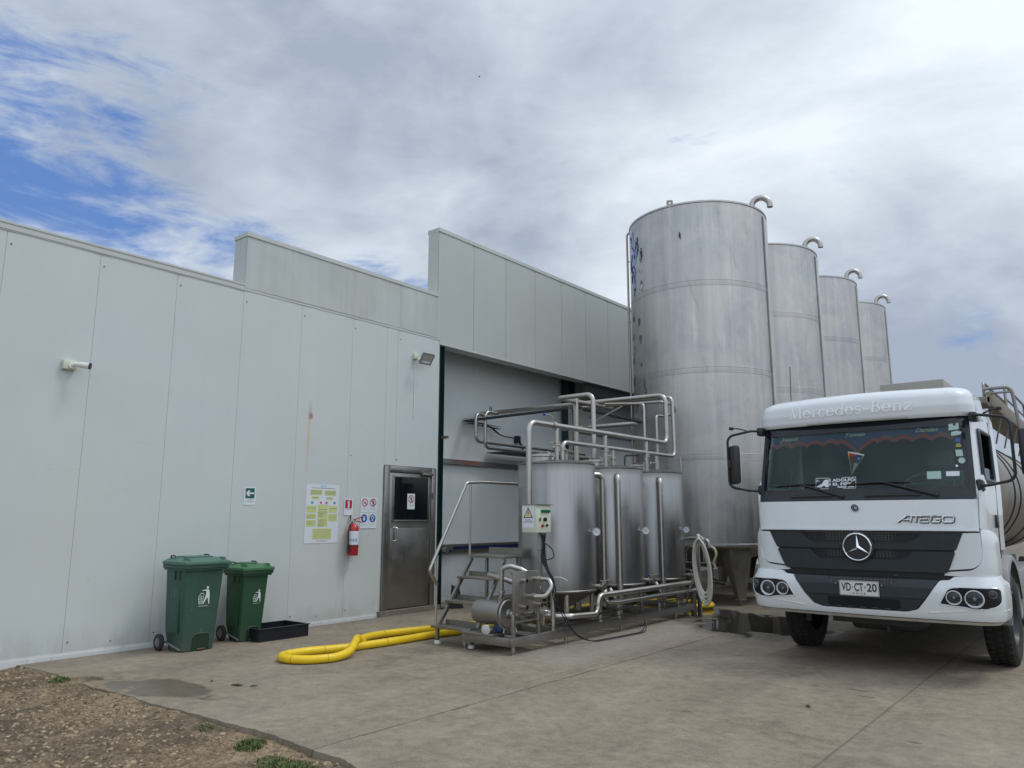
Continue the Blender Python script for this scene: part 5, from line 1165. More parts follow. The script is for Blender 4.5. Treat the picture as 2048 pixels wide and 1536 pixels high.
# ================================================================== SILOS
RS = 1.47; SX = -6.80; GRP = 'milk silos in a row'
def silo(x, y):
    t = thing('storage_silo', 'nearest and largest steel silo with peeling film down its left edge', 'silo', (x, y, 0), GRP)
    O = Matrix.Translation((x, y, 0)); mb = MB()
    mb.lathe([(0.001, .62), (.25, .64), (RS - .12, 1.02), (RS - .015, 1.07), (RS, 1.087), (RS, 7.90), (RS - .01, 7.96), (RS * .55, 8.12), (.001, 8.2)], O, 120); body = mb.build('shell', SILO, t, 30)
    for z in (2.77, 4.47, 6.24):
        mb = MB()
        for dz2 in (-.052, .052): mb.lathe([(RS + .0005, z + dz2 - .008), (RS + .004, z + dz2 - .005), (RS + .004, z + dz2 + .005), (RS + .0005, z + dz2 + .008)], O, 120, False)
        mb.lathe([(RS + .0005, z - .046), (RS + .003, z), (RS + .0005, z + .046)], O, 120, False); mb.build('weld_band', SILO, body)
    mb = MB(); mb.lathe([(RS + .001, 7.925), (RS + .010, 7.93), (RS + .010, 7.965), (RS - .02, 7.972)], O, 120, False); mb.build('top_rim', SILO, body); mb = MB(); mb.lathe([(RS + .001, 1.085), (RS + .008, 1.09), (RS + .008, 1.13), (RS + .001, 1.135)], O, 120, False)
    mb.build('bottom_rim', SILO, body)
    # vertical cover strip on the right side and a vertical seam
    mb = MB(); a0, a1 = radians(1), radians(10)
    mb.lathe([(RS + .004, 1.1), (RS + .03, 1.12), (RS + .03, 7.80), (RS + .004, 7.86)], O, 10, False, a0, a1)
    for a in (a0, a1):
        c_, s_ = cos(a), sin(a); mb.add([(x + r * c_, y + r * s_, z) for r, z in ((RS, 1.1), (RS + .03, 1.12), (RS + .03, 7.80), (RS, 7.86))], [(0, 1, 2, 3)])
    mb.build('cover_strip', SILO, t)
    mb = MB(); mb.lathe([(RS + .0012, 1.1), (RS + .0012, 7.9)], O, 1, False, radians(.25), radians(.75)); mb.build('seam_line', BLACK, body, recalc=False)
    # swan-neck vent
    vx, vy = x + 1.22, y + .14; mb = MB(); R_ = .185
    pts = [(vx, vy, 7.95), (vx, vy, 8.16)] + [(vx + (R_ - R_ * cos(a)) * .91, vy + (R_ - R_ * cos(a)) * .41, 8.16 + R_ * sin(a)) for a in [pi * k / 12 for k in range(1, 13)]] + [(vx + 2 * R_ * .91, vy + 2 * R_ * .41, 8.12)]
    mb.tube(pts, .062, 18, cap=False); mb.tube(pts[-3:], .056, 18, cap=True); mb.lathe([(.062, 0), (.075, .0), (.075, .02), (.062, .02)], Matrix.Translation((vx, vy, 7.99)), 18); mb.build('vent_pipe', PIPE, t)
    # legs: folded tapering plates
    for ang in (-42, 48, 138, 228):
        aa = radians(ang); e = Vector((cos(aa), sin(aa), 0)); f_ = Vector((-sin(aa), cos(aa), 0)); c0 = Vector((x, y, 0)); mb = MB()
        z0, z1 = .12, 1.09; w0, w1 = .075, .24; r0, r1 = RS - .13, RS - .10
        def ringp(z, w_, r): return [c0 + e * (r - w_ * 1.15) - f_ * (w_ * 1.25) + Vector((0, 0, z)), c0 + e * r - f_ * w_ + Vector((0, 0, z)), c0 + e * r + f_ * w_ + Vector((0, 0, z)), c0 + e * (r - w_ * 1.15) + f_ * (w_ * 1.25) + Vector((0, 0, z))]
        A, B = ringp(z0, w0, r0), ringp(z1, w1, r1); A2 = [p - e * .012 for p in A]; B2 = [p - e * .012 for p in B]
        mb.add(A + B + A2 + B2, [(0, 1, 5, 4), (1, 2, 6, 5), (2, 3, 7, 6), (9, 8, 12, 13), (10, 9, 13, 14), (11, 10, 14, 15), (0, 4, 12, 8), (7, 3, 11, 15), (4, 5, 13, 12), (5, 6, 14, 13), (6, 7, 15, 14), (0, 8, 9, 1), (1, 9, 10, 2), (2, 10, 11, 3)])
        q = c0 + e * (r0 - .06); mb.box((q.x - .085, q.y - .085, .105), (q.x + .085, q.y + .085, .12)); mb.cyl((q.x, q.y, .0), (q.x, q.y, .11), .018, 10); mb.cyl((q.x, q.y, .0), (q.x, q.y, .014), .05, 14); mb.build('leg', GALV, t)
    # bottom outlet
    mb = MB(); mb.pipe([(x, y, .66), (x, y, .35), (x + .5, y - .4, .35)], .045, .1, 14); mb.build('outlet', PIPE, t)
    return t
s1 = silo(SX, 14.97)
for (yy, zs, lb) in ((18.42, 1.012, 'second silo from the left, streaked with dark blotches across its middle'), (22.05, 1.028, 'third silo from the left, clean pale steel'), (25.35, 1.030, 'farthest silo, smallest and rightmost of the row')):
    c = copy_tree(s1); c.location = (SX, yy, 0); c.scale = (1, 1, zs); c['label'] = lb
x, y = SX, 14.97; O = Matrix.Translation((x, y, 0))
# lifting lug on the nearest silo
mb = MB(); lx, ly = x + .08, y - RS + .06; ring = [(.022 * cos(2 * pi * k / 14), .085 + .022 * sin(2 * pi * k / 14)) for k in range(14)]
P = Plane((lx, ly, 7.95), (.91, .41, 0), (0, 0, 1))
out = [(-.065, -.05), (.065, -.05), (.065, .13), (.05, .145), (-.05, .145), (-.065, .13)]
for h_ in (-.008, .008):
    pts = [Vector(p) for p in out] + [Vector(p) for p in ring]; r_ = delaunay_2d_cdt(pts, [(i, (i + 1) % 6) for i in range(6)] + [(6 + i, 6 + (i + 1) % 14) for i in range(14)], [], 0, 1e-6)
    fs = [tuple(f) for f in r_[2] if inside((sum(r_[0][i].x for i in f) / 3, sum(r_[0][i].y for i in f) / 3), out) and not inside((sum(r_[0][i].x for i in f) / 3, sum(r_[0][i].y for i in f) / 3), ring)]
    mb.add([P.p(v.x, v.y, h_) for v in r_[0]], fs)
for loop in (out, ring):
    n = len(loop); mb.add([P.p(*p, -.008) for p in loop] + [P.p(*p, .008) for p in loop], [(i, (i + 1) % n, n + (i + 1) % n, n + i) for i in range(n)])
mb.build('lifting_lug', GALV, s1)
# pipe and clips down the left side
mb = MB(); ax, ay = -.93, -.37; r_ = RS + .07
mb.pipe([(x + ax * (RS - .28), y + ay * (RS - .28) - .1, 7.98), (x + ax * r_, y + ay * r_, 8.0), (x + ax * r_, y + ay * r_, 1.2)], .024, .08, 10)
for z in (1.8, 3.2, 4.6, 5.9, 7.3): mb.box((x + ax * (RS - .01) - .02, y + ay * (RS - .01) - .02, z), (x + ax * (r_ + .03) + .02, y + ay * (r_ + .03) + .02, z + .03))
mb.build('side_pipe', steel('reddish_old_pipe', (.42, .36, .33), .4, .6, .25, 6, False), s1)
mb = MB(); mb.pipe([(x - 1.0, y - 1.05, 2.9), (x - 1.3, y - 1.15, 2.9), (x - 1.3, y - 1.15, .9)], .018, .05, 8); mb.build('small_pipe', DARKMETAL, s1)
# torn protective film at the left edge
FILM = flat('torn_blue_film', (.30, .35, .47), .28, .9); FEDGE = flat('curled_film_edge', (.03, .03, .035), .5)
FW = flat('bright_film_patch', (.72, .75, .80), .15, 1); FD = flat('dark_film_patch', (.22, .25, .33), .2, .8)
random.seed(21); mf = [MB(), MB(), MB(), MB()]
def onsilo(a, z, off=.004): return (x + (RS + off) * cos(a), y + (RS + off) * sin(a), z)
aL = radians(-24.4 - 90 - 90 + 90)   # direction facing away from the viewer's right; refined below
base_a = radians(-134)
def flake(mbi, ac, zc, wa, hz_, off=.004, n=11):
    pts = []
    for k in range(n):
        t_ = 2 * pi * k / n; q = random.uniform(.45, 1.15); pts.append((ac + wa * q * cos(t_), zc + hz_ * q * sin(t_)))
    mb = mf[mbi]; o = len(mb.v); mb.add([onsilo(a, z, off) for a, z in pts] + [onsilo(ac, zc, off)], [(k, (k + 1) % n, n) for k in range(n)])
    for k in range(n):
        if random.random() < .42:
            p, q = pts[k], pts[(k + 1) % n]; p3, q3 = Vector(onsilo(*p, off + .006)), Vector(onsilo(*q, off + .006)); mf[1].tube([p3, q3], random.choice((.0025, .004, .007)), 5)
zz_ = 7.55
while zz_ > 6.45: flake(0, base_a + radians(random.uniform(-2, 10)), zz_, radians(random.uniform(3, 7)), random.uniform(.10, .30)); zz_ -= .14
zz_ = 7.62
while zz_ > 3.6:
    if not (6.0 < zz_ < 6.35 or 4.55 < zz_ < 4.7):
        flake(random.choice((0, 2, 3, 3)), base_a + radians(random.uniform(-4, 18)), zz_, radians(random.uniform(.6, 2.2)), random.uniform(.05, .16), .006, 8)
    zz_ -= random.uniform(.10, .22)
for k, (m_, nm) in enumerate(zip(mf, ('protective_film', 'film_edge', 'film_patch', 'film_patch'))): m_.build(nm, (FILM, FEDGE, FW, FD)[k], s1, recalc=(k == 1))
mb = MB(); aa_ = radians(-79); mb.add([onsilo(aa_, 7.36), onsilo(aa_ + .022, 7.30), onsilo(aa_ + .018, 7.17), onsilo(aa_ - .01, 7.25)], [(0, 1, 2, 3)]); mb.build('film_tear', FEDGE, s1, recalc=False)

# ================================================================== TRUCK
TX, TY = -2.31, 8.80
tk = thing('tanker_truck', 'white cab tanker truck with black grille parked facing the camera', 'truck', (TX, TY + 3, 0))
def interp(tab, z):
    if z <= tab[0][0]: return tab[0][1:]
    for a, b in zip(tab, tab[1:]):
        if z <= b[0]: k = (z - a[0]) / (b[0] - a[0]); return tuple(p + (q - p) * k for p, q in zip(a[1:], b[1:]))
    return tab[-1][1:]
def surf(tab, bow=.05):
    """(u, z, off) -> point on a rounded-front plan shape; u runs from the centre round the corner to the side"""
    def f(u, z, off=0.0):
        hw, yf, rc = interp(tab, z); s_ = 1 if u >= 0 else -1; a = abs(u); fl_ = hw - rc; yb = yf + bow
        if a <= fl_:
            px, py = a, yf + bow * (a / fl_) ** 2; sl = 2 * bow * a / fl_ ** 2; nx, ny = sl, -1.0
        elif a <= fl_ + rc * pi / 2:
            t = (a - fl_) / rc; px, py = fl_ + rc * sin(t), yb + rc * (1 - cos(t)); nx, ny = sin(t) + .12 * cos(t), -cos(t)
        else:
            px, py = hw, yb + rc + (a - fl_ - rc * pi / 2); nx, ny = 1, 0
        L = hypot(nx, ny); return Vector((TX + s_ * (px + nx / L * off), TY + py + ny / L * off, z))
    return f
CABT = [(.95, 1.13, .10, .17), (1.46, 1.14, .075, .17), (1.80, 1.155, .105, .17), (2.0, 1.15, .15, .17), (2.62, 1.12, .31, .17), (2.78, 1.10, .36, .20), (2.90, 1.04, .44, .24)]
Sc = surf(CABT)
U1 = 1.075; WZ0, WZ1 = 1.875, 2.67
# shell with openings: grid in (u, z)
us = [0, .25, .5, .75, .97, U1, 1.12, 1.17, 1.22, 1.30, 1.36, 1.62, 1.9, 2.15, 2.4, 2.75]; zs = [.98, 1.25, 1.46, 1.66, WZ0, 2.02, 2.14, 2.3, 2.52, WZ1, 2.72, 2.78, 2.84, 2.90]
def cell_open(u, z):
    if u < U1 and WZ0 < z < WZ1: return True
    if 1.36 < u < 2.15 and 2.02 < z < 2.52: return True
    if 1.9 < u < 2.6 and z < 1.25: return True
    return False
mb = MB(); full = [-q for q in us[:0:-1]] + us
idx = {}
for j, z in enumerate(zs):
    for i, u in enumerate(full): idx[i, j] = len(mb.v); mb.v.append(tuple(Sc(u, z)))
for j in range(len(zs) - 1):
    for i in range(len(full) - 1):
        uc, zc = abs(full[i] + full[i + 1]) / 2, (zs[j] + zs[j + 1]) / 2
        if not cell_open(uc, zc): mb.f.append((idx[i, j], idx[i + 1, j], idx[i + 1, j + 1], idx[i, j + 1])); mb.mi.append(1 if (uc < 1.12 and zc < WZ0) else 0)
top = [mb.v[idx[i, len(zs) - 1]] for i in range(len(full))]; nT = len(top); back = TY + 1.95
o = len(mb.v); mb.v += top + [(TX, TY + 1.2, 2.99)]
for i in range(nT - 1): mb.f.append((o + i, o + i + 1, o + nT)); mb.mi.append(0)
mb.f.append((o + nT - 1, o, o + nT)); mb.mi.append(0)
cab = mb.build('cab', [TRUCKW, BLACK], tk, 38)
yb_ = Sc(2.75, 1.5).y
mb = MB(); mb.box((TX - 1.12, yb_ - .03, .98), (TX + 1.12, yb_, 2.9)); mb.box((TX - 1.10, TY + .3, 1.02), (TX + 1.10, yb_ - .03, 1.06)); 
mb.build('cab_back_wall', TRUCKW, cab)
# interior
INT = flat('dark_cab_fabric', (.03, .033, .036), .8); INTG = flat('grey_cab_trim', (.10, .11, .115), .7)
mb = MB(); mb.bbox((TX - 1.08, TY + .28, 1.30), (TX + 1.08, TY + .62, 1.93), .06); dash = mb.build('dashboard', INT, cab)
mb = MB(); mb.box((TX - 1.09, yb_ - .06, 1.1), (TX + 1.09, yb_ - .035, 2.84)); mb.box((TX - 1.05, TY + .55, 2.80), (TX + 1.05, yb_ - .06, 2.83)); mb.build('cab_lining', INT, cab)
for sx in (-.62, .62):
    mb = MB(); mb.bbox((TX + sx - .27, TY + .95, 1.35), (TX + sx + .27, TY + 1.45, 1.58), .07); mb.bbox((TX + sx - .25, TY + 1.36, 1.55), (TX + sx + .25, TY + 1.54, 2.18), .07); mb.bbox((TX + sx - .14, TY + 1.38, 2.18), (TX + sx + .14, TY + 1.5, 2.40), .05); mb.build('seat', INTG, cab)
mb = MB(); Mw = Matrix.Translation((TX + .62, TY + .62, 1.98)) @ Matrix.Rotation(radians(32), 4, 'X')
mb.tube([Mw @ Vector((.24 * cos(2 * pi * k / 32), .24 * sin(2 * pi * k / 32), 0)) for k in range(32)], .014, 8, closed=True); mb.tube([Mw @ Vector((-.23, 0, 0)), Mw @ Vector((.23, 0, 0))], .014, 6); mb.cyl(Mw @ Vector((0, 0, -.25)), Mw @ Vector((0, 0, 0)), .03, 10); mb.build('steering_wheel', INTG, cab)
# A pillars
PILT = rnd_poly([(U1 - .015, 1.81), (1.125, 1.81), (1.10, 2.76), (1.055, 2.76)], .01)
for s_ in (1, -1):
    pl = [(s_ * u, z) for u, z in PILT]; pl = pl if s_ > 0 else pl[::-1]
    patch(Sc, pl, .012, .012, .1).build('pillar_seal', TRUCKBLK, cab)
# windscreen with dark border
wsp = rnd_poly([(-U1, WZ0 - .02), (U1, WZ0 - .02), (U1, WZ1 + .03), (-U1, WZ1 + .03)], [.05, .05, .04, .04])
ws = patch(Sc, wsp, .006, .006, .08).build('windscreen', WGLASS, cab, 60)
fr_out = [(-U1, 1.80), (U1, 1.80), (U1, 2.72), (-U1, 2.72)]
FRIT = flat('windscreen_border', (.008, .010, .016), .12)
for pl in ([(-U1, 1.80), (U1, 1.80), (U1, 1.925), (-U1, 1.925)], [(-U1, 1.925), (-U1 + .045, 1.925), (-U1 + .045, 2.572), (-U1, 2.572)], [(U1 - .045, 1.925), (U1, 1.925), (U1, 2.572), (U1 - .045, 2.572)], [(-U1, 2.572), (U1, 2.572), (U1, 2.72), (-U1, 2.72)]):
    patch(Sc, pl, .0085, .002, .1).build('screen_border', FRIT, ws)
# fringe curtain behind the glass
BLUEF = flat('blue_curtain', (.04, .065, .22), .7); REDF = flat('red_curtain_fringe', (.55, .07, .05), .8)
def scal(x_, lift=0):
    a = abs(x_); n = 5; p = 1.0 / n
    k = (a - .20) / ((1.02 - .20) / 4.5)
    base = 2.455
    if a < .20: return 2.325 + (base - 2.325 + .03) * min(1, (a / .17)) ** .6
    return base + .042 * abs(sin(pi * k)) 
xs_ = [-1.02 + 2.04 * k / 120 for k in range(121)]
mb = MB(); mr = MB()
for a, b in zip(xs_, xs_[1:]):
    za, zb = scal(a), scal(b); mb.add([Sc(a, za, -.03), Sc(b, zb, -.03), Sc(b, 2.655, -.03), Sc(a, 2.655, -.03)], [(0, 1, 2, 3)])
    mr.add([Sc(a, za - .036, -.026), Sc(b, zb - .036, -.026), Sc(b, zb + .012, -.026), Sc(a, za + .012, -.026)], [(0, 1, 2, 3)])
cu = mb.build('curtain', BLUEF, cab, recalc=False); mr.build('curtain_fringe', REDF, cu, recalc=False)
class SP:
    """text and shapes laid on the cab surface"""
    def __init__(s, S, u0, z0, off, slope=0): s.S, s.u0, s.z0, s.off, s.sl = S, u0, z0, off, slope
    def text(s, mb, st, ht, width=None, shear=0, bold=0, h=0):
        vs, fs, W = text2d(st, shear, bold); kx = (width / W) if width else ht
        mb.add([s.S(s.u0 + (a - W / 2) * kx, s.z0 + b * ht + (a - W / 2) * kx * s.sl, s.off + h) for a, b in vs], fs)
    def poly(s, mb, pts, h=0, step=None):
        vs, fs = tri(pts, step); mb.add([s.S(s.u0 + a, s.z0 + b, s.off + h) for a, b in vs], fs)
    def line(s, mb, pts, w_, h=0, taper=None):
        for i, (a, b) in enumerate(zip(pts, pts[1:])):
            dx_, dy_ = b[0] - a[0], b[1] - a[1]; L = hypot(dx_, dy_) or 1; nx, ny = -dy_ / L / 2, dx_ / L / 2; wa = w_[i] if isinstance(w_, list) else w_; wb = w_[i + 1] if isinstance(w_, list) else w_
            ex, ey = dx_ / L * wa * .12, dy_ / L * wa * .12
            mb.add([s.S(s.u0 + p, s.z0 + q, s.off + h) for p, q in ((a[0] - ex - nx * wa, a[1] - ey - ny * wa), (b[0] + ex - nx * wb, b[1] + ey - ny * wb), (b[0] + ex + nx * wb, b[1] + ey + ny * wb), (a[0] - ex + nx * wa, a[1] - ey + ny * wa))], [(0, 1, 2, 3)])
NAMEM = flat('faded_name_print', (.75, .68, .52), .6)
for nm, u_, z_ in (('Joaquin', -.78, 2.515), ('Tomas', -.02, 2.52), ('Damian', .70, 2.525)):
    mb = MB(); SP(Sc, u_, z_, -.022).text(mb, nm, .044, .22, shear=.45, bold=.04); mb.build('curtain_name', NAMEM, cab, recalc=False)
# stickers
STK = flat('pale_sticker', (.36, .50, .46), .4); STKB = flat('blue_sticker', (.03, .08, .30), .4); STKY = flat('olive_sticker', (.28, .30, .06), .4)
sp = SP(Sc, 0, 0, .010)
for nm, mt, pts in (('sticker', STK, [(.91, 2.52), (1.0, 2.53), (1.0, 2.60), (.91, 2.59)]), ('sticker', STK, [(.93, 2.46), (1.01, 2.47), (1.025, 2.50), (.98, 2.515), (.93, 2.50)]), ('sticker', STKB, [(.965, 2.39), (1.01, 2.39), (1.01, 2.435), (.965, 2.435)]), ('sticker', STKY, [(.965, 2.335), (1.02, 2.34), (1.0, 2.38), (.97, 2.375)]),
                    ('sticker', STK, [(.965, 2.24), (1.025, 2.24), (1.02, 2.31), (.96, 2.31)]), ('sticker', STK, [(.995 + .03 * cos(k * pi / 8) + .015, 2.195 + .032 * sin(k * pi / 8)) for k in range(16)]), ('sticker', PAPER, [(.965 + .013 * cos(k * pi / 5), 2.14 + .013 * sin(k * pi / 5)) for k in range(10)]),
                    ('sticker', STK, [(.69, 2.01), (.82, 2.01), (.82, 2.09), (.69, 2.09)]), ('sticker', PAPER, [(.865, 2.035), (.985, 2.035), (.985, 2.085), (.865, 2.085)])):
    mb = MB(); sp.poly(mb, pts); mb.build(nm, mt, ws, recalc=False)
# name board at the bottom of the screen
board = [(-.44, 1.925), (-.01, 1.925), (-.01, 2.06), (-.44, 2.06)]; mb = MB(); sp.poly(mb, board, .0, .1); nb = mb.build('name_sticker', FRIT, ws, recalc=False)
mb = MB(); s2 = SP(Sc, -.14, 2.010, .012); s2.text(mb, 'ADOLFO', .032, .24, bold=.05); s2 = SP(Sc, -.155, 1.967, .012); s2.text(mb, 'EL PIPE', .030, .20, bold=.05); s2 = SP(Sc, 0, 0, .012)
s2.line(mb, [(-.44, 1.933), (-.01, 1.933), (-.01, 2.053), (-.44, 2.053), (-.44, 1.933)], .005)
s2.poly(mb, [(-.425, 1.950), (-.425, 1.967), (-.40, 1.980), (-.375, 1.987), (-.355, 2.023), (-.33, 2.035), (-.30, 2.037), (-.30, 1.950), (-.33, 1.950), (-.345, 1.965), (-.365, 1.965), (-.375, 1.950)], .0)
s2.poly(mb, [(-.435, 2.020), (-.42, 2.017), (-.415, 2.040), (-.425, 2.037)], 0); s2.poly(mb, [(-.412, 2.017), (-.395, 2.021), (-.412, 2.027)], 0); s2.line(mb, [(-.20, 1.948), (-.11, 1.948)], .012); s2.line(mb, [(-.09, 1.948), (-.03, 1.948)], .010)
s2.line(mb, [(-.285, 2.010), (-.285, 2.042)], .012); s2.line(mb, [(-.285, 1.967), (-.285, 1.997)], .012); mb.build('white_print', PAPER, ws, recalc=False)
# wipers
for (pu, tips) in ((-.20, (-.92, -.40)), (.72, (-.10, .52))):
    mb = MB(); A = Sc(pu + .05, 1.845, .035); mid = Sc((tips[0] + tips[1]) / 2 + .05, 1.99, .045)
    mb.tube([A, A.lerp(mid, .35), A.lerp(mid, .8), mid], .012, 8, radii=[.022, .016, .011, .009]); mb.sphere(A, .026, 12, 6)
    mb.tube([Sc(tips[0] + (tips[1] - tips[0]) * k / 8, 1.972 + .012 * k / 8 + .008 * sin(pi * k / 8), .022) for k in range(9)], .008, 6); mb.tube([Sc(tips[0] + .12, 1.98, .026), mid, Sc(tips[1] - .12, 1.99, .026)], .007, 6); mb.build('wiper', BLACK, cab)
for u0_, u1_ in ((-.72, -.26), (.08, .62)): mb = MB(); mb.tube([Sc(u0_, 1.845, .018), Sc((u0_ + u1_) / 2, 1.85, .022), Sc(u1_, 1.848, .018)], .018, 8); mb.build('grab_handle', BLACK, cab)
# hood panel
hood = rnd_poly([(-1.105, 1.475), (1.105, 1.475), (1.115, 1.795), (-1.115, 1.795)], .012)
hd = patch(Sc, hood, .030, .028, .1).build('front_panel', TRUCKW, tk, 50)
patch(Sc, [(-1.09, 1.478), (1.09, 1.478), (1.09, 1.500), (-1.09, 1.500)], .036, .008, .1).build('panel_lip', TRUCKW, hd)
patch(Sc, rnd_poly([(-1.11, 1.80), (1.11, 1.80), (1.09, 1.885), (-1.09, 1.885)], .01), .020, .02, .1).build('cowl', TRUCKBLK, cab)
# side corner skins around the hood panel
for s_ in (1, -1):
    q = rnd_poly([(1.118, 1.50), (1.42, 1.50), (1.44, 1.80), (1.40, 2.0), (1.25, 2.05), (1.135, 1.81)], .012); q = [(s_ * a, b) for a, b in q]; q = q if s_ > 0 else q[::-1]
    patch(Sc, q, .026, .026, .06).build('corner_skin', TRUCKW, cab, 50)
def star(mb, S, u, z, r, off):
    c = S(u, z, off); N_ = Vector((0, -1, 0.03)).normalized(); Ux = Vector((1, 0, 0)); Vz = N_.cross(Ux) * -1; Vz = Vector((0, 0, 1))
    mb.tube([c + (Ux * cos(2 * pi * k / 48) + Vz * sin(2 * pi * k / 48)) * r for k in range(48)], r * .07, 10, closed=True)
    hub = c - Vector((0, r * .17, 0))
    for a in (90, 210, 330):
        a = radians(a); d1 = Ux * cos(a) + Vz * sin(a); tip = c + d1 * r * .95
        l = c + (Ux * cos(a + pi / 3) + Vz * sin(a + pi / 3)) * r * .17; rgt = c + (Ux * cos(a - pi / 3) + Vz * sin(a - pi / 3)) * r * .17
        mb.add([hub, l, tip, rgt], [(0, 2, 1), (0, 3, 2), (1, 2, 3)])
# black grille
gp = rnd_poly([(-.985, 1.468), (.985, 1.468), (.80, 1.045), (-.80, 1.045)], [.01, .01, .05, .05])
gr_ = patch(Sc, gp, .018, .02, .08).build('grille', TRUCKBLK, tk, 50)
def hexmesh():
    m, g, b = newmat('honeycomb_grille'); p = g.pos(); v = g.vor(g.scale(p, (30, 0.0, 46)), 1.0, 'DISTANCE_TO_EDGE', 0.12)
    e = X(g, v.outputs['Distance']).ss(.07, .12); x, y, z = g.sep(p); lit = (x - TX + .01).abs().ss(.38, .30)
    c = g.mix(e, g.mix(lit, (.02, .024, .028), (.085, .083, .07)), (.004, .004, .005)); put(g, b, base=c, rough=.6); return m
HEX = hexmesh()
# recessed mesh windows with raised bars around
for pl in (rnd_poly([(-.60, 1.455), (.60, 1.455), (.50, 1.368), (-.50, 1.368)], [.01, .01, .06, .06]), rnd_poly([(-.50, 1.272), (.50, 1.272), (.42, 1.195), (-.42, 1.195)], [.01, .01, .05, .05])):
    patch(Sc, pl, .021, .002, .06).build('grille_mesh', HEX, gr_, recalc=False)
def bar(poly, off=.052):
    return patch(Sc, rnd_poly(poly, .012), off, .034, .06).build('grille_bar', TRUCKBLK, gr_, 40)
bar([(-.975, 1.462), (-.62, 1.462), (-.56, 1.40), (-.47, 1.345), (.47, 1.345), (.56, 1.40), (.62, 1.462), (.975, 1.462), (.935, 1.365), (.90, 1.285), (-.90, 1.285), (-.935, 1.365)], .050)
bar([(-.892, 1.268), (-.52, 1.268), (-.47, 1.215), (-.40, 1.175), (.40, 1.175), (.47, 1.215), (.52, 1.268), (.892, 1.268), (.84, 1.13), (.805, 1.06), (-.805, 1.06), (-.84, 1.13)], .058)
for zz_ in (1.44,): patch(Sc, [(-.96, zz_ + .012), (.96, zz_ + .012), (.955, zz_ + .022), (-.955, zz_ + .022)], .054, .004, .1).build('grille_bar', BLACK, gr_)
mb = MB(); c = Sc(-.015, 1.302, .06); Mr = Matrix.Translation(c) @ Matrix.Rotation(pi / 2, 4, 'X'); mb.lathe([(0, -.03), (.165, -.03), (.165, .0), (.155, .008), (0, .008)], Mr, 48); em = mb.build('emblem_plate', BLACK, gr_)
mb = MB(); star(mb, Sc, -.015, 1.302, .140, .078); mb.build('star_emblem', CHROME, gr_, 20)
mb = MB(); c = Sc(-.02, 1.715, .036); mb.lathe([(0, -.004), (.040, -.004), (.040, .003), (0, .003)], Matrix.Translation(c) @ Matrix.Rotation(pi / 2, 4, 'X'), 32); mb.build('badge', flat('badge_blue_black', (.012, .016, .035), .3), hd)
mb = MB(); star(mb, Sc, -.02, 1.715, .024, .042); mb.tube([Sc(-.02, 1.715, .040) + Vector((.040 * cos(2 * pi * k / 32), 0, .040 * sin(2 * pi * k / 32))) for k in range(32)], .0028, 6, closed=True); mb.build('badge_star', CHROME, hd, 20)
# chrome wide lettering
mb = MB(); s2 = SP(Sc, .645, 1.565, .038); H_ = .062
glyph = {'A': [[(0, 0), (.075, H_), (.12, H_), (.12, 0)], [(.05, .022), (.12, .022)]], 'T': [[(.0, H_), (.10, H_)], [(.05, H_), (.05, 0)]], 'E': [[(.075, H_), (0, H_), (0, 0), (.075, 0)], [(0, H_ / 2), (.065, H_ / 2)]],
         'G': [[(.085, H_), (.012, H_), (0, H_ * .8), (0, .012), (.012, 0), (.075, 0), (.085, .012), (.085, .03), (.045, .03)]], 'O': [[(.012, 0), (0, .012), (0, H_ * .8), (.012, H_), (.085, H_), (.097, H_ * .8), (.097, .012), (.085, 0), (.012, 0)]]}
xx = -.25
for ch, adv in (('A', .118), ('T', .09), ('E', .095), ('G', .105), ('O', .10)):
    for st_ in glyph[ch]:
        pts = [Sc(s2.u0 + xx + a + b * .18, s2.z0 + b, .040) for a, b in st_]; mb.tube(pts, .0085, 6)
    xx += adv
mb.build('model_lettering', CHROME, hd)
mb = MB(); xx = -.25
for ch, adv in (('A', .118), ('T', .09), ('E', .095), ('G', .105), ('O', .10)):
    for st_ in glyph[ch]: mb.tube([Sc(s2.u0 + xx + a + b * .18 + .004, s2.z0 + b - .004, .032) for a, b in st_], .012, 6)
    xx += adv
mb.build('lettering_edge', BLACK, hd)
# lower corner deflectors and wedge panels
DEFT = [(.98, 1.20, .075, .24), (1.10, 1.215, .06, .24), (1.40, 1.205, .055, .24), (1.50, 1.17, .07, .20)]
Sd = surf(DEFT)
for s_ in (1, -1):
    q = rnd_poly([(.965, 1.455), (1.10, 1.460), (1.10, 1.24), (1.075, 1.16), (1.02, 1.11), (.80, 1.085)], [.012, .02, .05, .05, .05, .01]); q = [(s_ * a, b) for a, b in q]; q = q if s_ > 0 else q[::-1]
    patch(Sc, q, .045, .04, .05).build('wedge_panel', TRUCKW, tk, 45)
    q = rnd_poly([(1.135, 1.50), (1.55, 1.455), (1.62, 1.40), (1.62, 1.01), (1.50, 1.0), (.775, 1.035), (.79, 1.067), (1.03, 1.092), (1.10, 1.15), (1.128, 1.24)], [.03, .03, .05, .05, .04, .01, .01, .05, .05, .04]); q = [(s_ * a, b) for a, b in q]; q = q if s_ > 0 else q[::-1]
    patch(Sd, q, .010, .05, .05).build('corner_deflector', TRUCKW, tk, 45)
    q = [(.80, 1.075), (1.12, 1.10), (1.14, 1.47), (.98, 1.47)]; q = [(s_ * a, b) for a, b in q]; q = q if s_ > 0 else q[::-1]
    patch(Sc, q, .012, .01, .08).build('gap_liner', BLACK, tk)
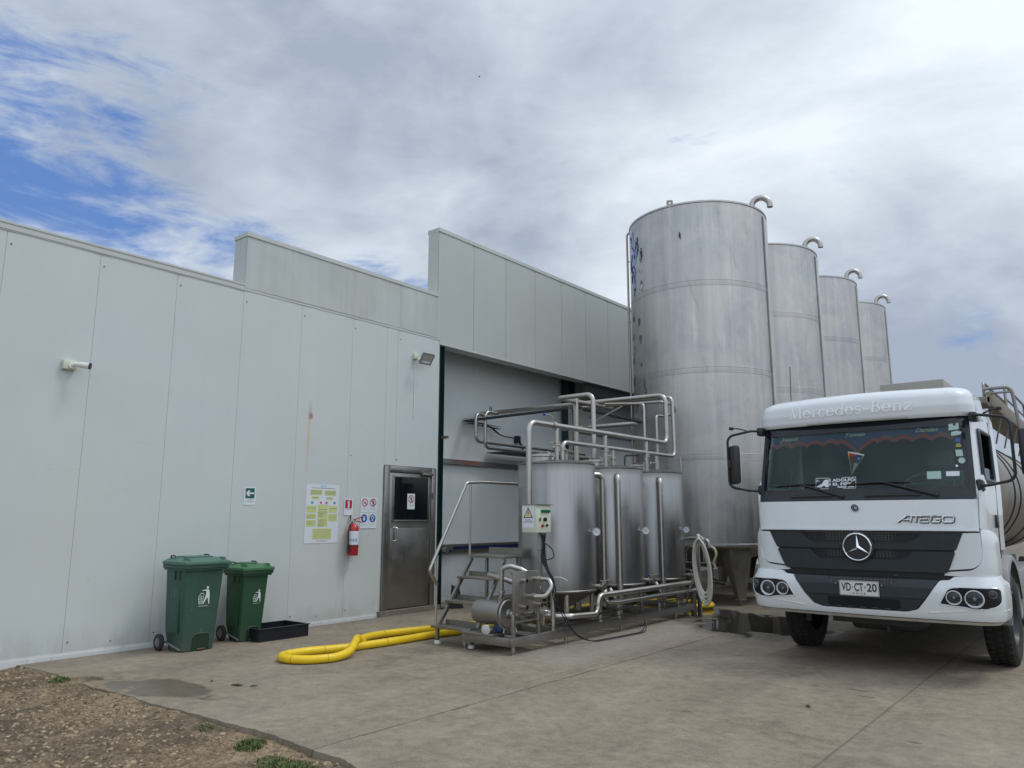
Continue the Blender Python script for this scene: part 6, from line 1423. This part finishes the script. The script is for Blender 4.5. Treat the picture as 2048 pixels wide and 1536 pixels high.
# bumper
BT = [(.56, 1.19, .085, .19), (.59, 1.215, .055, .19), (.63, 1.235, .03, .20), (.80, 1.25, .0, .20), (.93, 1.24, .0, .20), (.97, 1.22, .03, .20), (1.03, 1.20, .05, .20)]
Sb = surf(BT, .075)
half = [(0, .582), (0, .66), (.42, .66), (.52, .69), (.60, .79), (.735, .985), (.82, .99), (.86, 1.025), (1.50, 1.03), (1.56, .99), (1.78, .95), (1.80, .60)]
outl = half + [(-a, b) for a, b in half[::-1] if a > 0]
wb = rnd_poly([(a, b) for a, b in half[1:]] + [(-a, b) for a, b in half[:1:-1]], .02)
bp = patch(Sb, wb, .020, .05, .055).build('bumper', TRUCKW, tk, 50)
patch(Sb, [(-1.75, .56), (1.75, .56), (1.75, .590), (-1.75, .590)], .004, .02, .08).build('bumper_underside', TRUCKDIRT, bp)
for s_ in (1, -1):
    mb = MB(); mb.tube([Sb(s_ * u, z, .021) for u, z in ((.62, .665), (.95, .70), (1.3, .705), (1.55, .70))], .007, 6); mb.build('crease', TRUCKW, bp)
    mb = MB(); mb.add([Sb(s_ * .44, .60, .021), Sb(s_ * .443, .60, .021), Sb(s_ * .443, .658, .021), Sb(s_ * .44, .658, .021)], [(0, 1, 2, 3)]); mb.build('panel_gap', BLACK, bp)
cb_ = rnd_poly([(-.50, .69), (-.60, .80), (-.725, .985), (.725, .985), (.60, .80), (.50, .69), (.42, .662), (-.42, .662)], .015)
ce = patch(Sb, cb_, .006, .03, .06).build('bumper_centre', TRUCKBLK, tk, 45)
patch(Sb, rnd_poly([(-.36, .983), (.36, .983), (.30, .925), (-.30, .925)], [.005, .005, .04, .04]), .008, .002, .05).build('grille_mesh', HEX, ce, recalc=False)
patch(Sb, rnd_poly([(-.60, .800), (.60, .800), (.655, .90), (.40, .905), (-.40, .905), (-.655, .90)], .01), .018, .014, .06).build('bumper_bar', TRUCKBLK, ce)
patch(Sb, rnd_poly([(-.36, .67), (.36, .67), (.36, .775), (-.36, .775)], .02), .007, .002, .06).build('air_slot', flat('deep_black', (.004, .004, .005), .8), ce)
mb = MB()
for i in range(7): mb.bbox(Sb(-.36 + i * .12 - .03, .672, .012), Sb(-.36 + i * .12 + .03, .686, .03), .003)
mb.build('slot_tooth', TRUCKBLK, ce)
# dark underbody visible between grille and bumper
mb = MB(); mb.box((TX - .95, TY + .16, .62), (TX + .95, TY + .22, 1.10)); mb.box((TX - .45, TY + .45, .46), (TX + .45, TY + .6, .62)); mb.build('chassis_crossmember', BLACK, tk)
mb = MB(); mb.cyl((TX - .12, TY + .11, 1.005), (TX - .12, TY + .15, 1.005), .035, 14); mb.tube([(TX + .15, TY + .12, 1.01), (TX + .35, TY + .11, 1.02)], .012, 6); mb.build('tow_fitting', GALV, tk)
# number plate
P = Plane(Sb(-.215, .795, .038), (1, 0, 0), (0, 0, 1)); pw, ph = .395, .155
mb = MB(); mb.prism(rnd_poly([(0, 0), (pw, 0), (pw, ph), (0, ph)], .008), P.O, P.U, P.V, -P.N, .006)
PL = flat('plate_white', (.60, .62, .62), .4); np_ = mb.build('number_plate', PL, ce)
mb = MB(); P.line(mb, [(.006, .006), (pw - .006, .006), (pw - .006, ph - .006), (.006, ph - .006), (.006, .006)], .003, .0012)
P.text(mb, 'VD', .070, .050, .084, .098, 'c', .0015, 0, .035); P.text(mb, 'CT', .197, .050, .084, .090, 'c', .0015, 0, .035); P.text(mb, '20', .327, .050, .084, .098, 'c', .0015, 0, .035)
P.disc(mb, .137, .09, .007, .0015, 10); P.disc(mb, .259, .09, .011, .0015, 14, .007); P.text(mb, 'C H I L E', pw / 2, .018, .018, .13, 'c', .0015, 0, .02); mb.build('plate_lettering', INK, np_)
mb = MB(); [mb.cyl(P.p(u, v, -.02), P.p(u, v, .004), .008, 10) for u, v in ((-.035, .12), (pw + .03, .12))]; mb.build('plate_bolt', CHROME, ce)
# headlamps
REFL = flat('lamp_reflector', (.78, .81, .83), .3, .15)
for s_ in (1, -1):
    q = rnd_poly([(.715, .755), (.80, .905), (.85, .925), (1.235, .925), (1.265, .90), (1.265, .80), (1.20, .745), (1.02, .715), (.94, .735)], [.03, .03, .03, .02, .02, .06, .04, .04, .03]); q = [(s_ * a, b) for a, b in q]; q = q if s_ > 0 else q[::-1]
    hl_ = patch(Sb, q, .024, .02, .05).build('headlight', FRIT, tk, 50)
    mb = MB(); mb.tube([Sb(a, b, .022) for a, b in q], .007, 6, closed=True); mb.build('headlight_rim', TRUCKW, hl_)
    for (u, z, r, kind) in ((.85, .825, .066, 0), (1.025, .820, .080, 1), (1.175, .868, .036, 2)):
        c0 = Sb(s_ * u, z, .012); tn = (Sb(s_ * u + .01, z, .012) - Sb(s_ * u - .01, z, .012)).normalized(); nn = Vector((tn.y, -tn.x, 0)); nn = nn if nn.y < 0 else -nn; nn = (nn + Vector((0, -.6, 0))).normalized()
        Mr = Matrix.Translation(c0 + nn * .012) @ nn.to_track_quat('Z', 'Y').to_matrix().to_4x4()
        mb = MB(); mb.lathe([(r * 1.06, -.03), (r * 1.06, .012), (r * 1.0, .014), (r * .96, .004), (r * .7, -.02), (r * .3, -.035), (0, -.036)], Mr, 32, False); lp = mb.build('reflector', REFL if kind < 2 else TRUCKGREY, hl_, 20)
        if kind == 1:
            mb = MB(); [mb.box((r * k / 5 - .001, -r * .7, -.01), (r * k / 5 + .004, r * .7, -.004), Mr) for k in (-4, -3, -1, 0, 2, 3)]; mb.build('reflector_rib', MIRROR, lp)
        mb = MB(); mb.sphere(Mr @ Vector((0, 0, -.012)), r * .26, 12, 6); mb.build('bulb', TRUCKGREY if kind else GALV, lp)
        mb = MB(); mb.lathe([(r * 1.0, .008), (r * .8, .016), (r * .4, .022), (.0005, .024)], Mr, 28, False); mb.build('lens', LGLASS, lp)
# roof fairing
RT_ = [(2.672, 1.13, .235, .18), (2.70, 1.145, .21, .18), (2.80, 1.145, .20, .19), (2.90, 1.13, .215, .20), (2.95, 1.11, .245, .22), (2.99, 1.07, .31, .25), (3.02, 1.01, .41, .28), (3.035, .86, .7, .3)]
Sr = surf(RT_, .11); zs2 = [r[0] for r in RT_] ; us2 = [-1.85 + 3.7 * k / 120 for k in range(121)]
zs2 = sorted(set(zs2 + [2.72, 2.74, 2.76, 2.78, 2.82, 2.84, 2.87]))
mb = MB(); vs = [Sr(u, z) for z in zs2 for u in us2]; n = len(us2)
fs = [(j * n + i, j * n + i + 1, (j + 1) * n + i + 1, (j + 1) * n + i) for j in range(len(zs2) - 1) for i in range(n - 1)]
o = len(vs); vs.append(Vector((TX, TY + 1.4, 3.05))); fs += [((len(zs2) - 1) * n + i, (len(zs2) - 1) * n + i + 1, o) for i in range(n - 1)]
inn = [Sc(u * .93, 2.69) for u in us2]; oi = len(vs); vs += inn; fs += [(i, oi + i, oi + i + 1, i + 1) for i in range(n - 1)]
mb.add(vs, fs); rf = mb.build('roof_fairing', TRUCKW, tk, 60)
# brand lettering in thin serif strokes
LT = flat('white_vinyl_letters', (.93, .95, .96), .6); mb = MB()
def serif_text(mb, S, off, u_start, z0, slant, H_):
    T, t = .021, .009; e = .026                                    # thick and thin strokes, serif half-width
    def arc(cx, cy, rx, ry, a0, a1, n=14): return [(cx + rx * cos(radians(a0 + (a1 - a0) * k / n)), cy + ry * sin(radians(a0 + (a1 - a0) * k / n))) for k in range(n + 1)]
    def aw(pts): return [t + (T - t) * abs(cos(atan2(p[1] - .033, p[0] - .0))) for p in pts]
    x_ = .078
    G_ = {'M': (.165, [([(.02, 0), (.035, .125)], t), ([(.035, .125), (.075, 0)], T), ([(.075, 0), (.125, .125)], t), ([(.125, .125), (.14, 0)], T), ([(0, .003), (.042, .003)], t), ([(.118, .003), (.165, .003)], t), ([(.015, .122), (.042, .122)], t), ([(.118, .122), (.145, .122)], t)]),
          'e': (.088, [(arc(.04, .039, .035, .039, 0, 330), None), ([(.005, .042), (.075, .042)], t)]), 'r': (.062, [([(.018, 0), (.018, .078)], T), ([(0, .003), (.040, .003)], t), ([(.005, .074), (.018, .078)], t), (arc(.045, .048, .028, .028, 160, 60), None)]),
          'c': (.080, [(arc(.04, .039, .035, .039, 45, 320), None)]), 'd': (.094, [(arc(.038, .039, .034, .039, 20, 340), None), ([(.072, 0), (.072, .130)], T), ([(.058, .126), (.072, .130)], t), ([(.072, .003), (.088, .003)], t)]),
          's': (.070, [(arc(.032, .058, .024, .021, 30, 230, 10) + arc(.034, .020, .026, .021, 60, -150, 10), t * 1.8)]), '-': (.062, [([(.005, .040), (.052, .040)], t * 1.3)]),
          'B': (.110, [([(.025, 0), (.025, .125)], T), ([(0, .003), (.06, .003)], t), ([(0, .122), (.055, .122)], t), (arc(.05, .094, .034, .029, 90, -90), None), (arc(.055, .033, .040, .031, 90, -90), None), ([(.025, .065), (.05, .065)], t)]),
          'n': (.100, [([(.018, 0), (.018, .078)], T), ([(0, .003), (.036, .003)], t), ([(.004, .074), (.018, .078)], t), (arc(.048, .050, .028, .028, 160, 0), None), ([(.076, .052), (.076, 0)], T), ([(.060, .003), (.094, .003)], t)]),
          'z': (.080, [([(.006, .075), (.068, .075)], t), ([(.068, .075), (.006, .004)], T), ([(.006, .003), (.070, .003)], t), ([(.006, .075), (.006, .060)], t), ([(.070, .003), (.070, .020)], t)])}
    word = 'Mercedes-Benz'; W = sum(G_[c][0] for c in word); u = u_start
    for c in word:
        adv, strokes = G_[c]
        for pts, w_ in strokes:
            if w_ is None:
                w2 = []
                for i in range(len(pts)):
                    a = pts[max(i - 1, 0)]; b = pts[min(i + 1, len(pts) - 1)]; L = hypot(b[0] - a[0], b[1] - a[1]) or 1; w2.append(t + (T - t) * abs(b[1] - a[1]) / L)
            else: w2 = w_
            SP(S, u, z0, off).line(mb, [(a + b * slant, b) for a, b in pts], w2)
        u += adv + .013
serif_text(mb, Sr, .011, -.735, 2.765, .10, .12); mb.build('brand_lettering', LT, rf, recalc=False)
# roof hatch unit
mb = MB(); mb.bbox((TX + .18, TY + .75, 3.0), (TX + .84, TY + 1.65, 3.15), .012); mb.build('roof_unit', paint('beige_roof_unit', (.30, .285, .25), .6, .1), cab)
# side window, frame, door details (both sides)
for s_ in (1, -1):
    wp = [(s_ * 1.36, 2.02), (s_ * 2.15, 2.02), (s_ * 2.15, 2.52), (s_ * 1.36, 2.52)]; wp = wp if s_ > 0 else wp[::-1]
    if s_ > 0:
        half_ = [(1.36, 2.02), (2.15, 2.02), (2.15, 2.14), (1.36, 2.14)]; patch(Sc, half_, .002, .004, .2).build('side_window', WGLASS, cab)
    else: patch(Sc, wp, .002, .004, .2).build('side_window', WGLASS, cab)
    mb = MB(); loop = [Sc(s_ * a, b, .010) for a, b in rnd_poly([(1.34, 2.0), (2.17, 2.0), (2.17, 2.54), (1.34, 2.54)], .06)]; mb.tube(loop, .022, 8, closed=True); mb.build('window_seal', TRUCKBLK, cab)
    mb = MB(); mb.tube([Sc(s_ * 2.3, z, .001) for z in (1.15, 1.6, 2.0, 2.4, 2.72)], .006, 6); mb.build('door_gap', BLACK, cab); mb = MB(); mb.tube([Sc(s_ * 1.33, z, .001) for z in (1.55, 2.0)], .005, 6); mb.build('door_gap', BLACK, cab)
    mb = MB(); mb.bbox(Sc(s_ * 2.12, 1.50, .0) + Vector((-.01, -.06, 0)), Sc(s_ * 2.12, 1.64, .0) + Vector((.022, .06, 0)), .008); mb.build('door_handle', BLACK, cab)
    # mirror arms and mirrors
    xa = TX + s_ * 1.13; xo = TX + s_ * 1.475; yy = TY + .16
    mb = MB(); mb.pipe([(xa - s_ * .02, TY + .36, 2.66), (TX + s_ * 1.20, TY + .22, 2.655), (xo, yy, 2.60), (xo, yy, 1.98), (TX + s_ * 1.25, TY + .2, 1.935), (xa, TY + .30, 1.925)], .015, .09, 10); mb.bbox((xa - .04, TY + .26, 1.86), (xa + .05, TY + .42, 2.0), .03); mb.bbox((xa - .03, TY + .30, 2.60), (xa + .05, TY + .44, 2.70), .02); arm = mb.build('mirror_arm', BLACK, tk)
    Mm = Matrix.Translation((xo + (.06 if s_ < 0 else .18), yy + .02, 2.25)) @ Matrix.Rotation(radians(-48 if s_ < 0 else 20), 4, 'Z'); mb = MB(); mb.bbox((-.13, -.045, -.235), (.13, .045, .235), .035, Mm); mb.bbox((-.03, -.07, -.05), (.03, -.03, .06), .015, Mm); mi_ = mb.build('mirror', BLACK, tk)
    mb = MB(); mb.box((-.105, .045, -.21), (.105, .0475, .21), Mm); mb.build('mirror_glass', MIRROR, mi_)
    mb = MB(); mb.tube([(TX + s_ * 1.25, TY + .22, 2.665), (TX + s_ * 1.33, TY + .16, 2.69), (TX + s_ * 1.40, TY + .12, 2.69)], .008, 6); mb.bbox((TX + s_ * 1.40 - .025, TY + .09, 2.672), (TX + s_ * 1.40 + .025, TY + .14, 2.708), .01); mb.build('front_mirror', BLACK, tk)
mb = MB(); v2, f2, W2 = text2d('CT 20', 0, .02); k_ = .085
mb.add([Sc(1.66 + a * .30 / W2, 1.06 + b * .10, .004) for a, b in v2], f2); mb.build('door_lettering', INKG, cab, recalc=False)
mb = MB(); mb.box((TX - 1.0, TY + .8, .62), (TX + 1.0, TY + 8.4, .66));  # wide low plate added to block light under the truck
for s_ in (1, -1): mb.box((TX + s_ * .42 - .04, TY + .45, .66), (TX + s_ * .42 + .04, TY + 9.4, .92))
mb.cyl((TX - .95, TY + 1.58, .50), (TX + .95, TY + 1.58, .50), .07, 14); mb.cyl((TX - 1.0, TY + 5.9, .50), (TX + 1.0, TY + 5.9, .50), .08, 14); mb.cyl((TX - 1.0, TY + 7.2, .50), (TX + 1.0, TY + 7.2, .50), .08, 14)
mb.bbox((TX - .3, TY + .6, .38), (TX + .4, TY + 1.3, .70), .05); mb.build('chassis', BLACK, tk)
# wheels
def wheel(xc, yc, wd=.27, R=.50):
    Mw = Matrix.Translation((xc, yc, R)) @ Matrix.Rotation(pi / 2, 4, 'Y'); mb = MB()
    prof = [(.30, -wd / 2 + .02), (.36, -wd / 2), (.44, -wd / 2 - .004), (R - .02, -wd / 2 + .02), (R, -wd / 2 + .045), (R, wd / 2 - .045), (R - .02, wd / 2 - .02), (.44, wd / 2 + .004), (.36, wd / 2), (.30, wd / 2 - .02)]
    mb.lathe(prof, Mw, 56, False)
    for k in range(44):
        a = 2 * pi * k / 44
        for j, (z0, z1) in enumerate(((-wd / 2 + .02, -wd / 6), (-wd / 6 + .012, wd / 6 - .012), (wd / 6, wd / 2 - .02))):
            mb.bbox((R - .006, -.022, z0), (R + .011, .022, z1), .004, Mw @ Matrix.Rotation(a + (j % 2) * pi / 44, 4, 'Z'))
    tyre = mb.build('wheel', TYRE, tk, 40); mb = MB(); sg = 1 if xc > TX else -1
    mb.lathe([(.30, sg * wd * .42), (.28, sg * wd * .45), (.24, sg * wd * .1), (.12, sg * wd * .15), (.11, sg * wd * .35), (.0, sg * wd * .36)], Mw, 36, False); mb.lathe([(.30, -wd * .42), (.29, 0), (.30, wd * .42)], Mw, 36, False)
    for k in range(8): mb.cyl(Mw @ Vector((.17 * cos(k * pi / 4), .17 * sin(k * pi / 4), sg * wd * .1)), Mw @ Vector((.17 * cos(k * pi / 4), .17 * sin(k * pi / 4), sg * wd * .2)), .014, 6)
    mb.build('rim', TRUCKBLK, tyre)
for (xc, yc) in ((TX - 1.10, TY + 1.58), (TX + 1.06, TY + 1.58), (TX - .98, TY + 5.9), (TX + .98, TY + 5.9), (TX - .98, TY + 7.2), (TX + .98, TY + 7.2)): wheel(xc, yc)
# wheel arch fenders, step and marker lamp
for s_ in (1, -1):
    mb = MB(); pts = []
    for k in range(15):
        a = radians(186 - k * 12.6); pts.append((TY + 1.58 + .64 * cos(a), .56 + .64 * sin(a)))
    x0_, x1_ = TX + s_ * 1.04, TX + s_ * 1.22
    vs = []
    for (yy, zz_) in pts: vs += [(x0_, yy, zz_), (x1_ - s_ * .02, yy, zz_), (x1_, yy, zz_ - .02 if zz_ > .6 else zz_), (x1_, yy + (.05 if yy < TY + 1.58 else -.05), zz_ - .06 if zz_ > .6 else zz_)]
    fs = [(4 * i + k, 4 * i + k + 1, 4 * i + 5 + k, 4 * i + 4 + k) for i in range(14) for k in range(3)]
    mb.add(vs, fs); mb.bbox((TX + s_ * 1.10, TY + .62, .56), (TX + s_ * 1.235, TY + .88, .62), .02); mb.bbox((TX + s_ * 1.12, TY + .58, .62), (TX + s_ * 1.20, TY + .74, 1.0), .02); mb.build('wheel_arch', TRUCKGREY if s_ > 0 else TRUCKBLK, tk, 50)
    mb = MB(); mb.bbox((TX + s_ * 1.185, TY + .60, .83), (TX + s_ * 1.23, TY + .72, .90), .01); mb.build('marker_lamp', flat('orange_lens', (.55, .22, .06), .3), tk)
    mb = MB(); mb.bbox((TX + s_ * 1.0 , TY + 2.15, .45), (TX + s_ * 1.2, TY + 2.2, .95), .01); mb.build('mudflap', TRUCKDIRT if s_ > 0 else BLACK, tk)
mb = MB(); mb.box((TX - .80, TY + .62, .42), (TX - .75, TY + .66, .62)); mb.box((TX + .1, TY + .5, .38), (TX + .13, TY + .53, .5)); mb.build('bracket', TRUCKBLK, tk)
# tank body, walkway and railings
CREAMT = steel('tank_body_steel', (.31, .29, .26), .4, .55, .2); mb = MB(); ny_ = 14; ring0 = []
def ell(a, yy, k=1.0): return (TX + 1.20 * k * cos(a), yy, 1.95 + .93 * k * sin(a))
ylv = [(TY + 2.30, .90), (TY + 2.36, .985), (TY + 2.42, 1.0), (TY + 9.2, 1.0), (TY + 9.3, .9)]
vs = [ell(2 * pi * k / 64, yy, kk) for yy, kk in ylv for k in range(64)]; fs = [(j * 64 + k, j * 64 + (k + 1) % 64, (j + 1) * 64 + (k + 1) % 64, (j + 1) * 64 + k) for j in range(4) for k in range(64)] + [tuple(range(64)), tuple(256 + k for k in range(64))]
mb.add(vs, fs); tb = mb.build('tank_body', CREAMT, tk, 40)
for yy in (TY + 2.75, TY + 3.4, TY + 5.2, TY + 7): mb = MB(); mb.tube([Vector(ell(2 * pi * k / 64, yy, 1.004)) for k in range(64)], .012, 6, closed=True); mb.build('tank_band', TRUCKBLK, tb)
mb = MB(); mb.bbox((TX - 1.18, TY + 2.4, .42), (TX - .5, TY + 4.9, .98), .06); mb.bbox((TX + .5, TY + 2.4, .42), (TX + 1.18, TY + 4.9, .98), .06); mb.build('added_fuel_tank', TRUCKGREY, tk)  # unseen tanks added low and wide to keep light off the ground beneath
WK = paint('dusty_walkway_metal', (.20, .175, .135), .6, .2, 6, grime=.4)
mb = MB(); mb.bbox((TX + .74, TY + 2.15, 3.02), (TX + 1.12, TY + 8.6, 3.10), .01); mb.bbox((TX + 1.08, TY + 2.15, 2.98), (TX + 1.13, TY + 8.6, 3.16), .005)
for k in range(7): mb.tube([(TX + 1.1, TY + 2.4 + k * .9, 3.0), (TX + 1.0, TY + 2.4 + k * .9, 2.6)], .012, 5)
mb.build('walkway', WK, tb)
def rl(pts, r=.018): 
    mb = MB(); mb.pipe(pts, r, .07, 8); mb.build('guard_rail', STEEL_DULL, tb)
xr_ = TX + 1.10
rl([(TX + 1.04, TY + 2.3, 3.1), (TX + 1.04, TY + 2.3, 3.30), (TX + 1.04, TY + 4.4, 3.30), (TX + 1.04, TY + 4.45, 3.1)]); rl([(xr_, TY + 4.0, 3.1), (xr_, TY + 4.0, 3.5), (xr_, TY + 6.6, 3.5), (xr_, TY + 6.65, 3.1)]); rl([(xr_, TY + 4.0, 3.3), (xr_, TY + 6.6, 3.3)], .014)
rl([(TX + 1.04, TY + 2.2, 3.20), (TX + 1.34, TY + 2.2, 3.20), (TX + 1.38, TY + 2.25, 2.70)], .02); rl([(TX + 1.06, TY + 2.2, 3.14), (TX + 1.33, TY + 2.2, 3.14)], .014)
for k in range(2): rl([(TX + 1.04, TY + 3.0 + k * .7, 3.1), (TX + 1.04, TY + 3.0 + k * .7, 3.3)], .014)
mb = MB(); mb.lathe([(.22, 2.8), (.22, 2.98), (.2, 3.02), (0, 3.04)], Matrix.Translation((TX, TY + 4.0, 0)), 28); mb.build('manhole', CREAMT, tb)
# cab rear side air deflector and exhaust
mb = MB(); mb.bbox((TX + .96, yb_ - .01, 1.3), (TX + 1.08, yb_ + .22, 2.85), .03); mb.build('side_deflector', TRUCKW, tk)
mb = MB(); mb.bbox((TX + .99, TY + .60, 2.78), (TX + 1.10, TY + .80, 2.88), .03); mb.build('roof_horn', TRUCKGREY, tk)
mb = MB(); mb.tube([(TX - .95, TY + 1.0, 2.9), (TX - .93, TY + 1.0, 3.55)], .006, 6); mb.build('antenna', BLACK, tk)
# pennant hanging inside the screen
pn = thing('flag_pennant', 'small triangular red white and blue pennant hanging behind the windscreen', 'pennant', (TX - .03, TY + .32, 2.3))
P = Plane((TX - .03, TY + .22, 2.215), (.97, 0, -.24), (.24, 0, .97)); tri3 = [(-.075, .10), (.075, .10), (.0, -.13)]
mb = MB(); P.poly(mb, [(-.075, .10), (.0, .10), (-.005, -.12)], 0); mb.build('red_cloth', flat('pennant_red', (.36, .03, .03), .7), pn, recalc=False)
mb = MB(); P.poly(mb, [(.0, .10), (.075, .10), (.04, .0), (.0, .0)], 0); mb.build('blue_cloth', flat('pennant_blue', (.02, .06, .30), .7), pn, recalc=False)
mb = MB(); P.poly(mb, [(.0, .0), (.04, .0), (-.005, -.12)], 0); P.line(mb, [(-.082, .106), (.082, .106)], .014, .002); P.poly(mb, [(.035 + (.018 if k % 2 == 0 else .008) * sin(k * pi / 5), .055 + (.018 if k % 2 == 0 else .008) * cos(k * pi / 5)) for k in range(10)], .002); mb.build('white_cloth', PAPER, pn, recalc=False)
mb = MB(); P.line(mb, [(-.082, .10), (-.005, -.135), (.082, .10)], .010, .003); mb.tube([P.p(-.08, .11), (TX, TY + .2, 2.33), P.p(.08, .11)], .0025, 5); mb.build('gold_fringe', flat('gold_fringe', (.45, .36, .10), .6), pn)
# lone bird
mb = MB(); bp_ = Vector((-48.7, 55, 47.8)); mb.sphere(bp_, .06, 8, 6, (1, 2.2, 1)); mb.add([bp_ + Vector(q) for q in ((0, -.06, 0), (0, .06, 0), (-.2, -.04, .05), (.2, -.04, .05))], [(0, 1, 2), (0, 3, 1)])
tag(mb.build('bird', BLACK, loc=tuple(bp_)), 'tiny dark bird high in the cloudy sky', 'bird')
